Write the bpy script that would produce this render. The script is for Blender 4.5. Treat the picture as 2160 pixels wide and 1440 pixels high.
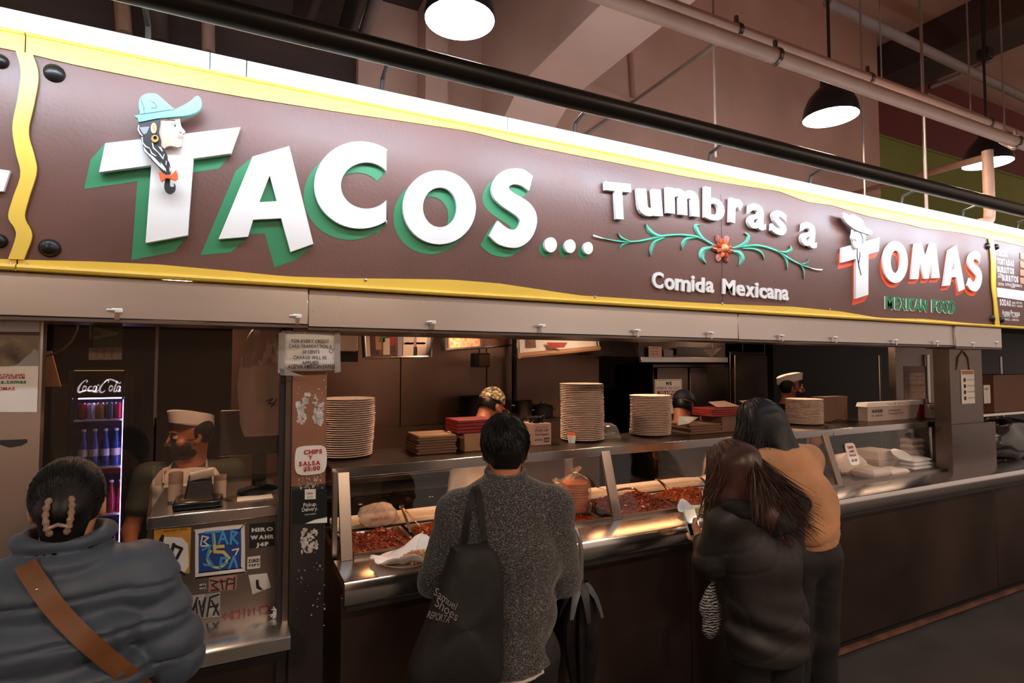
import bpy, bmesh, math, random
import numpy as np
from mathutils import Vector, Matrix
random.seed(7); rng = np.random.default_rng(7)
for o in list(bpy.data.objects): bpy.data.objects.remove(o)
C = bpy.context.scene.collection
PI = math.pi
# ------------------------------------------------------------------ camera
# World frame: X along the stall front (to the right), Y into the stall, Z up.  Units: metres.
FPX, CAMH = 1180.0, 1.90
PITCH, YAW = math.atan(50/1180.0), math.radians(26.3)
cam = bpy.data.cameras.new('camera'); camo = bpy.data.objects.new('camera', cam); C.objects.link(camo)
cam.sensor_width = 36.0; cam.lens = 36.0*FPX/2160.0; cam.clip_start = 0.05
camo.location = (0, 0, CAMH)
camo.rotation_euler = (PI/2 + PITCH, 0, -YAW)
bpy.context.scene.camera = camo
sc = bpy.context.scene
sc.view_settings.view_transform = 'Standard'; sc.view_settings.look = 'None'
sc.view_settings.exposure = 0.0; sc.view_settings.gamma = 1.0; sc.view_settings.use_curve_mapping = False
# ------------------------------------------------------------------ world: dim warm hall ambience
w = bpy.data.worlds.new('hall_ambience'); sc.world = w; w.use_nodes = True
bg = w.node_tree.nodes['Background']; bg.inputs[0].default_value = (1.0, 0.74, 0.62, 1); bg.inputs[1].default_value = 0.58
# lamp strengths (the lamps themselves are built further down)
E_SIGN, E_PEND, E_CASE, E_CEIL, E_FRIDGE = 68.0, 240.0, 21.0, 72.0, 8.0

fw = Vector((math.sin(YAW)*math.cos(PITCH), math.cos(YAW)*math.cos(PITCH), math.sin(PITCH)))
rt = Vector((math.cos(YAW), -math.sin(YAW), 0)); upv = rt.cross(fw)
def P(x, y, X=None, Y=None, Z=None):
    """measured point of the photograph carried to a known plane of the place"""
    d = fw + rt*((x-1080)/FPX) - upv*((y-720)/FPX)
    t = X/d.x if X is not None else Y/d.y if Y is not None else (Z-CAMH)/d.z
    return Vector((d.x*t, d.y*t, CAMH + d.z*t))
# ------------------------------------------------------------------ helpers
def lin(c):
    if isinstance(c, str):
        c = c.lstrip('#'); c = [int(c[i:i+2], 16)/255 for i in (0, 2, 4)]
    return tuple(v/12.92 if v <= 0.04045 else ((v+0.055)/1.055)**2.4 for v in c)
MATS = {}
def mat(name, col, rough=0.5, metal=0.0, noise=None, bump=None, emis=None, spec=0.5, aniso=0, coat=0, trans=0, sheen=0, alpha=1, stretch=None, col2=None, sss=0):
    """procedural principled material. noise=(scale, amount) varies the colour, bump=(scale, strength) the relief"""
    if name in MATS: return MATS[name]
    m = bpy.data.materials.new(name); m.use_nodes = True; nt = m.node_tree; N = nt.nodes; L = nt.links
    b = N['Principled BSDF']; c = lin(col) + (1,)
    b.inputs['Base Color'].default_value = c; b.inputs['Roughness'].default_value = rough
    b.inputs['Metallic'].default_value = metal; b.inputs['Specular IOR Level'].default_value = spec
    b.inputs['Coat Weight'].default_value = coat; b.inputs['Transmission Weight'].default_value = trans
    b.inputs['Sheen Weight'].default_value = sheen; b.inputs['Alpha'].default_value = alpha
    b.inputs['Anisotropic'].default_value = aniso
    if sss: b.inputs['Subsurface Weight'].default_value = sss; b.inputs['Subsurface Radius'].default_value = (.02, .008, .004)
    tc = N.new('ShaderNodeTexCoord'); mp = N.new('ShaderNodeMapping'); L.new(tc.outputs['Object'], mp.inputs[0])
    if stretch: mp.inputs['Scale'].default_value = stretch
    if noise:
        n = N.new('ShaderNodeTexNoise'); n.inputs['Scale'].default_value = noise[0]; n.inputs['Detail'].default_value = 6
        L.new(mp.outputs[0], n.inputs[0]); r = N.new('ShaderNodeValToRGB'); L.new(n.outputs[0], r.inputs[0])
        a = noise[1]; c2 = lin(col2) + (1,) if col2 else tuple(v*(1-a) for v in c[:3]) + (1,)
        r.color_ramp.elements[0].color = c2; r.color_ramp.elements[1].color = c if col2 else tuple(min(1, v*(1+a)) for v in c[:3]) + (1,)
        r.color_ramp.elements[0].position = .5 - .18; r.color_ramp.elements[1].position = .5 + .18
        L.new(r.outputs[0], b.inputs['Base Color'])
        mr = N.new('ShaderNodeMapRange'); L.new(n.outputs[0], mr.inputs[0]); mr.inputs[1].default_value = .3; mr.inputs[2].default_value = .7
        mr.inputs[3].default_value = max(0, rough-min(.08, a*.35)); mr.inputs[4].default_value = min(1, rough+min(.08, a*.35)); L.new(mr.outputs[0], b.inputs['Roughness'])
    if bump:
        n = N.new('ShaderNodeTexNoise'); n.inputs['Scale'].default_value = bump[0]; n.inputs['Detail'].default_value = 4
        L.new(mp.outputs[0], n.inputs[0]); bp = N.new('ShaderNodeBump'); bp.inputs['Strength'].default_value = bump[1]; bp.inputs['Distance'].default_value = .01
        L.new(n.outputs[0], bp.inputs['Height']); L.new(bp.outputs[0], b.inputs['Normal'])
    if emis: b.inputs['Emission Color'].default_value = lin(emis[0]) + (1,); b.inputs['Emission Strength'].default_value = emis[1]
    MATS[name] = m; return m
def glassmat(name, tint='#ffffff', rough=0.02, ior=1.45, haze=0.0):
    m = bpy.data.materials.new(name); m.use_nodes = True; nt = m.node_tree; N = nt.nodes; L = nt.links
    for n in list(N):
        if n.type == 'BSDF_PRINCIPLED': N.remove(n)
    out = [n for n in N if n.type == 'OUTPUT_MATERIAL'][0]
    t = N.new('ShaderNodeBsdfTransparent'); t.inputs[0].default_value = lin(tint)+(1,)
    g = N.new('ShaderNodeBsdfGlossy'); g.inputs['Roughness'].default_value = rough
    ge = N.new('ShaderNodeNewGeometry'); dt = N.new('ShaderNodeVectorMath'); dt.operation = 'DOT_PRODUCT'; L.new(ge.outputs['Normal'], dt.inputs[0]); L.new(ge.outputs['Incoming'], dt.inputs[1])
    def mth(op, a, b=None):
        n = N.new('ShaderNodeMath'); n.operation = op
        for i, v in enumerate((a, b)):
            if v is None: continue
            if isinstance(v, (int, float)): n.inputs[i].default_value = v
            else: L.new(v, n.inputs[i])
        return n.outputs[0]
    f0 = ((ior-1)/(ior+1))**2; fr = mth('ADD', mth('MULTIPLY', mth('POWER', mth('SUBTRACT', 1.0, mth('ABSOLUTE', dt.outputs['Value'])), 5.0), 1-f0), f0)   # Schlick reflection, the same on both faces of a thin sheet
    mx = N.new('ShaderNodeMixShader'); L.new(fr, mx.inputs[0]); L.new(t.outputs[0], mx.inputs[1]); L.new(g.outputs[0], mx.inputs[2])
    last = mx
    if haze:
        d = N.new('ShaderNodeBsdfDiffuse'); d.inputs[0].default_value = (.8, .78, .75, 1)
        m2 = N.new('ShaderNodeMixShader'); m2.inputs[0].default_value = haze; L.new(mx.outputs[0], m2.inputs[1]); L.new(d.outputs[0], m2.inputs[2]); last = m2
    L.new(last.outputs[0], out.inputs[0]); MATS[name] = m; return m
OFF = {}
def tag(o, label=None, cat=None, group=None, kind=None):
    if label: o['label'] = label
    if cat: o['category'] = cat
    if group: o['group'] = group
    if kind: o['kind'] = kind
    return o
def thing(name, loc, label, cat, group=None):
    o = bpy.data.objects.new(name, None); C.objects.link(o); o.location = loc; o.empty_display_size = .05
    OFF[o.name] = Vector(loc); return tag(o, label, cat, group)
def link_mesh(name, me, m, parent=None):
    o = bpy.data.objects.new(name, me)
    if m: me.materials.append(MATS[m] if isinstance(m, str) else m)
    C.objects.link(o)
    if parent is not None:
        o.parent = parent; o.matrix_parent_inverse = Matrix.Translation(-OFF.get(parent.name, Vector((0, 0, 0))))
    else:
        n = len(me.vertices); co = np.empty(n*3, 'f'); me.vertices.foreach_get('co', co); co = co.reshape(-1, 3)
        lo, hi = co.min(0), co.max(0); b = np.array([(lo[0]+hi[0])/2, (lo[1]+hi[1])/2, lo[2]])
        me.vertices.foreach_set('co', (co-b).astype('f').ravel()); o.location = b.tolist(); OFF[o.name] = Vector(b.tolist()); me.update()
    return o
def dup(o, d=(0, 0, 0), parent=None, rotz=0, scale=None):
    """copy of a thing with its parts and their sub-parts, moved by d"""
    c = o.copy(); C.objects.link(c)
    if parent is None:
        c.location = o.location + Vector(d); OFF[c.name] = Vector(c.location)
        if rotz: c.rotation_euler.z += rotz
        if scale: c.scale = scale
    else: c.parent = parent
    for ch in [k for k in o.children]: dup(ch, parent=c)
    return c
class MB:
    def __init__(s): s.v = []; s.f = []
    def add(s, vs, fs):
        n = len(s.v); s.v += [tuple(v) for v in vs]; s.f += [tuple(i+n for i in f) for f in fs]; return s
    def box(s, a, b, R=None, c=None):
        vs = [Vector((x, y, z)) for x in (a[0], b[0]) for y in (a[1], b[1]) for z in (a[2], b[2])]
        if R is not None:
            c = Vector(c) if c is not None else (Vector(a)+Vector(b))/2
            vs = [c + R @ (v-c) for v in vs]
        return s.add(vs, [(0, 1, 3, 2), (4, 6, 7, 5), (0, 4, 5, 1), (2, 3, 7, 6), (0, 2, 6, 4), (1, 5, 7, 3)])
    def hexa(s, p):   # 8 points: bottom ring 0-3 then top ring 4-7
        return s.add(p, [(3, 2, 1, 0), (4, 5, 6, 7), (0, 1, 5, 4), (1, 2, 6, 5), (2, 3, 7, 6), (3, 0, 4, 7)])
    def tube(s, pts, r, n=12, caps=True, flat=1.0):
        pts = [Vector(p) for p in pts]; m = len(pts); rs = r if hasattr(r, '__len__') else [r]*m
        vs = []; nrm = None
        for i, p in enumerate(pts):
            t = (pts[min(i+1, m-1)] - pts[max(i-1, 0)]).normalized()
            if nrm is None:
                a = Vector((0, 0, 1)) if abs(t.z) < .9 else Vector((1, 0, 0)); nrm = (a - t*a.dot(t)).normalized()
            else: nrm = (nrm - t*nrm.dot(t)).normalized()
            bn = t.cross(nrm)
            for k in range(n):
                an = 2*PI*k/n; vs.append(p + nrm*(rs[i]*math.cos(an)*flat) + bn*(rs[i]*math.sin(an)))
        fs = [(i*n+k, i*n+(k+1) % n, (i+1)*n+(k+1) % n, (i+1)*n+k) for i in range(m-1) for k in range(n)]
        if caps: fs += [tuple(range(n-1, -1, -1)), tuple(range((m-1)*n, m*n))]
        return s.add(vs, fs)
    def lathe(s, prof, c, n=24, axis='z', caps=True):
        vs = []; c = Vector(c)
        for r, h in prof:
            for k in range(n):
                a = 2*PI*k/n; u, v = r*math.cos(a), r*math.sin(a)
                vs.append(c + (Vector((u, v, h)) if axis == 'z' else Vector((u, h, v)) if axis == 'y' else Vector((h, u, v))))
        m = len(prof); fs = [(i*n+k, i*n+(k+1) % n, (i+1)*n+(k+1) % n, (i+1)*n+k) for i in range(m-1) for k in range(n)]
        if caps: fs += [tuple(range(n-1, -1, -1)), tuple(range((m-1)*n, m*n))]
        return s.add(vs, fs)
    def quad(s, a, b, c, d): return s.add([a, b, c, d], [(0, 1, 2, 3)])
    def slab(s, pts, off):   # polygon with thickness
        pts = [Vector(p) for p in pts]; off = Vector(off); n = len(pts)
        return s.add(pts + [p+off for p in pts], [tuple(range(n)), tuple(range(2*n-1, n-1, -1))] + [(i, i+n, (i+1) % n+n, (i+1) % n) for i in range(n)])
    def mesh(s, name, smooth=True, ang=35):
        me = bpy.data.meshes.new(name); me.from_pydata(s.v, [], s.f); 
        bm = bmesh.new(); bm.from_mesh(me); bmesh.ops.recalc_face_normals(bm, faces=bm.faces); bm.to_mesh(me); bm.free()
        if smooth:
            me.polygons.foreach_set('use_smooth', [True]*len(me.polygons)); me.set_sharp_from_angle(angle=math.radians(ang))
        me.update(); return me
    def build(s, name, m, parent=None, smooth=True, ang=35, bevel=0):
        o = link_mesh(name, s.mesh(name, smooth, ang), m, parent)
        if bevel:
            b = o.modifiers.new('bevel', 'BEVEL'); b.width = bevel; b.segments = 2; b.limit_method = 'ANGLE'
        return o
def bx(name, a, b, m, parent=None, bevel=0): return MB().box(a, b).build(name, m, parent, bevel=bevel)
def struct(o): o['kind'] = 'structure'; return o
def poly_mesh(name, loops, depth_dir, flat=False):
    """filled polygon with holes (list of loops of Vectors in a plane), given thickness along depth_dir"""
    bm = bmesh.new(); es = []
    for lp in loops:
        vs = [bm.verts.new(p) for p in lp]
        es += [bm.edges.new((vs[i], vs[(i+1) % len(vs)])) for i in range(len(vs))]
    bmesh.ops.triangle_fill(bm, use_beauty=True, use_dissolve=False, edges=es)
    if not flat and Vector(depth_dir).length > 0:
        r = bmesh.ops.extrude_face_region(bm, geom=bm.faces[:])
        bmesh.ops.translate(bm, verts=[g for g in r['geom'] if isinstance(g, bmesh.types.BMVert)], vec=Vector(depth_dir))
    bmesh.ops.recalc_face_normals(bm, faces=bm.faces)
    me = bpy.data.meshes.new(name); bm.to_mesh(me); bm.free(); return me
# text: the built-in font, one mesh for each glyph, cached
GL = {}
def glyph(ch, bold=0.0):
    k = (ch, bold)
    if k in GL: return GL[k]
    cu = bpy.data.curves.new('g', 'FONT'); cu.body = ch; cu.offset = bold; cu.fill_mode = 'BOTH'; cu.resolution_u = 4
    o = bpy.data.objects.new('g', cu); C.objects.link(o)
    dg = bpy.context.evaluated_depsgraph_get(); me = bpy.data.meshes.new_from_object(o.evaluated_get(dg))
    vs = np.array([v.co[:] for v in me.vertices]) if len(me.vertices) else np.zeros((0, 3)); fs = [tuple(p.vertices) for p in me.polygons]
    bpy.data.objects.remove(o); bpy.data.curves.remove(cu); bpy.data.meshes.remove(me)
    GL[k] = (vs, fs); return GL[k]
def text_layout(s, bold=0.0, gap=0.09, space=0.30):
    """glyphs on a baseline with cap height about 0.7; returns [(ch, verts2d, faces, x0, x1)], width"""
    out = []; x = 0
    for ch in s:
        if ch == ' ': x += space; continue
        vs, fs = glyph(ch, bold)
        if len(vs) == 0: x += space; continue
        x0, x1 = vs[:, 0].min(), vs[:, 0].max(); v = vs.copy(); v[:, 0] += x-x0
        out.append((ch, v, fs, x, x+x1-x0)); x += x1-x0+gap
    return out, max(x-gap, .01)
def text_mb(s, o, u, v, height, width=None, bold=0.0, gap=.09, space=.3, align='l', thick=0, nrm=None, shear=0, mb=None):
    """text in the plane (origin o, unit right u, unit up v); height = cap height in metres; width squeezes the line to fit"""
    lay, wd = text_layout(s, bold, gap, space); k = height/0.69; kx = width/wd if width else k
    o = Vector(o); u = Vector(u).normalized(); v = Vector(v).normalized(); W = wd*kx
    if align == 'c': o = o - u*(W/2)
    if align == 'r': o = o - u*W
    mb = mb or MB()
    n = Vector(nrm).normalized()*thick if nrm is not None else Vector((0, 0, 0))
    for ch, vs, fs, x0, x1 in lay:
        pts = [o + u*((p[0]+shear*p[1])*kx) + v*(p[1]*k) for p in vs]
        if thick:
            m = len(pts); cnt = {}
            for f in fs:
                for i in range(len(f)):
                    e = (f[i], f[(i+1) % len(f)]); cnt[e] = 1
            side = [(a, b, b+m, a+m) for (a, b) in cnt if (b, a) not in cnt]
            mb.add([p+n for p in pts] + pts, [tuple(f) for f in fs] + [(q[0], q[1], q[2], q[3]) for q in side])
        else: mb.add(pts, fs)
    return mb
XR, ZU, FRONT = Vector((1, 0, 0)), Vector((0, 0, 1)), Vector((0, -1, 0))
def text(name, s, o, height, m, parent, u=XR, v=ZU, **k):
    return text_mb(s, o, u, v, height, **k).build(name, m, parent, smooth=False)
# ------------------------------------------------------------------ materials
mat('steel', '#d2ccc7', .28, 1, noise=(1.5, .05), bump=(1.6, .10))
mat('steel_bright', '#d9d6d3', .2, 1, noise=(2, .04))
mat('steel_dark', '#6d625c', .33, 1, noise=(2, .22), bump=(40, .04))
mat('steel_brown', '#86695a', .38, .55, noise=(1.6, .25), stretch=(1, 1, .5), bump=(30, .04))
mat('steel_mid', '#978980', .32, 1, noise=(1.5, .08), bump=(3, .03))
mat('chrome', '#dcdad8', .1, 1)
mat('counter_front', '#54453f', .33, .8, noise=(1.3, .28), bump=(25, .05))
mat('concrete', '#c69d89', .8, noise=(1.1, .12), bump=(14, .15))
mat('concrete_light', '#d8b39f', .8, noise=(1.1, .10), bump=(14, .12))
mat('ceil_dark', '#4b3a33', .85, noise=(1.4, .35), bump=(8, .4))
mat('wood_dark', '#4a372f', .8, noise=(1.2, .3), stretch=(1, 1, 5), bump=(10, .3))
mat('stall_ceiling', '#2a2422', .7, noise=(2, .2))
mat('floor', '#3a3736', .75, noise=(2.2, .28), bump=(18, .25))
mat('wall_red', '#6d2a26', .75, noise=(1, .12)); mat('wall_green', '#7d8233', .75, noise=(1, .1))
mat('pipe_paint', '#a98471', .5, noise=(5, .08)); mat('pipe_grey', '#8f8079', .55, noise=(5, .1))
mat('black', '#141213', .45); mat('black_gloss', '#0d0c0d', .22, coat=.3); mat('black_metal', '#1c1a1a', .34, .2)
mat('blackish', '#231f1e', .6); mat('white', '#e9e5e1', .55); mat('white_gloss', '#eeeceb', .3)
mat('paper', '#dcd5ce', .7, noise=(6, .05)); mat('card', '#9c7556', .75, noise=(5, .12)); mat('card_dark', '#6b4c39', .75, noise=(5, .12))
mat('foam', '#e6d0c2', .55, noise=(3, .04)); mat('red_print', '#84191a', .5); mat('ink', '#191616', .6); mat('ink_red', '#a3282a', .6)
mat('brown_board', '#613a31', .46, noise=(2.2, .2), bump=(70, .10), spec=.65)
mat('yellow', '#f0c838', .5, noise=(3, .06), spec=1.0); mat('letter_white', '#f2f1f0', .4); mat('green_sign', '#2a8357', .5, noise=(4, .1))
mat('orange_sign', '#f0531c', .45); mat('flashing', '#c9d2d6', .4, .25, noise=(3, .1), stretch=(.4, 1, 1))
mat('skin', '#a8694c', .5, sss=.08, noise=(12, .06)); mat('skin_light', '#c98f70', .5, sss=.08, noise=(12, .05))
glassmat('glass', ior=1.45); glassmat('glass_window', '#ebe4e0', .015, 1.42, .006); glassmat('plastic_film', '#f6eee6', .12, 1.35, .14); glassmat('plastic_white', '#f1e6da', .2, 1.4, .45)
# ================================================================== the hall
struct(MB().quad((-9, -9, 0), (16, -9, 0), (16, 9, 0), (-9, 9, 0)).build('floor', 'floor', smooth=False))
struct(bx('ceiling', (-9, -9, 6.7), (16, 9, 6.9), 'concrete'))
struct(bx('wall_back', (-9, 6.6, 0), (16, 6.8, 6.7), 'concrete'))
XW = P(1855, 300, Y=4.8).x; ZR = P(1855, 285, Y=4.95).z
struct(bx('wall_green', (XW, 4.95, 2.5), (16, 5.1, ZR), 'wall_green')); struct(bx('wall_red', (XW, 4.95, ZR), (16, 5.1, 6.55), 'wall_red'))
struct(MB().box((XW, 4.93, ZR-.02), (16, 4.95, ZR+.01)).build('trim_2', 'wall_green'))
struct(bx('wall_concrete', (0.9, 4.8, 2.5), (XW, 5.0, 6.7), 'concrete'))
struct(bx('wall_planked', (-8, 4.9, 2.5), (0.9, 5.1, 6.7), 'wood_dark'))
struct(bx('wall_opposite', (-6, -6.2, 0), (4, -6.0, 3.0), 'concrete_light'))
# ceiling beams running into the stall's back and the post heads below them
struct(MB().box((2.05, -8, 4.2), (2.56, 4.0, 6.7)).hexa([(2.05, 4.0, 4.2), (2.56, 4.0, 4.2), (2.56, 4.8, 3.8), (2.05, 4.8, 3.8), (2.05, 4.0, 6.7), (2.56, 4.0, 6.7), (2.56, 4.8, 6.7), (2.05, 4.8, 6.7)]).build('ceiling_beam', 'concrete_light', smooth=False))
struct(bx('ceiling_beam_far', (8.6, -8, 6.2), (9.4, 4.95, 6.7), 'ceil_dark'))
struct(bx('ceiling_joist_dark', (0.0, -8, 4.7), (0.35, 4.9, 6.7), 'ceil_dark'))
struct(bx('ceiling_panel_dark', (-8, -8, 5.1), (1.55, 4.9, 5.2), 'ceil_dark'))
struct(bx('column_concrete', (2.1, 4.45, 2.5), (2.62, 4.8, 3.95), 'concrete_light'))
struct(bx('column_concrete_slim', (1.42, 4.55, 2.5), (1.62, 4.8, 5.1), 'concrete'))
# ================================================================== the stall's shell
struct(bx('stall_ceiling', (-3, 2.32, 2.32), (6.0, 6.4, 2.42), 'stall_ceiling'))
struct(bx('stall_wall_left', (-3.1, 2.3, 0), (-3, 6.4, 2.32), 'steel_dark'))
struct(bx('stall_wall_back_left', (-3, 6.2, 0), (0.55, 6.4, 2.32), 'blackish'))
# stainless back wall of sheets with joints
bw = struct(bx('stall_wall_back', (0.45, 4.58, 0), (3.12, 4.7, 2.32), 'blackish'))
xs = [.47, P(845, 850, Y=4.55).x, 2.0, P(1265, 850, Y=4.55).x]
for i in range(3): bx('steel_sheet', (xs[i]+.004, 4.555, .02), (xs[i+1]-.004, 4.58, 2.3), 'steel_brown', bw, bevel=.002)
bx('steel_sheet', (xs[3]+.004, 4.562, .02), (3.1, 4.58, 2.3), 'steel_dark', bw, bevel=.002)
struct(bx('stall_wall_divider', (-.02, 4.1, 0), (.45, 4.7, 2.32), 'steel_brown'))
struct(bx('stall_wall_kitchen', (3.1, 5.9, 0), (7.2, 6.1, 2.32), 'blackish'))
# lintel beam behind the fascia
xl = P(1373, 720, Y=2.62).x
struct(MB().box((.34, 2.45, 2.035), (xl, 2.62, 2.30)).build('trim_1', 'steel_dark', bevel=.004))
# ================================================================== the long painted sign
SY = 2.20                      # plane of the painted board
ZB, ZT, ZY = 2.195, 3.0, 2.93 # bottom, top of flashing, top of yellow band
def S(x, y, d=0.0): return P(x, y, Y=SY-d)
def on_line(pts, z=None): return [(P(x, y, Y=SY).x, P(x, y, Y=SY).z if z is None else z) for x, y in pts]
def interp(tab, x):
    for (a, b), (c, d) in zip(tab, tab[1:]):
        if a <= x <= c: return b + (d-b)*(x-a)/(c-a)
    return tab[0][1] if x < tab[0][0] else tab[-1][1]
low = on_line([(0, 547), (40, 548), (200, 552), (333, 558), (500, 573), (600, 583), (720, 587), (820, 588), (953, 590), (1053, 598), (1153, 613), (1220, 623), (1440, 637), (1540, 642), (1673, 647), (1773, 657), (1857, 671), (1940, 672), (2007, 678), (2100, 688), (2160, 692)])
top = on_line([(0, 102), (33, 107), (68, 117), (167, 140), (333, 173), (520, 207), (720, 238), (853, 257), (987, 277), (1087, 302), (1200, 325), (1440, 372), (1540, 388), (1640, 403), (1700, 426), (1753, 433), (1828, 456), (1913, 473), (1947, 482), (2019, 490), (2083, 503), (2160, 520)])
X0, X1, X2, X3 = -2.2, P(47, 300, Y=SY).x, P(2091, 600, Y=SY).x, 8.2
low = [(X0, 2.23)] + low + [(6.4, 2.22), (7.2, 2.215), (X3, 2.225)]; top = [(X0, 2.86)] + top + [(6.4, 2.84), (7.2, 2.855), (X3, 2.84)]
def board(name, xa, xb, label):
    t = thing(name, ((xa+xb)/2, SY, ZB), label, 'sign')
    bx('panel', (xa+.002, SY, ZB+.005), (xb-.002, SY+.05, ZY), 'brown_board', t)
    n = max(8, int((xb-xa)/.06)); X = [xa+.002+(xb-xa-.004)*i/n for i in range(n+1)]
    for nm, fz, gz, mt, d in (('lower_border', lambda x: ZB, lambda x: interp(low, x), 'yellow', .006), ('upper_border', lambda x: interp(top, x), lambda x: ZY, 'yellow', .006)):
        pts = [(x, SY-d, fz(x)) for x in X] + [(x, SY-d, gz(x)) for x in reversed(X)]
        MB().slab(pts, (0, d-.0005, 0)).build(nm, mt, t, smooth=False)
    MB().tube([(xa+.002, SY-.008, ZB+.003), (xb-.002, SY-.008, ZB+.003)], .011, 8).build('lower_lip', 'yellow', t)
    MB().tube([(xa+.002, SY-.008, ZY), (xb-.002, SY-.008, ZY)], .006, 8).build('upper_lip', 'yellow', t)
    return t
main = board('sign_board', X1, X2, 'long brown sign board reading TACOS, Tumbras a Tomas and Comida Mexicana with yellow wavy borders')
left = board('sign_board', X0, X1, 'brown sign board left of the wavy yellow divider with the end of a white letter')
menu = board('menu_board', X2, X3, 'brown menu board with white price list at the far end of the sign')
MB().slab([S(*p, .012) for p in [(-30, 352), (21, 360), (7, 403), (-30, 406)]], (0, .03, 0)).build('letter', 'letter_white', left, smooth=False)
# galvanised flashing above the boards, in lengths
for i, (a, b) in enumerate([(X0, -.1), (-.1, P(520, 150, Y=SY).x), (P(520, 150, Y=SY).x, P(1070, 260, Y=SY).x), (P(1070, 260, Y=SY).x, P(1545, 350, Y=SY).x), (P(1545, 350, Y=SY).x, P(1997, 455, Y=SY).x), (P(1997, 455, Y=SY).x, X3)]):
    o = MB().box((a+.0015, SY-.004, ZY+.004), (b-.0015, SY+.05, ZT)).build('metal_flashing', 'flashing', bevel=.002)
    tag(o, 'galvanised flashing strip ' + ('above the painted woman in the turquoise hat', 'above the letter A of TACOS, the shortest length', 'above the letters C and O of TACOS', 'above the three dots and the letters Tumb', 'above the word TOMAS', 'above the menu board')[i], 'flashing', 'flashing strips above the sign')
# wavy dividers
dl = [(33, 107), (44, 150), (37, 207), (26, 267), (33, 320), (43, 367), (27, 417), (17, 457), (30, 480), (33, 500), (17, 546)]
dr = [(68, 113), (81, 157), (72, 217), (60, 277), (72, 327), (77, 363), (60, 420), (52, 457), (65, 485), (66, 505), (50, 547)]
def smooth_line(p, n=40):
    p = np.array(p, float); t = np.arange(len(p)); tt = np.linspace(0, len(p)-1, n); out = []
    for x in tt:
        i = int(min(max(math.floor(x), 0), len(p)-2)); f = x-i
        a, b, c, d = p[max(i-1, 0)], p[i], p[i+1], p[min(i+2, len(p)-1)]
        out.append(tuple(.5*((2*b)+(-a+c)*f+(2*a-5*b+4*c-d)*f*f+(-a+3*b-3*c+d)*f**3)))
    return out
MB().slab([S(*p, .012) for p in smooth_line(dl)] + [S(*p, .012) for p in reversed(smooth_line(dr))], (0, .006, 0)).build('wavy_divider', 'yellow', main, smooth=False)
rl = [(2086, 503), (2091, 545), (2092, 600), (2097, 640), (2100, 690)]; rr = [(2095, 505), (2101, 545), (2101, 600), (2104, 640), (2110, 690)]
MB().slab([S(*p, .012) for p in smooth_line(rl, 16)] + [S(*p, .012) for p in reversed(smooth_line(rr, 16))], (0, .006, 0)).build('wavy_divider', 'yellow', menu, smooth=False)
for (x, y, r, par) in [(115, 155, .029, main), (105, 523, .029, main), (1, 130, .022, left), (-2, 508, .022, left), (2081, 519, .027, main), (2091, 672, .027, main), (2100, 521, .024, menu), (2111, 675, .024, menu)]:
    c = S(x, y); MB().lathe([(r, 0), (r*.95, -.008), (r*.75, -.017), (r*.4, -.022), (.001, -.023)], c, 18, 'y').build('rivet', 'black_metal', par)
for (x, y) in [(24, 556), (57, 559), (771, 590), (1255, 626), (1523, 640), (1750, 652), (1931, 674)]:
    c = S(x, y, .006); MB().lathe([(.006, 0), (.006, -.004), (.003, -.005)], c, 8, 'y').build('screw', 'steel', main)
# vertical joint in the board under the flower
MB().box((S(1523, 560).x-.0012, SY-.001, 2.24), (S(1523, 560).x+.0012, SY, 2.83)).build('panel_joint', 'blackish', main)
# ---- letters cut from thick board, standing off their painted block shadows
def ell(cx, cy, rx, ry, a0=0, a1=360, n=40):
    return [(cx+rx*math.cos(math.radians(a0+(a1-a0)*i/n)), cy-ry*math.sin(math.radians(a0+(a1-a0)*i/n))) for i in range(n+1)]
def letter(loops, sh, shm, par, d=.020, nm='letter'):
    lp = [[S(x, y, d) for x, y in l] for l in loops]
    o = link_mesh(nm, poly_mesh(nm, lp, (0, d*.78, 0)), 'letter_white', par)
    if sh:
        mb = MB(); K = 10
        sl = [[S(x, y, .0) for x, y in l] for l in loops]; D = S(loops[0][0][0]+sh[0], loops[0][0][1]+sh[1]) - S(*loops[0][0])
        # the front sits nearer than the board: start the painted shade from the front's place on the board
        for l in sl:
            n = len(l)
            for i in range(n):
                K += 1; a, b = l[i], l[(i+1) % n]; y = Vector((0, -.0004-K*2e-5, 0)); mb.add([a+y, b+y, b+D+y, a+D+y], [(0, 1, 2, 3)])
        me = poly_mesh('s', [[p+D+Vector((0, -.0004, 0)) for p in l] for l in sl], (0, 0, 0), True)
        mb.add([v.co for v in me.vertices], [tuple(p.vertices) for p in me.polygons]); bpy.data.meshes.remove(me)
        mb.build('letter_shade', shm, o, smooth=False)
    return o
T1 = [(222, 302), (507, 268), (488, 323), (408, 334), (396, 496), (307, 512), (319, 348), (209, 363)]
A1 = [(533, 330), (610, 308), (661, 514), (613, 531), (593, 460), (534, 463), (523, 499), (461, 504)]
A1h = [(569, 369), (584, 424), (547, 426)]
C1 = [(815, 317)] + [p for p in ell(760, 390, 97, 92, 52, 308)] + [(815, 478), (815, 425)] + ell(773, 391, 53, 48, -42, -330, 40)[::1]
C1 = [(815, 318)] + ell(760, 390, 97, 92, 54, 306) + [(815, 472), (815, 423)] + ell(773, 391, 54, 49, 321, 39)
O1 = ell(927, 437, 77, 78)[:-1]; O1h = ell(928, 437, 36, 42)[:-1]
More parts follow.
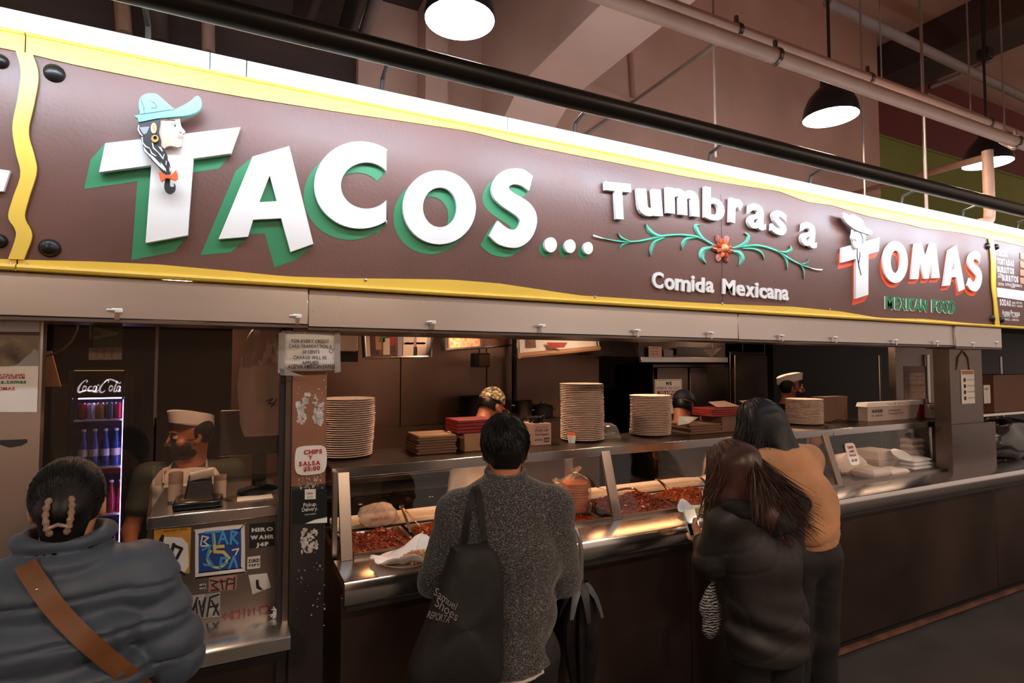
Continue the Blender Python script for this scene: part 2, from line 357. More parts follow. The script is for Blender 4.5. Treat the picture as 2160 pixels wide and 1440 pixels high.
S1 = smooth_line([(1124, 371), (1105, 358), (1087, 355), (1065, 359), (1047, 372), (1037, 395), (1041, 415), (1056, 432), (1078, 447), (1094, 459), (1097, 470), (1088, 483), (1072, 482), (1050, 465)], 44) + smooth_line([(1032, 497), (1050, 514), (1075, 522), (1098, 520), (1120, 503), (1132, 475), (1131, 450), (1119, 430), (1100, 416), (1082, 406), (1074, 398), (1075, 392), (1085, 388), (1100, 391), (1116, 402)], 44)
lT = letter([T1], (-31, 35), 'green_sign', main, .026)
letter([A1, A1h], (-36, 31), 'green_sign', main); letter([C1], (-20, 22), 'green_sign', main)
letter([O1, O1h], (-18, 20), 'green_sign', main); letter([S1], (-18, 18), 'green_sign', main)
for cx, cy, rx, ry in ((1162, 516, 13, 16), (1203, 519, 11.5, 14.5), (1241, 523, 10, 13)): letter([ell(cx, cy, rx, ry, n=20)[:-1]], (-12, 10), 'green_sign', main, .022, 'dot')
def zt(p): return (1700+p[0]/4.696, 420+p[1]/4.696)
T2 = [zt(p) for p in [(358, 480), (732, 378), (722, 515), (620, 545), (618, 945), (497, 985), (497, 590), (355, 628)]]
M2 = [zt(p) for p in [(1043, 793), (1080, 437), (1147, 435), (1187, 585), (1235, 437), (1287, 440), (1327, 778), (1253, 783), (1243, 610), (1218, 785), (1168, 788), (1130, 620), (1115, 790)]]
A2 = [zt(p) for p in [(1363, 860), (1415, 503), (1493, 452), (1577, 885), (1518, 915), (1490, 770), (1443, 775), (1428, 852)]]
A2h = [zt(p) for p in [(1462, 610), (1478, 690), (1447, 697)]]
S2 = [(2040.7+(x-1032)*30.9/101, 529.7+(y-355)*84.5/167) for x, y in S1]
O2 = [zt(p) for p in ell(887, 622, 122, 208)[:-1]]; O2h = [zt(p) for p in ell(890, 620, 51, 112)[:-1]]
lT2 = letter([T2], (-8.5, 14), 'orange_sign', main, .02)
for l in ([O2, O2h], [M2], [A2, A2h], [S2]): letter(l, (-7, 9.5), 'orange_sign', main, .016)
# ---- small raised lettering
mat('letter_side', '#b9b7b5', .5)
def glyph_letter(ch, x, y, hpx, wpx, rot, par, m='letter_white', d=.024, bold=.035):
    """one raised letter: x, y = middle of its baseline in the measured frame, hpx and wpx its size"""
    o = S(x, y, d); k = (S(x, y-hpx, d)-o).length; kw = (S(x+wpx/2, y, d)-S(x-wpx/2, y, d)).length; vs, fs = glyph(ch, bold)
    y0 = vs[:, 1].min(); hh = vs[:, 1].max()-y0; wd = vs[:, 0].max()-vs[:, 0].min(); mid = (vs[:, 0].min()+vs[:, 0].max())/2
    u = Vector((math.cos(rot), 0, -math.sin(rot))); v = Vector((math.sin(rot), 0, math.cos(rot)))
    pts = [o + u*((p[0]-mid)*kw/wd) + v*((p[1]-y0)*k/hh) for p in vs]; mb = MB(); n = len(pts); cnt = {}
    for f in fs:
        for i in range(len(f)): cnt[(f[i], f[(i+1) % len(f)])] = 1
    mb.add(pts + [p+Vector((0, d*.8, 0)) for p in pts], [tuple(f) for f in fs] + [(a, b, b+n, a+n) for (a, b) in cnt if (b, a) not in cnt])
    return mb.build('letter', m, par, smooth=False)
for ch, x, y, h, w_, r in [('T', 1308, 462, 76, 54, .14-.20), ('u', 1374, 456, 57, 50, -.10), ('m', 1442, 453, 54, 68, -.02), ('b', 1508, 465, 68, 41, .02), ('r', 1553, 471, 52, 27, .06), ('a', 1597, 483, 53, 37, .07), ('s', 1643, 495, 51, 31, .11), ('a', 1706, 520, 51, 33, .15)]:
    glyph_letter(ch, x, y, h, w_, r, main, bold=.045 if ch in 'Tumr' else .022)
for ch, x, y, h, w_ in [('C', 1388, 608, 35, 23), ('o', 1413, 611, 25, 20), ('m', 1441, 614, 25, 32), ('i', 1462, 614, 33, 6), ('d', 1477, 616, 32, 19), ('a', 1498, 617, 24, 17), ('M', 1538, 621, 32, 26), ('e', 1563, 624, 24, 18), ('x', 1583, 626, 23, 19), ('i', 1597, 627, 31, 6), ('c', 1610, 629, 23, 15), ('a', 1626, 630, 23, 15), ('n', 1642, 632, 23, 14), ('a', 1657, 633, 23, 14)]:
    glyph_letter(ch, x, y, h, w_, .05, main, bold=.03, d=.012)
for ch, x, w_ in zip('MEXICANFOOD', [1877, 1894, 1906, 1916.5, 1926, 1938, 1951, 1972, 1984, 1997, 2010], [15, 8, 12, 4, 10, 13, 11, 8, 12, 12, 11]):
    y = 648 + (x-1872)*.072+2
    o = glyph_letter(ch, x-3, y+2.5, 27, w_+1.5, .06, main, 'letter_white', .004, .012)
    glyph_letter(ch, x, y, 26, w_, .06, o, 'green_sign', .010, .012)
# ---- painted cut-out of a woman with a turquoise hat on the big T
def zw(p): return (260+p[0]/6, 180+p[1]/6)
mat('turquoise', '#6fd6cb', .45); mat('paint_skin', '#dcb3a0', .5); mat('paint_hair', '#26282c', .45); mat('paint_pink', '#e08b84', .5); mat('paint_orange', '#ee6a35', .5); mat('paint_gold', '#d79a4b', .45); mat('paint_cream', '#e8e0d4', .5); mat('paint_greyhair', '#8d9198', .5)
wom = link_mesh('painted_woman_cutout', poly_mesh('c', [[S(*zw(p), .050) for p in [(475, 415), (715, 392), (722, 470), (740, 530), (785, 580), (775, 600), (752, 610), (757, 640), (750, 660), (748, 690), (750, 740), (735, 775), (690, 785), (640, 770), (590, 762), (545, 775), (520, 800), (475, 760), (482, 700), (450, 600), (455, 520)]]], (0, .012, 0)), 'paint_skin', main)
def cut(name, pts, d, m, th=.006, par=None): return link_mesh(name, poly_mesh(name, [[S(*zw(p), d) for p in pts]], (0, th, 0)), m, par or wom)
cut('hat', smooth_line([(140, 385), (205, 365), (212, 330), (200, 280), (200, 200), (230, 140), (290, 108), (360, 100), (430, 115), (520, 190), (600, 260), (655, 297), (720, 270), (800, 230), (860, 190), (910, 145), (945, 133), (978, 165), (992, 220), (985, 275), (950, 320), (890, 355), (800, 380), (700, 391), (560, 402), (420, 418), (310, 440), (200, 460), (190, 420)], 110), .060, 'turquoise', .018)
cut('hair', [(200, 450), (470, 410), (470, 480), (450, 590), (480, 700), (475, 770), (520, 800), (555, 880), (560, 940), (585, 980), (590, 1030), (605, 1080), (590, 1120), (540, 1120), (490, 1090), (430, 1010), (360, 940), (310, 880), (255, 820), (245, 750), (220, 680), (190, 600), (180, 520)], .056, 'paint_hair', .014)
for pts in ([(190, 500), (182, 560), (205, 610), (240, 640), (245, 632), (215, 595), (198, 555), (200, 500)], [(228, 655), (245, 655), (250, 720), (290, 765), (340, 795), (330, 800), (275, 775), (240, 730)], [(360, 725), (375, 725), (385, 780), (430, 830), (480, 880), (500, 915), (515, 865), (522, 870), (505, 935), (490, 920), (440, 850), (375, 795)], [(335, 810), (345, 808), (365, 850), (420, 890), (412, 896), (355, 862)], [(445, 770), (480, 785), (500, 830), (490, 835), (462, 800)], [(255, 770), (265, 830), (330, 890), (400, 970), (450, 1020), (520, 1080), (500, 1030), (440, 960), (380, 900), (310, 850)], [(540, 950), (550, 955), (545, 1010), (535, 1000)], [(470, 970), (490, 990), (535, 1050), (545, 1090), (530, 1080), (490, 1030)], [(580, 1030), (600, 1060), (598, 1100), (588, 1090)]):
    cut('hair_highlight', pts, .0575, 'letter_white', .003)
cut('hair_sheen', [(205, 530), (330, 520), (300, 600), (265, 620), (235, 590)], .0572, 'paint_greyhair', .003)
cut('ear', [(385+38*math.cos(a), 540+68*math.sin(a)) for a in np.linspace(0, 6.1, 18)], .060, 'paint_skin')
cut('ear_inner', [(388+17*math.cos(a), 530+38*math.sin(a)) for a in np.linspace(0, 6.1, 14)], .0615, 'paint_gold', .003)
link_mesh('earring', poly_mesh('e', [[S(*zw((400+46*math.cos(a), 672+46*math.sin(a))), .063) for a in np.linspace(0, 2*PI, 20)[:-1]], [S(*zw((402+25*math.cos(a), 662+25*math.sin(a))), .063) for a in np.linspace(0, 2*PI, 16)[:-1]]], (0, .005, 0)), 'paint_gold', wom)
cut('lips', [(680, 655), (730, 632), (755, 645), (750, 665), (740, 675), (700, 668)], .0512, 'paint_pink', .002)
cut('eye', [(600, 510), (625, 492), (670, 490), (672, 520), (635, 525)], .0512, 'letter_white', .002)
cut('iris', [(655+14*math.cos(a), 508+15*math.sin(a)) for a in np.linspace(0, 6, 10)], .0520, 'paint_hair', .002)
for pts in ([(525, 448), (570, 430), (655, 440), (655, 449), (575, 441)], [(590, 512), (625, 484), (675, 484), (675, 491), (628, 492)], [(705, 575), (712, 600), (745, 605), (740, 596), (716, 592)]): cut('painted_line', pts, .0512, 'paint_hair', .002)
for pts in ([(232, 150), (230, 200), (262, 260), (270, 355), (263, 355), (254, 262), (222, 202), (226, 150)], [(205, 364), (400, 335), (560, 310), (650, 298), (650, 304), (560, 318), (400, 343), (205, 371)], [(325, 185), (390, 215), (428, 260), (418, 290), (350, 287), (350, 281), (412, 283), (420, 262), (385, 222)]): cut('painted_line', pts, .0612, 'paint_hair', .002)
cut('bow', [(445, 1105), (480, 1095), (540, 1140), (595, 1140), (670, 1070), (692, 1130), (690, 1180), (660, 1205), (595, 1180), (545, 1175), (490, 1215), (470, 1205), (455, 1150)], .064, 'paint_orange', .008)
cut('bow_knot', [(567+25*math.cos(a), 1152+24*math.sin(a)) for a in np.linspace(0, 6, 12)], .067, 'paint_orange')
cut('braid_tail', smooth_line([(540, 1170), (590, 1170), (588, 1250), (602, 1280), (640, 1280), (640, 1240), (658, 1255), (660, 1305), (640, 1345), (590, 1370), (540, 1345), (518, 1290), (525, 1220)], 40), .056, 'paint_hair', .010)
# ---- painted cut-out of a man with a pale hat on the smaller T
def cutm(name, pts, d, m, par=None, th=.006): return link_mesh(name, poly_mesh(name, [[S(*zt(p), d) for p in pts]], (0, th, 0)), m, par)
man = cutm('painted_man_cutout', [(465, 290), (500, 305), (560, 345), (568, 400), (560, 440), (515, 490), (490, 480), (470, 440), (465, 410), (450, 380), (460, 340)], .040, 'paint_cream', main, .012)
mat('hat_pink', '#cdb6b6', .5)
cutm('hat', smooth_line([(366, 140), (385, 133), (430, 160), (470, 150), (560, 205), (585, 270), (655, 312), (652, 350), (605, 345), (530, 318), (465, 285), (400, 230), (370, 185)], 44), .05, 'hat_pink', man, .016)
cutm('hair', [(548, 335), (595, 350), (600, 380), (580, 430), (562, 440), (568, 400), (560, 360)], .046, 'paint_greyhair', man)
for pts in ([(470, 312), (495, 318), (495, 323), (470, 319)], [(462, 405), (480, 395), (505, 412), (500, 416), (480, 402), (464, 412)], [(508, 485), (515, 485), (512, 560), (530, 660), (552, 755), (546, 755), (522, 665), (505, 560)], [(533, 520), (538, 520), (540, 570), (525, 650), (520, 640), (533, 570)]): cutm('painted_line', pts, .0415, 'ink', man, .002)
# ---- flower and vine carved in relief
mat('vine', '#5fb59b', .5, noise=(14, .16)); mat('petal_mauve', '#b7736b', .5, noise=(20, .15)); mat('petal_orange', '#e0703f', .5, noise=(20, .2)); mat('petal_light', '#f2b07c', .5)
def zv(p): return (1220+p[0]/3.857, 360+p[1]/3.857)
def stroke(pts, ws, nm='vine_leaf', m='vine', d=.010, n=22):
    c = smooth_line(pts, n); wv = np.interp(np.linspace(0, 1, n), np.linspace(0, 1, len(ws)), ws); a = []; b = []
    for i in range(n):
        x0, y0 = c[max(i-1, 0)]; x1, y1 = c[min(i+1, n-1)]; l = math.hypot(x1-x0, y1-y0) or 1
        nx, ny = -(y1-y0)/l, (x1-x0)/l; a.append((c[i][0]+nx*wv[i], c[i][1]+ny*wv[i])); b.append((c[i][0]-nx*wv[i], c[i][1]-ny*wv[i]))
    mb = MB()
    A = [S(*zv(p), .002) for p in a]; B = [S(*zv(p), .002) for p in b]; M = [S(*zv(p), d) for p in c]
    mb.add(A+M+B, [(i, i+1, n+i+1, n+i) for i in range(n-1)] + [(n+i, n+i+1, 2*n+i+1, 2*n+i) for i in range(n-1)])
    return mb.build(nm, m, main)
stroke([(200, 552), (300, 572), (400, 580), (500, 575), (620, 550), (720, 530), (860, 525), (980, 545), (1060, 585), (1110, 615)], [6, 9, 12, 14, 12, 14, 12], 'vine_stem', n=40)
stroke([(118, 530), (150, 540), (215, 556)], [12, 11, 5], 'vine_tip', 'letter_white')
stroke([(1235, 635), (1330, 620), (1440, 610), (1540, 628), (1640, 668), (1720, 720), (1820, 770), (1900, 795)], [12, 13, 13, 12, 9, 6], 'vine_stem', n=36)
stroke([(1880, 790), (1930, 805), (1985, 810)], [5, 9, 11], 'vine_tip', 'paint_cream')
for pts, ws in (([(325, 505), (350, 545), (425, 578)], [1, 11, 6]), ([(335, 640), (360, 605), (430, 583)], [1, 12, 6]), ([(550, 430), (575, 485), (640, 528), (720, 533)], [1, 22, 16, 6]), ([(590, 695), (590, 640), (625, 580), (705, 545)], [1, 16, 15, 6]), ([(845, 640), (852, 590), (890, 555), (965, 545)], [2, 18, 16, 6]), ([(990, 442), (955, 450), (968, 495), (1010, 550), (1070, 590)], [4, 18, 18, 14, 8]), ([(1042, 757), (1003, 700), (1020, 645), (1110, 622)], [1, 24, 24, 8]), ([(1352, 508), (1382, 530), (1365, 580), (1310, 615), (1240, 635)], [6, 14, 16, 12, 6]), ([(1240, 655), (1305, 670), (1330, 715), (1302, 780)], [8, 22, 24, 1]), ([(1340, 635), (1430, 640), (1490, 670), (1515, 722)], [4, 12, 12, 1]), ([(1722, 608), (1728, 640), (1690, 665), (1620, 655)], [2, 14, 15, 5]), ([(1645, 675), (1690, 725), (1702, 805)], [6, 14, 1]), ([(1877, 712), (1860, 748), (1805, 765)], [1, 9, 5]), ([(1795, 755), (1830, 805), (1837, 878)], [4, 9, 1])):
    stroke(pts, ws)
fc = S(*zv((1165, 635))); k = (S(*zv((1265, 635)))-fc).length/100
fl = MB().lathe([(24*k, 0), (20*k, -.012), (10*k, -.02), (.001, -.022)], fc+Vector((0, -.02, 0)), 14, 'y').build('flower_heart', 'petal_light', main)
for ring, (n, r0, r1, wd, m, y) in enumerate([(6, 25, 92, 44, 'petal_mauve', .004), (8, 10, 62, 24, 'petal_orange', .014)]):
    for i in range(n):
        a = 2*PI*(i+.5*ring)/n; u = Vector((math.cos(a), 0, math.sin(a)*1.02)); v = Vector((-math.sin(a), 0, math.cos(a)))
        rows = []
        for t, ww, h in ((0, .3, .0), (.3, .85, .008), (.6, 1, .011), (.85, .8, .009), (1, .25, .004)):
            c = fc + u*((r0+(r1-r0)*t)*k*.95)+Vector((0, -y, 0)); rows.append([c+v*(-wd*ww*k*.5), c+Vector((0, -h*1.2, 0))+v*(-wd*ww*k*.25), c+Vector((0, -h*.7, 0)), c+Vector((0, -h*1.2, 0))+v*(wd*ww*k*.25), c+v*(wd*ww*k*.5)])
        mb = MB(); mb.add([p for r in rows for p in r], [(r*5+c, r*5+c+1, r*5+c+6, r*5+c+5) for r in range(4) for c in range(4)]); mb.build('petal', m, main)
# ---- the menu list
def mt(s, x, y, hpx, x2, par=menu, m='letter_white', bold=.05):
    o = S(x, y, .001); wd = S(x2, y, .001).x-o.x; text('menu_line', s, o, (S(x, y-hpx)-S(x, y)).length, m, par, width=wd, bold=bold, gap=.11)
for s, x, y, h, x2 in (('TACOS', 2102, 538, 12, 2125), ('TOSTADAS', 2103, 556, 12, 2139), ('BURRITOS', 2104, 573, 12, 2139), ('BURRITOS', 2114, 591, 12, 2148), ('SODAS', 2109, 643, 12, 2132), ('Aguas Frescas', 2114, 663, 10, 2151)): mt(s, x, y, h, x2)
for s, x, y, h, x2 in (('IN THE', 2106, 580, 4, 2113), ('BOWL', 2105, 585, 4, 2113), ('EXTRA', 2106, 601, 5, 2118), ('EXTRA', 2121, 602, 5, 2132), ('1.00', 2133, 606, 9, 2141), ('BURRITO', 2142, 604, 5, 2156), ('COKE', 2134, 640, 4, 2142), ('DIET COKE', 2144, 640, 4, 2156), ('SPRITE', 2134, 646, 4, 2142), ('ORANGE', 2145, 647, 4, 2157), ('HORCHATA', 2117, 668, 4, 2131), ('TAMARINDO', 2134, 669, 4, 2148), ('JAMAICA', 2116, 675, 4, 2131), ('LIMON', 2134, 676, 4, 2149)): mt(s, x, y, h, x2, bold=.03)
MB().slab([S(*p, .004) for p in [(2103, 606), (2300, 632), (2300, 655), (2104, 626)]], (0, .003, 0)).build('menu_strip', 'letter_white', menu, smooth=False)
mat('price_tile', '#c98a6b', .6)
for y in (533, 551, 568, 585): MB().slab([S(*p, .005) for p in [(2152, y), (2200, y+7), (2200, y+20), (2153, y+13)]], (0, .004, 0)).build('price_tile', 'price_tile', menu, smooth=False)
# ================================================================== stainless fascia below the sign
FY = 2.235
fx = [X0, .243, P(1557, 680, Y=FY).x, P(2010, 700, Y=FY).x, P(2108, 720, Y=FY).x]
labs = ['stainless fascia panel over the cash window', 'long stainless fascia panel over the food counter', 'stainless fascia panel right of the joint below the flower', 'stainless fascia end panel hanging lower below the menu board']
for i in range(4):
    y0 = FY-(.016 if i in (0, 3) else 0); zb = (2.052, 2.045, 2.043, 2.035)[i]
    o = MB().box((fx[i]+.001, y0, zb), (fx[i+1]-.001, y0+.06, 2.19)).build('metal_fascia', 'steel', bevel=.003); tag(o, labs[i], 'metal panel')
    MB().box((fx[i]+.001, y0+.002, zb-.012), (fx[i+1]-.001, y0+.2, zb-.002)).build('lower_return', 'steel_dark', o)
CL = thing('fascia_clip', (0, 0, 0), 'small white metal clip on the lower edge of the stainless fascia', 'clip', 'clips along the fascia')
def clip(x, y):
    c = P(x, y, Y=FY-.018); t = thing('fascia_clip', c, 'small white metal clip on the lower edge of the stainless fascia', 'clip', 'clips along the fascia')
    MB().box(c+Vector((-.016, -.006, -.008)), c+Vector((.016, .004, .008))).build('clip_body', 'white_gloss', t, bevel=.004)
    MB().tube([c+Vector((-.026, -.004, .001)), c+Vector((-.004, -.008, .001))], [.009, .008], 8, flat=.5).build('clip_tongue', 'white_gloss', t)
    MB().box(c+Vector((-.006, -.003, -.03)), c+Vector((.008, .004, -.006))).build('clip_tab', 'chrome', t)
bpy.data.objects.remove(CL)
for p in ((247, 655), (627, 667), (912, 680), (1144, 687), (1345, 697), (1500, 702), (1650, 708), (1763, 712), (1890, 718), (1977, 721), (2053, 724), (2103, 722)): clip(*p)
# ================================================================== the black light tube in front of the sign
LX, LYc, LZc, LR = (-1.9, 6.6), 1.80, 2.93, .039
t = thing('sign_light', (2.5, LYc, LZc), 'long black light tube running along the top of the sign', 'light fixture')
n = 28; pr = []
a0, a1 = math.radians(-42), math.radians(34)      # open slot facing the board, holding the LED strip
tube = MB(); angs = [a1+(2*PI-(a1-a0))*i/n for i in range(n+1)]
prof = [(LYc+LR*math.cos(a), LZc+LR*math.sin(a)) for a in angs]
tube.add([(x, y, z) for x in LX for (y, z) in prof], [(i, i+1, n+1+i+1, n+1+i) for i in range(n)] + [tuple(range(n, -1, -1)), tuple(range(n+1, 2*n+2))])
tube.build('tube_shell', 'black_metal', t)
mat('led', '#eef6ff', .5, emis=('#dfeeff', E_SIGN))
segs = [(-1.9, -.99), (-.95, -.04), (0, .91), (.95, 1.86), (1.9, 2.81), (2.85, 3.76), (3.8, 4.71), (4.75, 5.66), (5.7, 6.6)]
pa, pb = (LYc+LR*math.cos(a0)*.93, LZc+LR*math.sin(a0)*.93), (LYc+LR*math.cos(a1)*.93, LZc+LR*math.sin(a1)*.93)
for a, b in segs:
    MB().add([(a, pa[0], pa[1]), (b, pa[0], pa[1]), (b, pb[0], pb[1]), (a, pb[0], pb[1]), (a, LYc, LZc), (b, LYc, LZc)], [(0, 1, 2, 3), (0, 4, 5, 1), (3, 2, 5, 4), (0, 3, 4), (1, 5, 2)]).build('led_strip', 'led', t, smooth=False)
for x in (-1.2, P(312, 50, Y=SY).x, P(808, 160, Y=SY).x, P(1215, 250, Y=SY).x, P(1500, 320, Y=SY).x, P(1712, 370, Y=SY).x, P(1905, 420, Y=SY).x, P(2035, 455, Y=SY).x, P(2150, 480, Y=SY).x, 7.0):
    y0 = LYc+.03
    MB().tube([(x, SY+.02, ZT-.02), (x, SY+.005, ZT+.05), (x, SY-.1, ZT+.075), (x, SY-.28, ZT+.03), (x, y0, LZc+.03)], .009, 8).build('bracket_arm', 'black_metal', t)
MB().tube([(X0, SY+.05, ZT+.01), (X3, SY+.05, ZT+.01)], .014, 10).build('mounting_rail', 'black_metal', t)
# ================================================================== the food counter
SHZ, SHY = 1.433, 2.66          # sneeze-guard shelf: top and front edge
LEDGE_Z, LEDGE_Y = 1.05, 2.285
CX0, CX1 = .40, 8.0
t = thing('food_counter', (2.5, 2.6, 0), 'long stainless food counter with brown steel front and customer ledge', 'counter')
bx('kick_plate', (CX0, 2.44, 0), (CX1, 2.5, .12), 'blackish', t)
# front panels with joints
jx = [CX0, 1.02, 2.28, P(1640, 1250, Y=2.38).x, P(2105, 1200, Y=2.38).x, CX1]
for a, b in zip(jx, jx[1:]): MB().box((a+.003, 2.38, .10), (b-.003, 2.42, .955)).build('front_panel', 'counter_front', t, bevel=.003)
mat('kick_rail_worn', '#6f4b3f', .6, .3, noise=(8, .4))
MB().box((CX0, 2.372, .03), (CX1, 2.40, .055)).build('floor_rail', 'kick_rail_worn', t)
lg = MB()
prof = [(2.56, 1.05), (2.300, 1.05), (2.290, 1.047), (2.285, 1.038), (2.285, .965), (2.292, .955), (2.33, .955), (2.33, 1.01), (2.56, 1.01)]
n = len(prof); lg.add([(x, y, z) for x in (CX0, CX1) for (y, z) in prof], [(i, (i+1) % n, n+(i+1) % n, n+i) for i in range(n)] + [tuple(range(n)), tuple(range(2*n-1, n-1, -1))])
lg.build('ledge', 'steel_bright', t)
MB().box((CX0+.01, 2.30, .93), (CX1, 2.40, .957)).build('ledge_support', 'blackish', t)
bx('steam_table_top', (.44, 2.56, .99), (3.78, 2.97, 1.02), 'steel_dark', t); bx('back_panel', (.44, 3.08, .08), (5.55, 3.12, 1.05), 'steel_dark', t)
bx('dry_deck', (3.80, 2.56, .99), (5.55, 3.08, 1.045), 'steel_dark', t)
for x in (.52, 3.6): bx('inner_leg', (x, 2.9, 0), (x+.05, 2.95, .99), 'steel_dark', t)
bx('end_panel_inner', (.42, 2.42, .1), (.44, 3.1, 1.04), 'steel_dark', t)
# hanging reflections of posts: vertical pull bars on the front
# ---- sneeze guard
g = thing('sneeze_guard', (2.5, 2.6, 1.05), 'stainless sneeze guard with slanted glass panes and a plate shelf on the food counter', 'sneeze guard')
SX1 = P(2010, 885, Y=SHY).x
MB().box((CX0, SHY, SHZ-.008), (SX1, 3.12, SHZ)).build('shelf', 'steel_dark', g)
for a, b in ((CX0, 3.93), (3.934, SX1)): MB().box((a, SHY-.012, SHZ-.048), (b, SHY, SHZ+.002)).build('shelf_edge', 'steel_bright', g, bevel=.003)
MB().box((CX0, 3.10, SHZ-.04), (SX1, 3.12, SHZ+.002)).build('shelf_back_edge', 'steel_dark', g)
pb = [.452, 1.905, 3.835, 5.50]
def slant(x, w_, y0, y1, z0, z1, d): return [(x-w_, y0, z0), (x+w_, y0, z0), (x+w_, y0+d, z0), (x-w_, y0+d, z0), (x-w_, y1, z1), (x+w_, y1, z1), (x+w_, y1+d, z1), (x-w_, y1+d, z1)]
for i, x in enumerate(pb): MB().hexa(slant(x, .026 if i == 0 else .03, 2.535, 2.648, 1.05, SHZ-.02, .02)).build('post', 'steel_mid', g, bevel=.002)
for a, b in zip(pb, pb[1:]):
    MB().hexa([(a+.03, 2.545, 1.055), (b-.03, 2.545, 1.055), (b-.03, 2.551, 1.055), (a+.03, 2.551, 1.055), (a+.03, 2.654, SHZ-.03), (b-.03, 2.654, SHZ-.03), (b-.03, 2.66, SHZ-.03), (a+.03, 2.66, SHZ-.03)]).build('glass_pane', 'glass', g, smooth=False)
    MB().box((a+.03, 2.536, 1.05), (b-.03, 2.556, 1.066)).build('bottom_rail', 'steel_mid', g)
for x in (P(1200, 1050, Y=2.97).x, 3.74, 5.5): MB().box((x-.022, 2.958, 1.03), (x+.022, 2.984, SHZ-.01)).build('rear_post', 'steel', g)
MB().box((CX0+.0, 2.60, 1.05), (CX0+.02, 2.64, SHZ-.01)).build('rear_post', 'steel', g)
# heat lamps under the shelf; the two dry-end tubes are added to brighten the case
mat('heat_or_fill_tube', '#ffd9b0', .5, emis=('#ffb070', E_CASE))
mat('dry_fill_tube', '#f3efe8', .5, emis=('#ffd9b8', 9.0))
for i, (a, b) in enumerate(((.6, 1.25), (1.3, 1.85), (2.0, 2.75), (2.9, 3.6), (4.0, 4.6), (4.7, 5.3))):
    h = thing('heat_or_fill_lamp', ((a+b)/2, 2.86, SHZ-.05), 'slim heat lamp under the plate shelf of the sneeze guard', 'lamp', 'heat lamps under the plate shelf')
    MB().add([(x, y, z) for x in (a, b) for (y, z) in ((2.82, SHZ-.009), (2.90, SHZ-.009), (2.905, SHZ-.05), (2.895, SHZ-.05), (2.89, SHZ-.015), (2.83, SHZ-.015), (2.825, SHZ-.05), (2.815, SHZ-.05))], [(0, 1, 2, 3, 4, 5, 6, 7), (15, 14, 13, 12, 11, 10, 9, 8)] + [(k, (k+1) % 8, 8+(k+1) % 8, 8+k) for k in range(8)]).build('reflector', 'steel', h, smooth=False)
    MB().tube([(a+.02, 2.86, SHZ-.034), (b-.02, 2.86, SHZ-.034)], .009, 8).build('heat_or_fill_tube', 'heat_or_fill_tube' if i < 4 else 'dry_fill_tube', h)
# ---- white cutting boards behind the pans
mat('cut_board', '#e2d3c1', .55, noise=(6, .06))
for i, (a, b, l) in enumerate(((.47, 1.32, 'long white cutting board behind the meat pans beside the bagged tortillas'), (1.34, 2.2, 'white cutting board behind the meat pans beside the tortilla bags'), (2.22, 3.7, 'long white cutting board behind the heaped red meat pan'))):
    b_ = MB().box((a, 2.985, 1.052), (b, 3.17, 1.078)).build('cutting_board', 'cut_board', bevel=.004); tag(b_, l, 'cutting board')
bx('board_rest', (.46, 2.975, 1.02), (3.75, 3.10, 1.052), 'steel_dark', t)
# ---- pans of meat
mat('meat_red', '#a5401c', .35, noise=(60, .4), col2='#5e1c0c', coat=.2, bump=(90, .5)); mat('meat_orange', '#c0602a', .35, noise=(60, .35), col2='#7a2f12', coat=.2, bump=(90, .5)); mat('sauce', '#8c3413', .15, noise=(20, .3), coat=.4)
def pan(x0, x1, y0, y1, label):
    p = thing('steam_pan', ((x0+x1)/2, (y0+y1)/2, 1.0), label, 'food pan'); z1, z0, w_ = 1.052, 1.021, .014
    MB().add([(x0, y0, z1), (x1, y0, z1), (x1, y1, z1), (x0, y1, z1), (x0+w_, y0+w_, z1), (x1-w_, y0+w_, z1), (x1-w_, y1-w_, z1), (x0+w_, y1-w_, z1), (x0+.03, y0+.03, z0), (x1-.03, y0+.03, z0), (x1-.03, y1-.03, z0), (x0+.03, y1-.03, z0)],
             [(0, 1, 5, 4), (1, 2, 6, 5), (2, 3, 7, 6), (3, 0, 4, 7), (4, 5, 9, 8), (5, 6, 10, 9), (6, 7, 11, 10), (7, 4, 8, 11), (8, 9, 10, 11)]).build('pan_body', 'steel_bright', p, smooth=False)
    return p
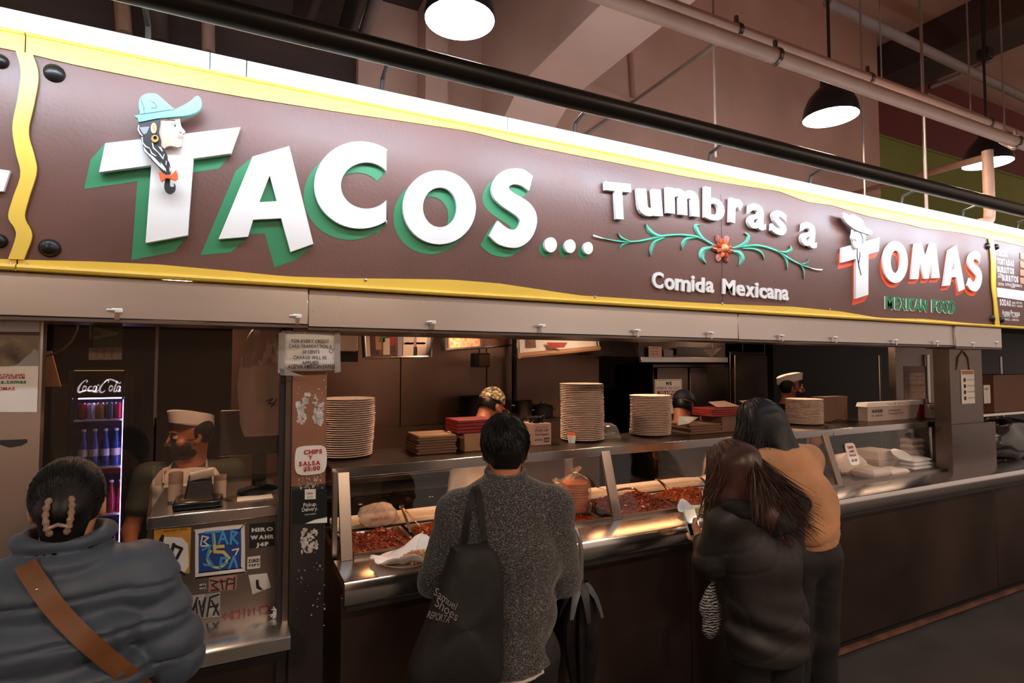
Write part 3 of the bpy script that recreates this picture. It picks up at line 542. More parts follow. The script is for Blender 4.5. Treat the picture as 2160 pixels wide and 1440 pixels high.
def heap(name, x0, x1, y0, y1, label, m, n=900, hh=.05, sz=.011, cat='meat', zbase=1.027, bump=None):
    mb = MB(); r = random.Random(name+label)
    cx, cy = (x0+x1)/2, (y0+y1)/2
    def H(x, y):
        u, v = (x-cx)/((x1-x0)/2), (y-cy)/((y1-y0)/2); e = max(0, 1-max(abs(u), abs(v))**2.4)
        return zbase + hh*e*(.75+.25*math.sin(7*u+3*v+len(label)))
    N = 16
    mb.add([(x0+(x1-x0)*i/N, y0+(y1-y0)*j/N, H(x0+(x1-x0)*i/N, y0+(y1-y0)*j/N)) for j in range(N+1) for i in range(N+1)], [(j*(N+1)+i, j*(N+1)+i+1, (j+1)*(N+1)+i+1, (j+1)*(N+1)+i) for j in range(N) for i in range(N)])
    for _ in range(n):
        x, y = r.uniform(x0+.008, x1-.008), r.uniform(y0+.008, y1-.008); z = H(x, y)+r.uniform(-.002, .007)
        R = Matrix.Rotation(r.uniform(0, 6.3), 3, 'Z') @ Matrix.Rotation(r.gauss(0, .5), 3, 'X') @ Matrix.Rotation(r.gauss(0, .5), 3, 'Y')
        a, b, c = sz*r.uniform(.6, 1.7), sz*r.uniform(.35, .8), sz*r.uniform(.25, .55)
        vs = [Vector((x, y, z)) + R @ Vector((sx*a*r.uniform(.6, 1), sy*b*r.uniform(.6, 1), sz_*c*r.uniform(.6, 1))) for sx in (-1, 1) for sy in (-1, 1) for sz_ in (-1, 1)]
        mb.add(vs, [(0, 1, 3, 2), (4, 6, 7, 5), (0, 4, 5, 1), (2, 3, 7, 6), (0, 2, 6, 4), (1, 5, 7, 3)])
    o = mb.build(name, m, ang=50); tag(o, label, cat, kind='stuff'); return o
pans = [(.475, .80, 'meat_red', .05, 'at the end of the counter beside the brown post'), (.82, 1.15, 'meat_orange', .055, 'with steel tongs standing in it'), (1.17, 1.5, 'meat_red', .03, 'in front of the man in the grey sweater'), (1.52, 1.86, 'sauce', .02, 'below the two tortilla bags'), (1.95, 2.44, 'meat_red', .085, 'with a ladle, heaped highest'), (2.46, 2.85, 'meat_orange', .07, 'beside the heaped ladle pan'), (2.87, 3.25, 'meat_red', .05, 'in front of the black jacket woman'), (3.27, 3.7, 'meat_orange', .04, 'in front of the tan jacket woman')]
for x0, x1, m, hh, w_ in pans:
    pan(x0, x1, 2.60, 2.955, 'stainless steam pan of meat ' + w_)
    heap('chopped_meat' if 'red' in m else 'shredded_meat' if 'orange' in m else 'red_sauce', x0+.02, x1-.02, 2.62, 2.935, ('dark red chopped meat heaped in the steam pan ' if 'red' in m else 'orange shredded meat heaped in the steam pan ' if 'orange' in m else 'glossy red sauce with meat bits in the steam pan ') + w_, m, 900 if m != 'sauce' else 160, hh)
# ---- tongs and ladle
mat('tong_steel', '#c9a890', .25, 1)
def tongs(a, b, c, label):
    """a = hinge, b and c = the two tips"""
    a, b, c = Vector(a), Vector(b), Vector(c); o = thing('tongs', b, label, 'tongs')
    for q_ in (b, c): MB().tube([a, a+(q_-a)*.3+Vector((0, -.004, .004)), q_], [.008, .009, .007], 8, flat=.45).build('arm', 'tong_steel', o)
    MB().lathe([(.009, -.012), (.012, -.006), (.012, .006), (.009, .012)], a, 10, 'y').build('hinge', 'chrome', o)
tongs(P(847, 1068, Y=2.86), P(866, 1122, Y=2.78), P(884, 1108, Y=2.84), 'steel tongs standing open in the orange shredded meat')
tongs(P(1386, 1010, Y=3.0), P(1420, 1048, Y=2.84), P(1424, 1044, Y=2.86), 'steel tongs stuck in the heaped red meat pan')
tongs(P(1476, 1005, Y=3.02), P(1502, 1040, Y=2.84), P(1506, 1036, Y=2.88), 'steel tongs beside the head of the brown-haired woman')
lad = thing('ladle', P(1352, 1048, Y=2.82), 'bent chrome ladle hooked into the heaped red meat', 'ladle')
MB().tube([P(1275, 1050, Y=2.72), P(1292, 1036, Y=2.74), P(1320, 1030, Y=2.76), P(1338, 1030, Y=2.79), P(1350, 1040, Y=2.81), P(1353, 1054, Y=2.82)], .007, 10).build('handle', 'chrome', lad)
c = P(1355, 1062, Y=2.82); MB().lathe([(.03, 0), (.028, -.015), (.015, -.026), (.001, -.028)], c, 16, caps=False).build('bowl', 'chrome', lad)
# ---- bagged tortillas and bread
mat('tortilla', '#d9a14f', .6, noise=(12, .15)); mat('bread_orange', '#d07a34', .55, noise=(14, .2)); mat('bag_print', '#b05a55', .6)
def baggy(c, r, h, seed, n=28, m=16, knot=True, crum=.10):
    """crumpled plastic bag surface gathered to a knot on top"""
    rr = random.Random(seed); mb = MB(); ph = [rr.uniform(0, 6.28) for _ in range(8)]
    prof = [(.92, 0), (1, .08), (1.02, .35), (1.0, .62), (.9, .72), (.55, .80), (.16, .85), (.12, .88), (.34, .95), (.42, 1.0)] if knot else [(.8, 0), (1, .15), (1.0, .45), (.9, .7), (.7, .88), (.35, .98), (.02, 1)]
    P_ = smooth_line(prof, m); vs = []
    for i, (q_, z) in enumerate(P_):
        for k in range(n):
            a = 2*PI*k/n; d = 1+crum*(math.sin(3*a+ph[0]+4*z)*.4+math.sin(7*a+ph[1]-6*z)*.35+math.sin(11*a+ph[2]+9*z)*.3)*(1+2*max(0, z-.6))
            vs.append((c[0]+r[0]*q_*d*math.cos(a), c[1]+r[1]*q_*d*math.sin(a), c[2]+h*z+.004*math.sin(5*a+ph[3])*(z > .02)))
    mb.add(vs, [(i*n+k, i*n+(k+1) % n, (i+1)*n+(k+1) % n, (i+1)*n+k) for i in range(m-1) for k in range(n)] + [tuple(range(n-1, -1, -1))]); return mb
c = P(800, 1108, Z=1.08); c.y += .03
b = thing('tortilla_bag', c, 'bagged yellow tortillas in clear printed plastic on the white cutting board', 'food bag')
baggy(c, (.095, .07), .105, 3, knot=False, crum=.22).build('plastic_bag', 'plastic_white', b)
MB().lathe([(.05, .004), (.06, .008), (.06, .024), (.05, .028)], c+Vector((.018, 0, 0)), 20).build('tortillas', 'tortilla', b)
text('bag_print', 'TORTILLAS', c+Vector((-.055, -.078, .04)), .012, 'bag_print', b, bold=.03)
for i, (x, y, w_, h, lab) in enumerate(((1258, 1092, .092, .25, 'tall clear bag of stacked orange flat breads tied on top behind the glass'), (1213, 1090, .078, .18, 'shorter clear bag of stacked orange flat breads beside the tall bread bag'))):
    c = P(x, y, Z=1.06); c = Vector((c.x, 2.80+.05*i, 1.052)); b = thing('bread_bag', c, lab, 'food bag')
    for k in range(12 if i == 0 else 8):
        MB().lathe([(.074, 0), (.078, .004), (.077, .010), (.068, .013)] if i == 0 else [(.062, 0), (.066, .004), (.065, .010), (.056, .013)], c+Vector((.004*math.sin(k*2.1), .004*math.cos(k*1.7), .004+.0138*k)), 20).build('flat_bread', 'bread_orange', b)
    baggy(c, (w_, .085), h, 5+i, crum=.07).build('plastic_bag', 'plastic_film', b)
    MB().tube([c+Vector((0, 0, h*.865+.004)) + Vector((.012*math.cos(a)*w_/.08, .011*math.sin(a), 0)) for a in np.linspace(0, 6.28, 12)], .003, 5).build('twist_tie', 'white', b)
# ---- glass jar between the bags and ladle
c = Vector((P(1275, 1095, Z=1.06).x, 2.68, 1.052)); j = thing('spice_jar', c, 'small clear glass jar in front of the knotted bread bag', 'jar')
MB().lathe([(.02, 0), (.024, .004), (.024, .045), (.018, .055), (.018, .062), (.016, .062), (.016, .054), (.022, .044), (.022, .006)], c, 18, caps=False).build('jar_glass', 'glass', j); MB().lathe([(.02, .062), (.02, .075), (.001, .076)], c, 18).build('jar_lid', 'chrome', j)
# ---- plates of tacos on the ledge
mat('wax_paper', '#eeeceb', .5, noise=(9, .04)); mat('taco_meat', '#8a5a3c', .5, noise=(70, .45), col2='#c9a06a'); mat('lime', '#8fae3c', .4); mat('cilantro', '#6f8a4a', .5, noise=(60, .5), col2='#c7b48a')
def taco_plate(c, r, seed, label, fm):
    c = Vector(c); rr = random.Random(seed); t_ = thing('taco_plate', c, label, 'plate of food')
    MB().lathe([(.001, .004), (r*.7, .004), (r, .018), (r*1.01, .021), (r*.7, 0), (.001, 0)], c, 28, caps=False).build('foam_plate', 'foam', t_)
    mb = MB(); n, m = 36, 7; ph = [rr.uniform(0, 6.3) for _ in range(6)]; vs = []
    for i in range(m):
        q_ = i/(m-1)
        for k in range(n):
            a = 2*PI*k/n; sq = 1+.22*abs(math.cos(2*a+ph[5]))**.7; rad = r*1.12*q_*sq
            up = .010+.008*q_+max(0, q_-.55)*(.05*math.sin(2*a+ph[0])+.035*math.sin(3*a+ph[1])+.03)*1.3 + .006*math.sin(8*a+ph[2])*q_
            vs.append((c.x+rad*math.cos(a), c.y+rad*.8*math.sin(a), c.z+max(.0035+.006*q_, up)))
    mb.add(vs, [(i*n+k, i*n+(k+1) % n, (i+1)*n+(k+1) % n, (i+1)*n+k) for i in range(1, m-1) for k in range(n)] + [tuple(range(n, 2*n))])
    o = mb.build('wax_paper', 'wax_paper', t_); sd = o.modifiers.new('thick', 'SOLIDIFY'); sd.thickness = .0012
    return t_
c1 = Vector((P(848, 1178, Z=1.05).x, 2.405, 1.05)); tp = taco_plate(c1, .115, 2, 'tacos on white wax paper beside the elbow of the man in the grey sweater', 'taco_meat')
def heap_part(par, c, rx, ry, hh, m, n, seed, name, sz=.008):
    mb = MB(); r = random.Random(seed)
    for _ in range(n):
        a, q_ = r.uniform(0, 6.3), math.sqrt(r.random()); x, y = c.x+rx*q_*math.cos(a), c.y+ry*q_*math.sin(a); z = c.z+hh*(1-q_*q_)+r.uniform(0, .004)
        R = Matrix.Rotation(r.uniform(0, 6.3), 3, 'Z') @ Matrix.Rotation(r.gauss(0, .6), 3, 'X'); e = [sz*r.uniform(.4, 1.1) for _ in range(3)]
        mb.add([Vector((x, y, z)) + R @ Vector((sx*e[0], sy*e[1]*.7, s_*e[2]*.5)) for sx in (-1, 1) for sy in (-1, 1) for s_ in (-1, 1)], [(0, 1, 3, 2), (4, 6, 7, 5), (0, 4, 5, 1), (2, 3, 7, 6), (0, 2, 6, 4), (1, 5, 7, 3)])
    o = mb.build(name, m, par); o['kind'] = 'stuff'; return o
heap_part(tp, c1+Vector((.045, -.035, .018)), .075, .05, .03, 'taco_meat', 420, 1, 'taco_filling')
MB().tube([c1+Vector((.035, -.03, .03)), c1+Vector((.05, -.02, .08)), c1+Vector((.075, -.01, .125))], [.006, .0035, .004], 6, flat=.5).build('plastic_fork', 'white_gloss', tp)
MB().lathe([(.001, 0), (.018, .004), (.022, .012), (.015, .02), (.001, .022)], c1+Vector((.09, .0, .02)), 12).build('lime_wedge', 'lime', tp)
c2 = Vector((P(1478, 1082, Z=1.05).x, 2.42, 1.05)); tp = taco_plate(c2, .12, 9, 'taco topped with cilantro on white paper next to the brown-haired woman', 'cilantro')
heap_part(tp, c2+Vector((.0, -.02, .016)), .085, .05, .03, 'cilantro', 420, 4, 'taco_filling')
MB().tube([c2+Vector((.0, 0, .03)), c2+Vector((.01, .01, .08)), c2+Vector((.015, .02, .13))], [.005, .003, .0035], 6, flat=.5).build('plastic_fork', 'white_gloss', tp)
MB().lathe([(.001, 0), (.022, .004), (.026, .01), (.018, .018), (.001, .02)], c2+Vector((.06, -.045, .016)), 12).build('lime_wedge', 'lime', tp)
nk = MB(); q0 = Vector((P(1470, 1100, Z=1.05).x, 2.318, 1.052)); nk.box(q0+Vector((-.07, -.025, 0)), q0+Vector((.06, .03, .006)), Matrix.Rotation(.25, 3, 'Z')); tag(nk.build('paper_napkin', 'wax_paper', bevel=.002), 'folded white paper napkin on the steel ledge in front of the cilantro taco', 'napkin')
# ---- the umbrella hooked on the ledge
ub = P(1218, 1170, Y=2.27); ux = ub.x
u = thing('umbrella', (ux, 2.27, .45), 'folded black umbrella hanging by its curved handle from the counter ledge', 'umbrella')
mat('handle_grey', '#8d8583', .25, .4, coat=.3); mat('umbrella_cloth', '#121112', .5, noise=(20, .2)); mat('umbrella_lining', '#55585c', .4, noise=(10, .2))
MB().tube([(ux-.045, 2.36, 1.055), (ux-.044, 2.36, 1.085), (ux-.036, 2.345, 1.115), (ux-.018, 2.31, 1.128), (ux-.002, 2.275, 1.115), (ux+.006, 2.258, 1.08), (ux+.008, 2.25, 1.02), (ux+.008, 2.25, .93), (ux+.008, 2.25, .9)], .0115, 12).build('handle', 'handle_grey', u)
MB().tube([(ux+.008, 2.25, .91), (ux+.008, 2.25, .22)], .006, 8).build('shaft', 'steel', u)
MB().lathe([(.014, .90), (.02, .885), (.02, .86), (.012, .855)], (ux+.008, 2.25, 0), 14).build('runner', 'black', u)
cn = MB(); n = 32; lv = [(.85, .045), (.78, .062), (.7, .075), (.6, .075), (.5, .062), (.38, .042), (.28, .022), (.23, .008)]; vs = []
for z, r in lv:
    for k in range(n): a = 2*PI*k/n; rr_ = r*(1+.35*math.sin(8*a)*(.6 if z > .4 else .3)); vs.append((ux+.008+rr_*math.cos(a), 2.25+rr_*.8*math.sin(a), z))
cn.add(vs, [(i*n+k, i*n+(k+1) % n, (i+1)*n+(k+1) % n, (i+1)*n+k) for i in range(len(lv)-1) for k in range(n)]); cn.build('canopy', 'umbrella_cloth', u)
for k in range(10):
    a = 2*PI*k/10+.2; d = Vector((math.cos(a), .6*math.sin(a), 0)); tn = Vector((-math.sin(a), .6*math.cos(a), 0)); L_ = .05+.05*random.random(); rows = []
    for s_ in (0, .3, .6, .85, 1): 
        cc = Vector((ux+.008, 2.25, .875-.05*s_-.09*s_*s_*random.uniform(.7, 1.1))) + d*(.035+L_*1.2*s_); wd = .028*(1-.65*s_)
        rows.append([cc-tn*wd, cc+Vector((0, 0, .012*(1-s_))), cc+tn*wd])
    MB().add([p for r in rows for p in r], [(r*3+c_, r*3+c_+1, r*3+c_+4, r*3+c_+3) for r in range(4) for c_ in range(2)]).build('canopy_flap', 'umbrella_cloth' if k % 2 else 'umbrella_lining', u)
MB().tube([(ux+.008, 2.25, .23), (ux+.008, 2.25, .16)], [.006, .003], 8).build('ferrule', 'steel', u)
# ---- stacks of foam plates on the shelf
fp = MB().lathe([(.001, 0), (.085, 0), (.095, .004), (.130, .014), (.136, .0135), (.137, .016), (.130, .018), (.094, .007), (.085, .0035), (.001, .0035)], (0, 0, 0), 32, caps=False).mesh('foam_plate'); fp.materials.append(MATS['foam'])
stacks = [(727, 950, .305, 'in the stack against the brown post', (.03, 0)), (1228, 931, .355, 'in the tallest stack, beside the clear bowl', (.02, .02)), (1371, 917, .27, 'in the stack beside the worker in the navy cap', (.03, .01)), (1697, 889, .205, 'in the short stack in front of the white-capped worker', (0, 0))]
for x, y, h, w_, lean in stacks:
    c = P(x, y-3, Z=SHZ); c.y = min(2.97, max(2.83, c.y)); c.x = P(x, y-3, Y=c.y).x; pitch = .0108; n = int((h-.018)/pitch)+1
    for i in range(n):
        o = bpy.data.objects.new('foam_plate', fp); C.objects.link(o); q_ = i/n
        o.location = (c.x+lean[0]*math.sin(2.2*q_)*.5+random.uniform(-.0015, .0015), c.y+lean[1]*q_+random.uniform(-.0015, .0015), SHZ+.0005+i*pitch)
        tag(o, 'white foam plate ' + w_, 'plate', 'foam plates '+w_)
# ================================================================== inside the stall
# ---- boxes and papers on the plate shelf
def on_shelf(x, y): v = P(x, y, Z=SHZ); return v
def obox(name, x0, x1, y0, y1, z0, z1, m, label, cat, rot=0, bevel=.003):
    o = MB().box((x0, y0, z0), (x1, y1, z1), Matrix.Rotation(rot, 3, 'Z')).build(name, m, bevel=bevel); return tag(o, label, cat)
zs = SHZ+.001
a = P(868, 950, Y=2.95); b = P(948, 950, Y=2.95)
for i in range(7):
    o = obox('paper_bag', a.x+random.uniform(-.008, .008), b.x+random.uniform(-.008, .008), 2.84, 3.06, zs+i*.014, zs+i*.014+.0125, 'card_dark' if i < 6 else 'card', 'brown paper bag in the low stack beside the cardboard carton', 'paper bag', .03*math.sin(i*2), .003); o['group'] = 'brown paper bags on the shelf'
a = P(966, 952, Y=2.93).x; b = P(1040, 952, Y=2.93).x
ct = thing('carton', ((a+b)/2, 2.93, zs), 'plain brown carton under the red flat packages on the shelf', 'carton')
MB().box((a, 2.83, zs), (b, 3.04, zs+.092)).build('carton_body', 'card', ct, bevel=.003); MB().box((a-.002, 2.829, zs+.088), (b+.002, 3.041, zs+.096)).build('carton_flap', 'card', ct)
a2 = P(952, 905, Y=2.93).x; b2 = P(1030, 905, Y=2.93).x
for i in range(4):
    o = obox('red_package', a2+random.uniform(-.006, .006), b2+random.uniform(-.006, .006), 2.84, 3.03, zs+.098+i*.018, zs+.098+i*.018+.0165, 'red_print', 'flat red package stacked on the brown carton', 'package', .04*math.sin(i*3), .003); o['group'] = 'red packages on the carton'
a = P(1122, 945, Y=2.88).x; b = P(1161, 940, Y=2.88).x; mat('carton_pink', '#b49182', .7)
ct = thing('foil_sheet_box', ((a+b)/2, 2.93, zs), 'beige pop-up foil sheets box with a torn black opening', 'box')
MB().box((a, 2.87, zs), (b, 3.02, zs+.125)).build('box_body', 'carton_pink', ct, bevel=.002)
for s_, z, h in (('HEAVY DUTY', .098, .010), ('POP-UP', .078, .014), ('Foil Sheets', .056, .014), ('49206', .026, .012)): text('print', s_, (a+.012 if s_ == '49206' else (a+b)/2, 2.8692, zs+z), h, 'ink_red' if z > .09 else 'ink', ct, align='l' if s_ == '49206' else 'c', bold=.03, width=(b-a)*.42 if s_ == '49206' else (b-a)*.7)
MB().box((b-.05, 2.8685, zs+.016), (b-.012, 2.8695, zs+.042)).build('print_block', 'ink', ct); text('print', '500', (b-.047, 2.868, zs+.022), .013, 'carton_pink', ct, bold=.03, width=.032)
mb = MB(); r = random.Random(4)
for i in range(9): c = Vector(((a+b)/2+r.uniform(-.04, .04), 2.94+r.uniform(-.03, .03), zs+.125)); mb.tube([c, c+Vector((r.uniform(-.03, .03), r.uniform(-.03, .03), .03)), c+Vector((r.uniform(-.05, .05), 0, r.uniform(.02, .05)))], [.014, .018, .004], 6, flat=.3)
mb.build('torn_liner', 'black', ct)
c = on_shelf(1168, 925); c.y = 2.88; o = thing('salsa_cup', (c.x, c.y, zs), 'tiny white cup with an orange top beside the foil sheets box', 'cup')
MB().lathe([(.02, 0), (.026, .04), (.026, .045), (.001, .045)], (c.x, c.y, zs), 16).build('cup_body', 'white', o); MB().lathe([(.024, .045), (.022, .055), (.001, .062)], (c.x, c.y, zs), 12).build('cup_top', 'orange_sign', o)
c = on_shelf(1288, 925); cb = Vector((c.x+.02, 3.0, zs)); o = thing('clear_bowl', cb, 'upturned cloudy plastic bowl beside the tallest plate stack', 'bowl'); MB().lathe([(.085, 0), (.085, .005), (.078, .04), (.06, .075), (.03, .09), (.001, .092)], cb, 24, caps=False).build('bowl_shell', 'plastic_film', o); MB().lathe([(.085, 0), (.09, .002), (.09, .006), (.085, .007)], cb, 24, caps=False).build('bowl_rim', 'plastic_film', o)
# packages right of the navy-capped worker
a = P(1432, 920, Y=2.95).x; b = P(1500, 915, Y=2.95).x
for i in range(4):
    o = obox('paper_bag', a+random.uniform(-.01, .01), b+random.uniform(-.01, .01), 2.85, 3.05, zs+i*.017, zs+i*.017+.0155, 'card_dark', 'brown paper bag in the stack beside the open red packages', 'paper bag', .04*math.sin(i*2), .003); o['group'] = 'brown paper bags beside the red packages'
o = MB().slab([P(1430, 902, Y=2.84), P(1432, 884, Y=2.86), P(1474, 885, Y=3.0), P(1452, 898, Y=2.86)], (0, .002, .004)).build('paper_sheet', 'paper', smooth=False); o.location.z = zs+.070; tag(o, 'loose white paper sheet on the brown bags beside the navy cap', 'paper')
a = P(1498, 915, Y=2.95).x; b = P(1580, 908, Y=2.95).x
ct = thing('carton', ((a+b)/2, 2.95, zs), 'brown carton under the opened red packages beside the black-haired woman', 'carton'); MB().box((a+.01, 2.85, zs), (b, 3.06, zs+.105)).build('carton_body', 'card_dark', ct, bevel=.003)
MB().box((a+.008, 2.848, zs+.099), (b+.002, 3.062, zs+.108)).build('carton_lid', 'card_dark', ct, bevel=.002)
a = P(1482, 880, Y=2.95).x
for i in range(4):
    o = obox('red_package', a+random.uniform(-.006, .006), b+random.uniform(-.006, .006), 2.86, 3.05, zs+.110+i*.014, zs+.110+i*.014+.0125, 'red_print', 'flat red package in the opened pile beside the black-haired woman', 'package', .05*math.sin(i*3), .003); o['group'] = 'red packages beside the black-haired woman'
for i, (x, w_) in enumerate(((1525, .22), (1590, .16))):
    c = P(x, 870, Y=2.96); o = MB().slab([(c.x-.12, 2.9, zs+.17), (c.x+.08, 2.88, zs+.172), (c.x+.10, 3.04, zs+.20), (c.x-.05, 3.05, zs+.195)], (0, 0, .003)).build('paper_sheet', 'carton_pink', smooth=False); tag(o, ('curled pink paper sheet on the left end of the opened red packages', 'curled pink paper sheet on the red packages nearest the black hair')[i], 'paper')
c = P(1758, 885, Y=3.02); ct = thing('carton', (c.x, 3.05, zs), 'grey-brown square carton behind the short plate stack', 'carton'); MB().box((c.x-.16, 3.0, zs), (c.x+.16, 3.1, zs+.2)).build('carton_body', 'card_dark', ct, bevel=.004); MB().box((c.x-.162, 2.998, zs+.19), (c.x+.162, 3.102, zs+.204)).build('carton_lid', 'card_dark', ct)
o = thing('metal_tongs', P(1740, 890, Z=zs), 'steel tongs lying on the shelf behind the short plate stack', 'tongs'); q0, q1 = on_shelf(1738, 893), on_shelf(1775, 880)
for s_ in (-.01, .01): MB().tube([(q0.x, 2.9, zs+.012), (q0.x+.12, 2.9+s_, zs+.03), (q0.x+.26, 2.9+2*s_, zs+.025)], .006, 8, flat=.5).build('arm', 'chrome', o)
# 40011 box
a = P(1828, 885, Y=2.86).x; b = P(1945, 885, Y=2.86).x
ct = thing('bag_carton', ((a+b)/2, 2.93, zs), 'long white and red carton marked 40011 on the plate shelf', 'box')
mat('carton_white', '#b8a59b', .7); mat('carton_red', '#8e2320', .6)
MB().box((a, 2.85, zs), (b, 2.93, zs+.125)).build('carton_body', 'carton_white', ct, bevel=.002)
MB().slab([(a-.02, 2.846, zs+.122), (b, 2.846, zs+.122), (b-.02, 2.846, zs+.155), (a, 2.846, zs+.155)], (0, .09, 0)).build('carton_lid', 'white', ct, smooth=False)
MB().slab([(b-.11, 2.8492, zs+.001), (b+.30, 2.8492, zs+.001), (b+.30, 2.8492, zs+.12), (b-.05, 2.8492, zs+.12)], (0, .08, 0)).build('red_end', 'carton_red', ct, smooth=False)
for s_, x, z, h, w_ in (('40011', .05, .072, .024, .15), ('16 x1000', .05, .040, .016, .15), ('STANDARD', .28, .075, .014, .18), ('T1/6 BAGS', .28, .050, .014, .22)): text('print', s_, (a+x, 2.8485, zs+z), h, 'ink', ct, width=w_, bold=.05 if h > .02 else .0)
text('print', 'TRUE BAGS', ((a+b)/2-.14, 2.845, zs+.130), .016, 'ink_red', ct, width=.3)
for i, x in enumerate((1958, 1984)):
    c = P(x, 880, Y=2.84); o = thing('label_box', (c.x, 2.83, zs), 'small white label box marked 40011 ' + ('against the long red carton' if i == 0 else 'at the end of the shelf by the steel post'), 'box')
    MB().box((c.x-.05, 2.80, zs), (c.x+.05, 2.845, zs+.12)).build('box_body', 'carton_white', o, bevel=.002); text('print', '40011', (c.x, 2.799, zs+.075), .02, 'ink', o, align='c', width=.08, bold=.05); text('print', 'T-SHIRT', (c.x, 2.799, zs+.1), .01, 'ink_red', o, align='c', width=.07)
    for k in range(3): text('print', 'BAGS', (c.x, 2.799, zs+.058-.016*k), .008, 'ink_red', o, align='c', width=.06)
# ---- dry end of the case: foam boxes, cups, round sign
zd = 1.046
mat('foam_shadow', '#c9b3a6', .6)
def clam(x, y, z, w_, d_, h_, label, m='foam', g=None):
    o = thing('foam_box', (x, y, z), label, 'food box', g)
    MB().hexa([(x-w_*.42, y-d_*.42, z), (x+w_*.42, y-d_*.42, z), (x+w_*.42, y+d_*.42, z), (x-w_*.42, y+d_*.42, z), (x-w_*.5, y-d_*.5, z+h_*.5), (x+w_*.5, y-d_*.5, z+h_*.5), (x+w_*.5, y+d_*.5, z+h_*.5), (x-w_*.5, y+d_*.5, z+h_*.5)]).build('box_base', m, o, bevel=.006)
    MB().hexa([(x-w_*.5, y-d_*.5, z+h_*.52), (x+w_*.5, y-d_*.5, z+h_*.52), (x+w_*.5, y+d_*.5, z+h_*.52), (x-w_*.5, y+d_*.5, z+h_*.52), (x-w_*.4, y-d_*.4, z+h_), (x+w_*.4, y-d_*.4, z+h_), (x+w_*.4, y+d_*.4, z+h_), (x-w_*.4, y+d_*.4, z+h_)]).build('box_lid', m, o, bevel=.006)
xa = lambda px, Y: P(px, 1000, Y=Y).x
for k in range(3): clam(xa(1920, 2.75), 2.75, zd+k*.03, .26, .22, .029, 'white foam box in the low stack under the glowing oval lid', 'white', 'foam boxes under the oval lid')
c = Vector((xa(1897, 2.72), 2.70, zd+.125)); o = MB().lathe([(.001, .004), (.06, .004), (.075, .0), (.078, .006), (.06, .010), (.001, .010)], c, 24, caps=False).build('plate_lid', 'white_gloss'); o.rotation_euler = (.5, -.1, 0); tag(o, 'white oval lid leaning on the low foam box stack', 'lid')
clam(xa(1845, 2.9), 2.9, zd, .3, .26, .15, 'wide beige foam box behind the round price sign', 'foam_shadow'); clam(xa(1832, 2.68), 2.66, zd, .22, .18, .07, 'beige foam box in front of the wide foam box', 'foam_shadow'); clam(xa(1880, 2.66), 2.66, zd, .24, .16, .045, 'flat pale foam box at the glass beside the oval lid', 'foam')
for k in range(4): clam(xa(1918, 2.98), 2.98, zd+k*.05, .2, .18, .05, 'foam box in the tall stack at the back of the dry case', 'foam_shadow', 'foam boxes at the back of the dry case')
b = thing('plastic_sack', (xa(1790, 2.85), 2.85, zd), 'crumpled white plastic sack beside the round price sign', 'plastic bag'); baggy((xa(1790, 2.85), 2.85, zd), (.16, .1), .15, 12, knot=False, crum=.2).build('sack_film', 'foam', b); baggy((xa(1793, 2.85)+.13, 2.82, zd), (.06, .06), .06, 13, knot=False, crum=.2).build('sack_fold', 'foam', b)
yg = lambda z: 2.545+(z-1.055)*(2.654-2.545)/(SHZ-.03-1.055)
def octsign(c, w_, h_, lines, m, name, label, cat, nrm_y=-1, tilt=0, col='ink_red'):
    o = thing(name, c, label, cat); pts = [(.32, .5), (-.32, .5), (-.5, .34), (-.5, -.3), (-.3, -.5), (.3, -.5), (.5, -.3), (.5, .34)]
    MB().slab([(c[0]+p[0]*w_, c[1]+tilt*p[1]*h_, c[2]+p[1]*h_) for p in smooth_line(pts+[pts[0]], 40)[:-1]], (0, .004, 0)).build('sign_plate', m, o, smooth=False)
    for s_, dx, dz, h in lines: text('print', s_, (c[0]+dx*w_, c[1]+tilt*dz*h_-.002, c[2]+dz*h_), h, col, o, align='c', bold=.05, v=Vector((0, tilt, 1)))
    return o
zc = 1.25; c = P(1798, 957, Y=yg(zc)-.006); octsign((c.x, c.y, c.z), .115, .15, [('CHIPS', 0, .26, .016), ('AND', 0, .08, .015), ('SALSA', 0, -.1, .015), ('$5.00', 0, -.34, .016)], 'white', 'price_sign', 'round white chips and salsa price sign taped on the sneeze guard glass', 'sign', tilt=.29)
# ---- menu light boxes below the stall ceiling
mat('picture_dark', '#3b2a24', .5, noise=(14, .5), col2='#7a4a38')
def lightbox(name, q, label, depth=.09):
    """q = four corners (bl, br, tr, tl)"""
    o = thing(name, q[0], label, 'picture frame'); q = [Vector(v) for v in q]; c = sum(q, Vector())/4
    MB().slab(q, (0, depth, 0)).build('case', 'black', o, smooth=False)
    for u_ in (.2, .8): h_ = q[3]*(1-u_)+q[2]*u_; MB().tube([h_+Vector((0, depth/2, -.01)), (h_.x, h_.y+depth/2, 2.33)], .006, 6).build('hanger', 'black', o)
    for i in range(4):
        a, b = q[i], q[(i+1) % 4]; MB().tube([a+Vector((0, -.004, 0)), b+Vector((0, -.004, 0))], .009, 8).build('frame_bar', 'steel', o)
    return o
def inset(o, q, u0, u1, v0, v1, m, d=.003, nm='picture'):
    q = [Vector(v) for v in q]
    def at(u, v): return (q[0]*(1-u)+q[1]*u)*(1-v)+(q[3]*(1-u)+q[2]*u)*v+Vector((0, -d, 0))
    return MB().add([at(u0, v0), at(u1, v0), at(u1, v1), at(u0, v1)], [(0, 1, 2, 3)]).build(nm, m, o, smooth=False)
mat('pic_white', '#cdb5a4', .5); mat('pic_grey', '#8d7f86', .5); mat('pic_red', '#9c2b22', .5); mat('pic_green', '#3c7a43', .5); mat('pic_skin', '#a87a5c', .5); mat('pic_food', '#b5533a', .5, noise=(40, .6), col2='#d8b18a')
Yb = 3.55
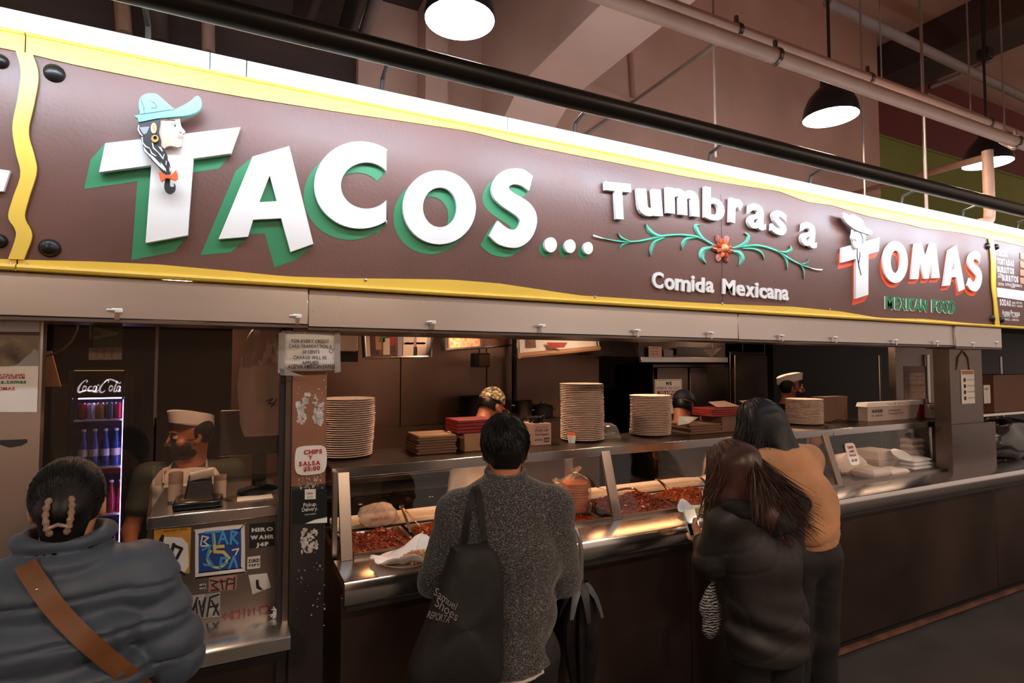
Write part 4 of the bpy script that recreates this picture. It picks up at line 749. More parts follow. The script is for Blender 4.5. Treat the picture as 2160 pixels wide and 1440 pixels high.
q = [P(771, 754, Y=Yb), P(908, 752, Y=Yb), P(912, 700, Y=Yb), P(768, 700, Y=Yb)]
o = lightbox('picture_frame', q, 'framed cartoon taco and cook pictures below the stall ceiling')
inset(o, q, .02, .98, .03, 1, 'pic_grey', .002); inset(o, q, .08, .48, .03, 1, 'picture_dark', .0035); inset(o, q, .02, .07, .03, 1, 'pic_white', .0035)
for u0, u1, v0, v1, m in ((.15, .24, .3, .95, 'pic_skin'), (.26, .36, .1, .75, 'pic_white'), (.2, .3, .6, .95, 'pic_green'), (.34, .42, .45, .8, 'pic_red'), (.56, .72, .05, .9, 'pic_white'), (.76, .92, .05, .9, 'pic_white'), (.60, .70, .8, 1, 'picture_dark'), (.80, .9, .8, 1, 'picture_dark'), (.72, .78, .05, .4, 'ink'), (.58, .76, .5, .58, 'pic_skin'), (.76, .9, .5, .58, 'pic_skin')): inset(o, q, u0, u1, v0, v1, m, .005)
q = [P(940, 738, Y=3.35), P(1078, 728, Y=3.75), P(1080, 700, Y=3.75), P(938, 700, Y=3.35)]
o = lightbox('picture_frame', q, 'steel framed food photograph tilted below the stall ceiling'); inset(o, q, .03, .97, .06, 1, 'picture_dark', .003); inset(o, q, .05, .48, .1, 1, 'pic_food', .005); inset(o, q, .84, .88, .3, .8, 'pic_red', .005)
q = [P(1093, 755, Y=3.6), P(1262, 738, Y=3.9), P(1258, 700, Y=3.9), P(1090, 700, Y=3.6)]
o = lightbox('menu_lightbox', q, 'white menu light box with a red band below the stall ceiling'); inset(o, q, .02, .98, .12, 1, 'paper', .003); inset(o, q, .08, .2, .35, .9, 'picture_dark', .005)
MB().add([P(1153, 722, Y=3.67), P(1197, 722, Y=3.67), P(1190, 733, Y=3.67), P(1158, 734, Y=3.67)], [(0, 1, 2, 3)]).build('red_band', 'pic_red', o, smooth=False)
MB().tube([q[0]+Vector((0, -.01, .015)), q[1]+Vector((0, -.01, .015))], .022, 8).build('lower_trim', 'card', o)
p = P(1016, 760, Y=4.2); o = thing('speaker_box', p, 'small black wall speaker with a brown front below the tilted picture', 'speaker'); MB().box(p+Vector((-.06, 0, -.055)), p+Vector((.075, .1, .06))).build('housing', 'black', o, bevel=.006); MB().box(p+Vector((-.025, -.006, -.045)), p+Vector((.07, 0, .05))).build('grille', 'card_dark', o, bevel=.003); MB().tube([p+Vector((0, .05, .06)), (p.x, p.y+.05, 2.32)], .008, 8).build('bracket', 'black', o)
p = P(736, 725, Y=3.2); o = thing('paper_towel_box', p, 'small white dispenser under the stall ceiling beside the brown post', 'dispenser'); MB().box(p+Vector((-.05, 0, -.04)), p+Vector((.05, .1, .2))).build('housing', 'pic_white', o, bevel=.006); MB().box(p+Vector((-.07, .1, -.1)), Vector((p.x+.07, p.y+.12, 2.33))).build('back_plate', 'black', o)
# ---- stove, pole, pots and back shelf
st = thing('gas_range', (1.1, 4.25, 0), 'black gas range with steel trim and control knobs behind the counter', 'stove')
rx0, rx1, ry = .50, 1.62, 4.0
bx('range_body', (rx0, ry, .1), (rx1, 4.54, .96), 'black_metal', st, bevel=.005)
MB().box((rx0, ry-.03, 1.08), (rx1, 4.54, 1.12)).build('griddle_top', 'steel_dark', st, bevel=.004); MB().box((rx0, ry-.012, .80), (rx1, ry, 1.08)).build('control_panel', 'black', st)
MB().box((rx0, ry-.045, 1.0), (rx1, ry-.012, 1.012)).build('trim_rail', 'steel', st)
for i in range(6):
    x = rx0+.12+i*.17; MB().lathe([(.022, 0), (.022, -.025), (.014, -.03)], (x, ry-.012, .93), 14, 'y').build('knob', 'chrome' if i % 3 == 1 else 'black', st); MB().box((x-.04, ry-.02, .975), (x+.04, ry-.012, .98)).build('knob_plate', 'steel', st)
MB().box((rx0, 4.50, 1.12), (rx1, 4.54, 1.40)).build('back_guard', 'steel_brown', st)
pw = P(1090, 800, Y=4.4); o = MB().tube([(pw.x, 4.45, 0), (pw.x, 4.45, 2.32)], .022, 12).build('support_pole', 'black'); tag(o, 'black upright pole on the steel back wall behind the stock pot', 'pole')
sp = thing('wall_shelf', (pw.x+.2, 4.4, 1.5), 'dark steel wall shelf carrying the stock pot and lidded pan', 'shelf')
zsh = P(1130, 880, Y=4.35).z
MB().box((pw.x-.1, 4.18, zsh-.02), (pw.x+.36, 4.55, zsh)).build('shelf_board', 'steel_dark', sp, bevel=.003); MB().box((pw.x+.1, 4.4, zsh-.15), (pw.x+.12, 4.55, zsh-.02)).build('shelf_bracket', 'steel_dark', sp)
def pot(c, r, h, label, m='black_metal', lid=False, name='stock_pot'):
    o = thing(name, c, label, 'pot'); MB().lathe([(r*.95, 0), (r, .006), (r, h), (r*1.03, h+.004), (r*.97, h+.004), (r*.96, .01), (.001, .01)], c, 28, caps=False).build('pot_body', m, o)
    for s_ in (-1, 1): MB().tube([Vector(c)+Vector((s_*r, -.02, h*.75)), Vector(c)+Vector((s_*(r+.03), -.015, h*.76)), Vector(c)+Vector((s_*(r+.03), .015, h*.76)), Vector(c)+Vector((s_*r, .02, h*.75))], .006, 8).build('handle', m, o)
    if lid: MB().lathe([(r*1.04, h+.004), (r*.9, h+.02), (.02, h+.035), (.015, h+.05), (.001, h+.052)], c, 24).build('lid', m, o)
    return o
pot((pw.x+.03, 4.35, zsh), .085, .15, 'dark steel stock pot on the wall shelf beside the pole', 'steel_dark'); pot((pw.x+.24, 4.37, zsh), .095, .085, 'wide foil-covered pan on the wall shelf', 'black_metal', True, 'covered_pan')
pp = P(975, 880, Y=4.4); pot((pp.x+.1, 4.3, 1.14), .16, .5, 'big black pot behind the camouflage-capped worker', 'black_metal', name='tall_pot')
# ---- refrigerators
def fridge2(x0, x1, y, z1, label, sp_):
    o = thing('steel_refrigerator', ((x0+x1)/2, y, 0), label, 'refrigerator'); bx('cabinet', (x0, y, .1), (x1, y+.6, z1), 'steel_dark', o, bevel=.004)
    for a, b in zip(sp_, sp_[1:]): MB().box((a+.012, y-.05, .2), (b-.012, y, z1-.03)).build('door', 'steel_dark', o, bevel=.006)
    for x in sp_[1:-1]: MB().tube([(x-.05, y-.075, 1.1), (x-.05, y-.085, 1.3), (x-.05, y-.075, 1.6)], .012, 8).build('door_handle', 'black', o)
    for x in (x0+.05, x1-.05): bx('foot', (x-.02, y+.05, 0), (x+.02, y+.09, .1), 'black', o)
    return o
fy = 4.2; f0, f1 = P(1378, 800, Y=fy).x, P(1604, 800, Y=fy).x; fm = P(1446, 800, Y=fy).x; fm2 = P(1532, 800, Y=fy).x
zf = P(1450, 768, Y=fy).z
fr = fridge2(f0, fm2-.004, fy, zf, 'two-door steel refrigerator with the service refusal sign', [f0, fm, fm2-.004]); zf2 = P(1570, 742, Y=fy).z
fr2 = fridge2(fm2, f1, fy-.05, zf2, 'tall single-door steel refrigerator beside the dark kitchen', [fm2, f1])
o = thing('refusal_sign', P(1410, 840, Y=fy-.056), 'white WE RESERVE THE RIGHT TO REFUSE SERVICE sign on the refrigerator door', 'sign')
yq = fy-.058; a, b = P(1381, 800, Y=yq), P(1439, 860, Y=yq); MB().box((a.x, yq, b.z-.05), (b.x, yq+.004, a.z)).build('sign_plate', 'white', o)
w_, cx = b.x-a.x, (a.x+b.x)/2
for (x0, x1, z0, z1) in ((a.x+.008, b.x-.008, a.z-.011, a.z-.008), (a.x+.008, a.x+.011, b.z-.03, a.z-.008), (b.x-.011, b.x-.008, b.z-.03, a.z-.008)): MB().box((x0, yq-.001, z0), (x1, yq, z1)).build('border_line', 'ink', o)
text('print', 'WE', (cx, yq-.001, a.z-.055), .028, 'ink', o, align='c', bold=.07); text('print', 'RESERVE THE RIGHT', (cx, yq-.001, a.z-.098), .026, 'ink', o, align='c', width=w_*.84)
MB().box((a.x+.03, yq-.001, a.z-.19), (b.x-.03, yq, a.z-.11)).build('red_block', 'red_print', o); text('print', 'TO REFUSE', (cx, yq-.002, a.z-.143), .026, 'white', o, align='c', bold=.06, width=w_*.66); text('print', 'SERVICE', (cx, yq-.002, a.z-.183), .026, 'white', o, align='c', bold=.06, width=w_*.5); text('print', 'TO ANYONE', (cx, yq-.001, a.z-.23), .024, 'ink', o, align='c', width=w_*.7)
# hood with labels
hy = 4.0; h0, h1 = P(1300, 740, Y=hy).x, P(1530, 740, Y=hy).x; hz0 = P(1400, 764, Y=hy).z
o = thing('vent_hood', ((h0+h1)/2, hy, hz0), 'stainless vent hood with warning labels over the refrigerators', 'hood')
MB().hexa([(h0-.35, hy+.1, hz0+.06), (h0+.25, hy, hz0+.05), (h0+.25, hy+.5, hz0+.05), (h0-.35, hy+.5, hz0+.06), (h0-.35, hy+.2, 2.31), (h0+.25, hy+.15, 2.31), (h0+.25, hy+.5, 2.31), (h0-.35, hy+.5, 2.31)]).build('hood_skirt', 'steel', o, smooth=False)
MB().box((h0+.25, hy, hz0+.03), (h1, hy+.5, 2.31)).build('hood_box', 'steel_dark', o, bevel=.004); MB().box((h0+.25, hy-.03, hz0-.0), (h1, hy, hz0+.05)).build('hood_lip', 'steel', o, bevel=.003)
def pq(par, pts, Y, m, nm='label'): return MB().add([P(x, y, Y=Y) for x, y in pts], [(0, 1, 2, 3)]).build(nm, m, par, smooth=False)
mat('label_cream', '#d8bfae', .6)
l_ = pq(o, [(1368, 752), (1396, 753), (1396, 731), (1368, 730)], hy-.034, 'label_cream')
for i, s_ in enumerate(('NO SMOKING', 'FIRE SYSTEM', 'CALL 911')): c = P(1371, 736+i*6, Y=hy-.036); text('print', s_, c, .012, 'ink_red' if i < 2 else 'ink', l_, width=.095)
pq(o, [(1400, 752), (1420, 752), (1420, 738), (1400, 737)], hy-.034, 'pic_grey'); pq(o, [(1378, 716), (1434, 718), (1434, 713), (1378, 711)], hy-.034, 'white'); c = P(1400, 717, Y=hy-.036); text('print', 'EXIT 02', c, .012, 'ink', o, width=.05)
MB().add([P(1427, 749, Y=hy-.032), P(1508, 752, Y=hy-.032), P(1508, 733, Y=hy-.032), P(1427, 731, Y=hy-.032)], [(0, 1, 2, 3)]).build('dark_panel', 'black', o, smooth=False)
mat('red_led', '#ff3030', .4, emis=('#ff2020', 3)); c = P(1503, 743, Y=hy-.036); MB().lathe([(.006, 0), (.004, -.004)], c, 10, 'y').build('indicator', 'red_led', o)
# ---- ceiling lights of the stall
mat('ceil_lamp', '#fff1e2', .5, emis=('#ffd3ac', E_CEIL))
for i, (x, y, rr_, lab) in enumerate(((P(1665, 728, Z=2.30).x, P(1665, 728, Z=2.30).y, .14, 'round ceiling light above the white-capped worker'), (1.35, 3.2, .12, 'round ceiling light above the camouflage-capped worker'), (2.5, 3.3, .12, 'round ceiling light above the navy-capped worker'), (-.25, 2.95, .11, 'round ceiling light above the cashier'), (4.6, 3.4, .12, 'round ceiling light at the dry end of the counter'))):
    o = thing('ceiling_light', (x, y, 2.30), lab, 'lamp'); MB().lathe([(rr_, 0), (rr_+.015, 0), (rr_+.015, .02), (rr_, .02)], (x, y, 2.298), 28, caps=False).build('rim', 'white', o); MB().lathe([(.001, -.008), (rr_*.6, -.006), (rr_, .006), (rr_, .012), (.001, .012)], (x, y, 2.298), 28, caps=False).build('diffuser', 'ceil_lamp', o)
p = P(1500, 740, Y=3.6); o = thing('paper_cone', p, 'white paper cone hanging below the ceiling beside the hood', 'paper'); MB().add([p+Vector(v) for v in ((-.1, 0, .01), (.0, -.06, .02), (.13, 0, .03), (.02, .06, .02), (.0, 0, -.06))], [(0, 1, 2, 3), (0, 4, 1), (1, 4, 2), (2, 4, 3), (3, 4, 0)]).build('cone_sheet', 'carton_white', o, smooth=False); MB().tube([p+Vector((.02, 0, .02)), (p.x+.02, p.y, 2.32)], .003, 6).build('string', 'white', o)
# ---- the dark kitchen at the back right
ky = 5.2; kx0, kx1 = P(1612, 800, Y=ky).x, P(1890, 800, Y=ky).x
ks = thing('kitchen_rack', ((kx0+kx1)/2, ky, 0), 'black kitchen rack with hanging pots in the dark back room', 'rack')
for z in (1.0, 1.55, 1.95): MB().box((kx0, ky, z-.02), (kx1, ky+.4, z)).build('rack_shelf', 'black_metal', ks)
for x in (kx0+.02, (kx0+kx1)/2, kx1-.02):
    for y in (ky+.02, ky+.38): MB().tube([(x, y, 0), (x, y, 2.2)], .015, 8).build('rack_post', 'steel_dark', ks)
r = random.Random(3)
for i in range(7):
    x = kx0+.25+i*(kx1-kx0-.4)/7; rr_ = r.uniform(.08, .14); pot((x, ky+.2, (1.0, 1.55)[i % 2]), rr_, r.uniform(.1, .25), ('small', 'dark', 'wide', 'deep', 'squat', 'tall', 'narrow')[i]+' steel pot on the rack in the dark kitchen', 'steel_dark', i % 3 == 0)
# ---- steel wall with poster and the right-hand post
wy = 3.0; wx0, wx1 = P(1890, 800, Y=wy).x, P(2010, 800, Y=wy).x
w_ = struct(bx('stall_wall_right', (wx0, wy, 0), (wx1+.5, wy+.06, 2.32), 'steel_dark')); mat('poster_paper', '#a58d80', .7, noise=(30, .1))
def poster(name, q, Y, m, label, nlines, head=None, tilt=0):
    a, b = P(*q[0], Y=Y), P(*q[1], Y=Y); o = thing(name, ((a.x+b.x)/2, Y, b.z), label, 'notice'); MB().box((a.x, Y-.003, b.z), (b.x, Y, a.z)).build('sheet', m, o)
    h = (a.z-b.z); 
    if head: MB().box((a.x+.01, Y-.0045, a.z-h*.13), (b.x-.01, Y-.003, a.z-h*.02)).build('header', head, o)
    return o, a, b, h
o, a, b, h = poster('wall_notice', ((1906, 772), (1960, 840)), wy, 'poster_paper', 'faded notice sheet on the steel wall above the 40011 carton', 9)
for i, s_ in enumerate(('NOTICE TO PATRONS', 'county public health', 'food facility rating', 'inspection record', 'posted by order of', 'the department')): text('print', s_, (a.x+.03, wy-.004, a.z-h*(.2+.12*i)), h*.035, 'card_dark', o, width=(b.x-a.x)*.75)
MB().box((a.x+.03, wy-.004, a.z-h*.62), (b.x-.03, wy-.003, a.z-h*.56)).build('coloured_bar', 'card', o)
px0, px1 = P(2004, 800, Y=2.5).x, P(2072, 800, Y=2.5).x
pr_ = struct(bx('column_stall_right', (px0, 2.5, 0), (px1, 2.62, 2.32), 'steel_dark'))
struct(bx('column_stall_right_base', (px0-.06, 2.47, .0), (px1+.12, 2.5, 1.42), 'steel_dark'))
o, a, b, h = poster('column_notice', ((2026, 780), (2056, 850)), 2.499, 'paper', 'narrow illustrated notice with an orange heading on the right steel column', 4, 'card')
for i in range(4):
    MB().lathe([(.018, 0), (.018, -.001)], (a.x+.05, 2.4955, a.z-h*(.3+.18*i)), 10, 'y').build('pictogram', 'ink', o); text('print', ('stay home if sick', 'cover your cough', 'wash your hands', 'keep distance')[i], (a.x+.09, 2.4955, a.z-h*(.31+.18*i)), .014, 'ink', o, width=.11)
MB().tube([(px0+.1, 2.497, 1.86), (px0+.12, 2.495, 1.96), (px0+.2, 2.495, 2.02), (px0+.28, 2.495, 1.96), (px0+.3, 2.497, 1.86)], .006, 6).build('hanging_cord', 'card', o)
# ---- the neighbouring stall at the far right
nx = px1+.15
struct(bx('neighbour_wall', (px1+.05, 4.6, 0), (14, 4.7, 2.9), 'blackish')); struct(bx('neighbour_ceiling', (px1+.05, 2.3, 2.42), (14, 4.7, 2.5), 'stall_ceiling'))
bx_ = P(2095, 792, Y=3.0); b2_ = P(2165, 865, Y=3.0); o = thing('big_carton', ((bx_.x+b2_.x)/2, 3.0, b2_.z), 'big brown carton on a rack in the neighbouring stall', 'carton'); MB().box((bx_.x, 3.0, b2_.z), (b2_.x+.4, 3.4, bx_.z)).build('carton_body', 'card_dark', o, bevel=.004); MB().box((bx_.x-.005, 2.995, bx_.z-.02), (b2_.x+.4, 3.405, bx_.z+.005)).build('carton_lid', 'card_dark', o)
rk = thing('steel_rack', (bx_.x+.3, 3.2, 0), 'steel rack holding the big carton in the neighbouring stall', 'rack'); MB().box((px1+.1, 2.95, b2_.z-.025), (b2_.x+.6, 3.45, b2_.z-.001)).build('rack_shelf', 'steel_bright', rk)
for x in (px1+.13, b2_.x+.5):
    for y in (2.98, 3.42): MB().tube([(x, y, 0), (x, y, 2.0)], .014, 8).build('rack_post', 'steel', rk)
o, a, b, h = poster('rack_notice', ((2074, 812), (2089, 850)), 2.967, 'paper', 'white paper slip hanging on the rack beside the big carton', 0); text('print', 'MENU', (a.x+.02, 2.962, a.z-.05), .02, 'ink', o)
sk = P(2120, 980, Z=1.055); sk.x += .45; b = thing('black_sack', (sk.x, 2.62, 1.051), 'heap of crumpled black plastic sacks on the end of the counter', 'bag'); baggy((sk.x+.1, 2.72, 1.051), (.5, .2), .36, 31, knot=False, crum=.16).build('sack_body', 'black_gloss', b); baggy((sk.x+.55, 2.66, 1.051), (.4, .2), .22, 33, knot=False, crum=.16).build('sack_fold', 'black_gloss', b)
# ================================================================== the brown post between cash window and food counter
mat('post_brown', '#8b5f48', .5, .2, noise=(3, .18), bump=(25, .1)); mat('residue', '#b5ada6', .7, noise=(40, .4)); mat('post_black', '#221e1e', .5, noise=(6, .3))
PY = 2.30
a, b = P(617, 800, Y=PY).x, P(690, 800, Y=PY).x
po = thing('steel_post', ((a+b)/2, PY+.04, 0), 'brown worn steel post covered with notices beside the food counter', 'post')
zsp = P(650, 1025, Y=PY).z
bx('post_upper', (a, PY, zsp), (b, PY+.1, 2.07), 'post_brown', po, bevel=.004); bx('post_lower', (a, PY, 0), (b, PY+.1, zsp), 'post_black', po, bevel=.004)
bx('post_side', (P(592, 800, Y=PY+.04).x, PY+.03, 0), (a, PY+.1, 2.06), 'blackish', po); bx('steel_edge', (a-.022, PY+.012, .9), (a-.002, PY+.03, 2.06), 'steel_dark', po)
def speck(x0, x1, y0, y1, n, seed, name='glue_residue', m='residue', s0=.002, s1=.010):
    r = random.Random(seed); mb = MB()
    for _ in range(n):
        c = P(r.uniform(x0, x1), r.uniform(y0, y1), Y=PY-.0006-r.random()*.0004); k = r.randint(4, 6); R_ = r.uniform(s0, s1); st_ = r.uniform(.4, 2.2); ph = r.uniform(0, 6)
        mb.add([c+Vector((R_*math.cos(ph+6.283*i/k)*r.uniform(.5, 1.1), 0, R_*st_*math.sin(ph+6.283*i/k)*r.uniform(.5, 1.1))) for i in range(k)], [tuple(range(k))])
    o = mb.build(name, m, po, smooth=False); o['kind'] = 'stuff'; return o
speck(627, 645, 850, 894, 60, 1); speck(661, 682, 848, 894, 60, 2); speck(640, 670, 832, 850, 14, 3); speck(622, 688, 800, 832, 10, 4, s1=.005); speck(625, 680, 1000, 1030, 50, 5, s1=.004); speck(635, 672, 1115, 1165, 70, 6); speck(622, 688, 1180, 1330, 26, 7, s1=.005)
# credit card notice
t = thing('card_charge_notice', P(655, 780, Y=PY-.02), 'white taped notice about the 50 cents credit card charge hanging on the brown post', 'notice')
q = [P(592, 783, Y=PY-.03), P(716, 781, Y=PY-.03), P(714, 700, Y=PY-.03), P(594, 697, Y=PY-.03)]
n = 10; mb = MB(); vs = []
for j in range(5):
    for i in range(n+1):
        u, v = i/n, j/4; p = (q[0]*(1-u)+q[1]*u)*(1-v)+(q[3]*(1-u)+q[2]*u)*v; vs.append(p+Vector((0, .003*math.sin(5*u+3*v)+.006*(1-v)*math.sin(9*u), 0)))
mb.add(vs, [(j*(n+1)+i, j*(n+1)+i+1, (j+1)*(n+1)+i+1, (j+1)*(n+1)+i) for j in range(4) for i in range(n)]); s_ = mb.build('paper_sheet', 'paper', t); s_.modifiers.new('thick', 'SOLIDIFY').thickness = .001
mat('clip_grey', '#8f827b', .4); mat('tape', '#a7a09a', .25, alpha=.55)
MB().slab([P(618, 700, Y=PY-.037), P(690, 700, Y=PY-.037), P(688, 681, Y=PY-.035), P(622, 679, Y=PY-.035)], (0, .003, 0)).build('brown_tape', 'card', t, smooth=False)
for qq in ([(586, 786), (600, 790), (602, 698), (588, 702)], [(706, 786), (719, 784), (717, 690), (706, 690)], [(592, 791), (640, 793), (600, 778), (590, 776)], [(690, 690), (712, 684), (716, 700), (690, 701)]): MB().slab([P(*p, Y=PY-.041) for p in qq], (0, .001, 0)).build('clear_tape', 'tape', t, smooth=False)
for i, (s_, xa_, xb_, y) in enumerate((('FOR EVERY CREDIT', 615, 694, 722), ('CARD TRANSACTION A', 609, 700, 733), ('.50 CENTS', 636, 674, 745), ('CHARGE WILL BE', 619, 689, 757), ('APPLIED', 637, 672, 768))):
    a_, b_ = P(xa_, y, Y=PY-.042), P(xb_, y, Y=PY-.042); text('print', s_, a_, .0125, 'ink', t, width=(b_-a_).length, bold=.018, gap=.1)
a_, b_ = P(607, 777, Y=PY-.043), P(706, 776, Y=PY-.043); text('handwriting', 'ACEPAN AMERICAN EXPRES', a_, .015, 'ink', t, width=(b_-a_).length, bold=.03, shear=.2)
MB().tube([P(x, y, Y=PY-.042) for x, y in ((694, 741), (698, 736), (703, 737), (702, 742), (697, 744), (694, 741))], .0012, 5).build('pen_mark', 'ink', t)
# chips y salsa
c = P(656, 970, Y=PY-.006); octsign((c.x, c.y, c.z), .112, .108, [('CHIPS', .06, .22, .0155), ('Y', -.02, .03, .0145), ('SALSA', -.04, -.18, .0155), ('$5:00', .03, -.37, .0155)], 'paper', 'price_sign', 'white octagonal CHIPS Y SALSA 5 dollar sign taped on the brown post', 'sign')
# delivery placard
mat('placard', '#101a1d', .35); mat('placard_green', '#2c8f63', .4)
t = thing('delivery_placard', P(655, 1100, Y=PY-.004), 'dark pickup and delivery placard with a white tab on the post', 'notice')
def pl(pts, m, d, nm): return MB().slab([P(x, y, Y=PY-d) for x, y in pts], (0, .0015, 0)).build(nm, m, t, smooth=False)
pl([(618, 1104), (690, 1101), (690, 1031), (618, 1036)], 'placard', .003, 'board'); pl([(645, 1104), (690, 1102), (690, 1091), (665, 1096)], 'white', .005, 'white_corner'); pl([(643, 1104), (646, 1104), (690, 1091), (690, 1089), (662, 1096)], 'placard_green', .0045, 'green_line'); pl([(643, 1053), (666, 1052), (666, 1031), (643, 1032)], 'paper', .006, 'white_tab')
for s_, xa_, xb_, y, h, m in (('Uber', 647, 661, 1043, .010, 'ink'), ('eats', 648, 660, 1050, .008, 'placard_green'), ('Pickup.', 640, 668, 1069, .0145, 'white'), ('Delivery.', 637, 670, 1079, .0145, 'white'), ('YOUR CHOICE', 642, 666, 1087, .005, 'white')):
    a_, b_ = P(xa_, y, Y=PY-.0075), P(xb_, y, Y=PY-.0075); text('print', s_, a_, h, m, t, width=(b_-a_).length)
# ================================================================== the cash counter with stickers
CY = 2.45; cz = 1.345
x0, x1 = P(316, 1090, Y=CY).x, P(592, 1060, Y=CY).x
cc = thing('cash_counter', ((x0+x1)/2, CY, 0), 'stainless cash counter covered with stickers and graffiti', 'counter')
mat('panel_steel', '#8f837c', .38, 1, noise=(1.5, .08), bump=(4, .03))
bx('counter_top', (x0-.01, CY-.012, cz-.045), (x1, 3.0, cz), 'steel', cc, bevel=.004); bx('front_sheet', (x0, CY, .90), (x1, CY+.03, cz-.045), 'panel_steel', cc)
bx('counter_body', (x0, CY+.03, .05), (x1, 2.98, cz-.046), 'steel_dark', cc); bx('lower_front', (x0-.05, 2.37, .0), (x1+.02, CY+.03, .86), 'steel_dark', cc)
lz = .935
MB().add([(x, y, z) for x in (x0-.25, x1+.022) for (y, z) in ((CY, lz), (2.20, lz), (2.185, lz-.008), (2.185, lz-.05), (2.195, lz-.055), (2.37, lz-.055), (CY, lz-.03))], [(i, (i+1) % 7, 7+(i+1) % 7, 7+i) for i in range(7)] + [tuple(range(7)), tuple(range(13, 6, -1))]).build('ledge', 'steel_bright', cc, ang=50)
MB().box((x0-.25, 2.19, lz-.085), (x1+.01, 2.2, lz-.055)).build('ledge_apron', 'black', cc)
bx('side_frame', (x1, CY-.02, .9), (x1+.02, CY+.05, 1.36), 'black', cc); bx('left_leg', (x0-.24, 2.36, 0), (x0-.2, 2.40, lz-.055), 'steel_dark', cc)
def stk(pts, m, d=.0015, par=cc, nm='sticker', Y=CY): return MB().slab([P(x, y, Y=Y-d) for x, y in pts], (0, .0008, 0)).build(nm, m, par, smooth=False)
def lines(par, L_, d, m, w_=1.4, nm='graffiti', Y=CY):
    """painted strokes: polylines in the measured frame, joined in one flat mesh"""
    mb = MB(); k = 0
    for ln in L_:
        for (xa_, ya_), (xb_, yb_) in zip(ln, ln[1:]):
            l = math.hypot(xb_-xa_, yb_-ya_) or 1; nx_, ny_ = -(yb_-ya_)/l*w_, (xb_-xa_)/l*w_; ex, ey = (xb_-xa_)/l*w_*.6, (yb_-ya_)/l*w_*.6; k += 1
            mb.add([P(x, y, Y=Y-d-k*6e-6) for x, y in ((xa_-ex+nx_, ya_-ey+ny_), (xb_+ex+nx_, yb_+ey+ny_), (xb_+ex-nx_, yb_+ey-ny_), (xa_-ex-nx_, ya_-ey-ny_))], [(0, 1, 2, 3)])
    return mb.build(nm, m, par, smooth=False)
def sz(p): return (p[0]/3, 960+p[1]/3)
mat('stk_orange', '#b9822f', .5, noise=(9, .25)); mat('stk_blue', '#26407f', .4, noise=(5, .15)); mat('stk_lightblue', '#3f8fc4', .45); mat('stk_pink', '#a5776c', .5, noise=(14, .2)); mat('stk_grey', '#9b948e', .5, noise=(30, .3)); mat('stk_white', '#d6d0ca', .5, noise=(8, .06)); mat('stk_yellow', '#c2b169', .5); mat('red_paint', '#9c3a34', .6)
s1 = stk([sz(p) for p in [(975, 765), (1200, 745), (1210, 455), (975, 470)]], 'stk_orange'); s1['label'] = 'orange film sticker overpainted with white and black tags'
stk([sz(p) for p in [(985, 700), (1000, 560), (1020, 515), (1150, 520), (1190, 560), (1195, 700), (1160, 755), (1000, 740)]], 'stk_white', .0025, s1, 'white_paint')
a_ = P(345, 1122, Y=CY-.004); text('print', 'THE LAST OPUS', a_, .006, 'ink', s1, width=.075)
lines(s1, [[sz(p) for p in l] for l in ([(1000, 650), (1015, 540), (1030, 510), (1010, 640), (1060, 570), (1080, 690)], [(1060, 690), (1100, 570), (1150, 590), (1120, 650), (1060, 690), (1170, 755)], [(1100, 560), (1060, 700)])], .004, 'ink', 3.2)
lines(s1, [[sz(p) for p in l] for l in ([(1005, 700), (1040, 705)], [(1010, 750), (1070, 745)])], .004, 'ink', 1.0)
s2 = stk([sz(p) for p in smooth_line([(1236, 480), (1250, 468), (1530, 438), (1548, 450), (1550, 715), (1540, 735), (1255, 768), (1236, 755), (1236, 480)], 36)[:-1]], 'stk_white'); s2['label'] = 'blue accessibility sign sticker overpainted with light blue tags'
stk([sz(p) for p in smooth_line([(1258, 505), (1272, 492), (1510, 465), (1525, 475), (1525, 695), (1515, 710), (1275, 738), (1258, 725), (1258, 505)], 36)[:-1]], 'stk_blue', .0025, s2, 'blue_field')
lines(s2, [[sz(p) for p in l] for l in ([(1350, 500), (1360, 610), (1415, 612), (1450, 650)], [(1355, 580), (1415, 575)])], .0038, 'stk_yellow', 3.4, 'wheelchair_mark'); lines(s2, [[sz((1375+62*math.cos(a), 650+60*math.sin(a))) for a in np.linspace(.2, 4.0, 16)]], .0036, 'stk_yellow', 2.6, 'wheelchair_mark')
lines(s2, [[sz(p) for p in l] for l in ([(1300, 490), (1390, 480)], [(1345, 485), (1350, 560)], [(1385, 560), (1410, 480), (1440, 560)], [(1395, 530), (1430, 528)], [(1460, 560), (1465, 480), (1500, 490), (1470, 520), (1505, 560)], [(1280, 600), (1330, 570), (1310, 640), (1350, 700), (1290, 690)], [(1390, 720), (1400, 650), (1440, 650)], [(1400, 690), (1440, 680)], [(1450, 715), (1480, 640), (1500, 710)])], .0042, 'stk_lightblue', 2.4)
lines(s2, [[sz(p) for p in l] for l in ([(1270, 570), (1280, 510), (1320, 520), (1290, 545), (1320, 570), (1275, 575)], [(1470, 600), (1510, 590), (1490, 630)])], .0046, 'stk_white', 1.5)
s3 = stk([sz(p) for p in [(1577, 590), (1740, 572), (1740, 420), (1577, 435)]], 'ink'); s3['label'] = 'black HIRO WAHR sticker with white letters'
for s_, xa_, xb_, y in (('HIRO', 1592, 1728, 484), ('WAHR', 1584, 1735, 532), ('J4F', 1620, 1698, 578)): a_, b_ = P(*sz((xa_, y)), Y=CY-.003), P(*sz((xb_, y-8)), Y=CY-.003); text('print', s_, a_, .0135, 'stk_white', s3, width=(b_-a_).length, bold=.07, u=b_-a_)
s4 = stk([sz(p) for p in [(1564, 722), (1645, 712), (1648, 634), (1566, 644)]], 'stk_white'); s4['label'] = 'small white ZUMZI TSPT sticker'
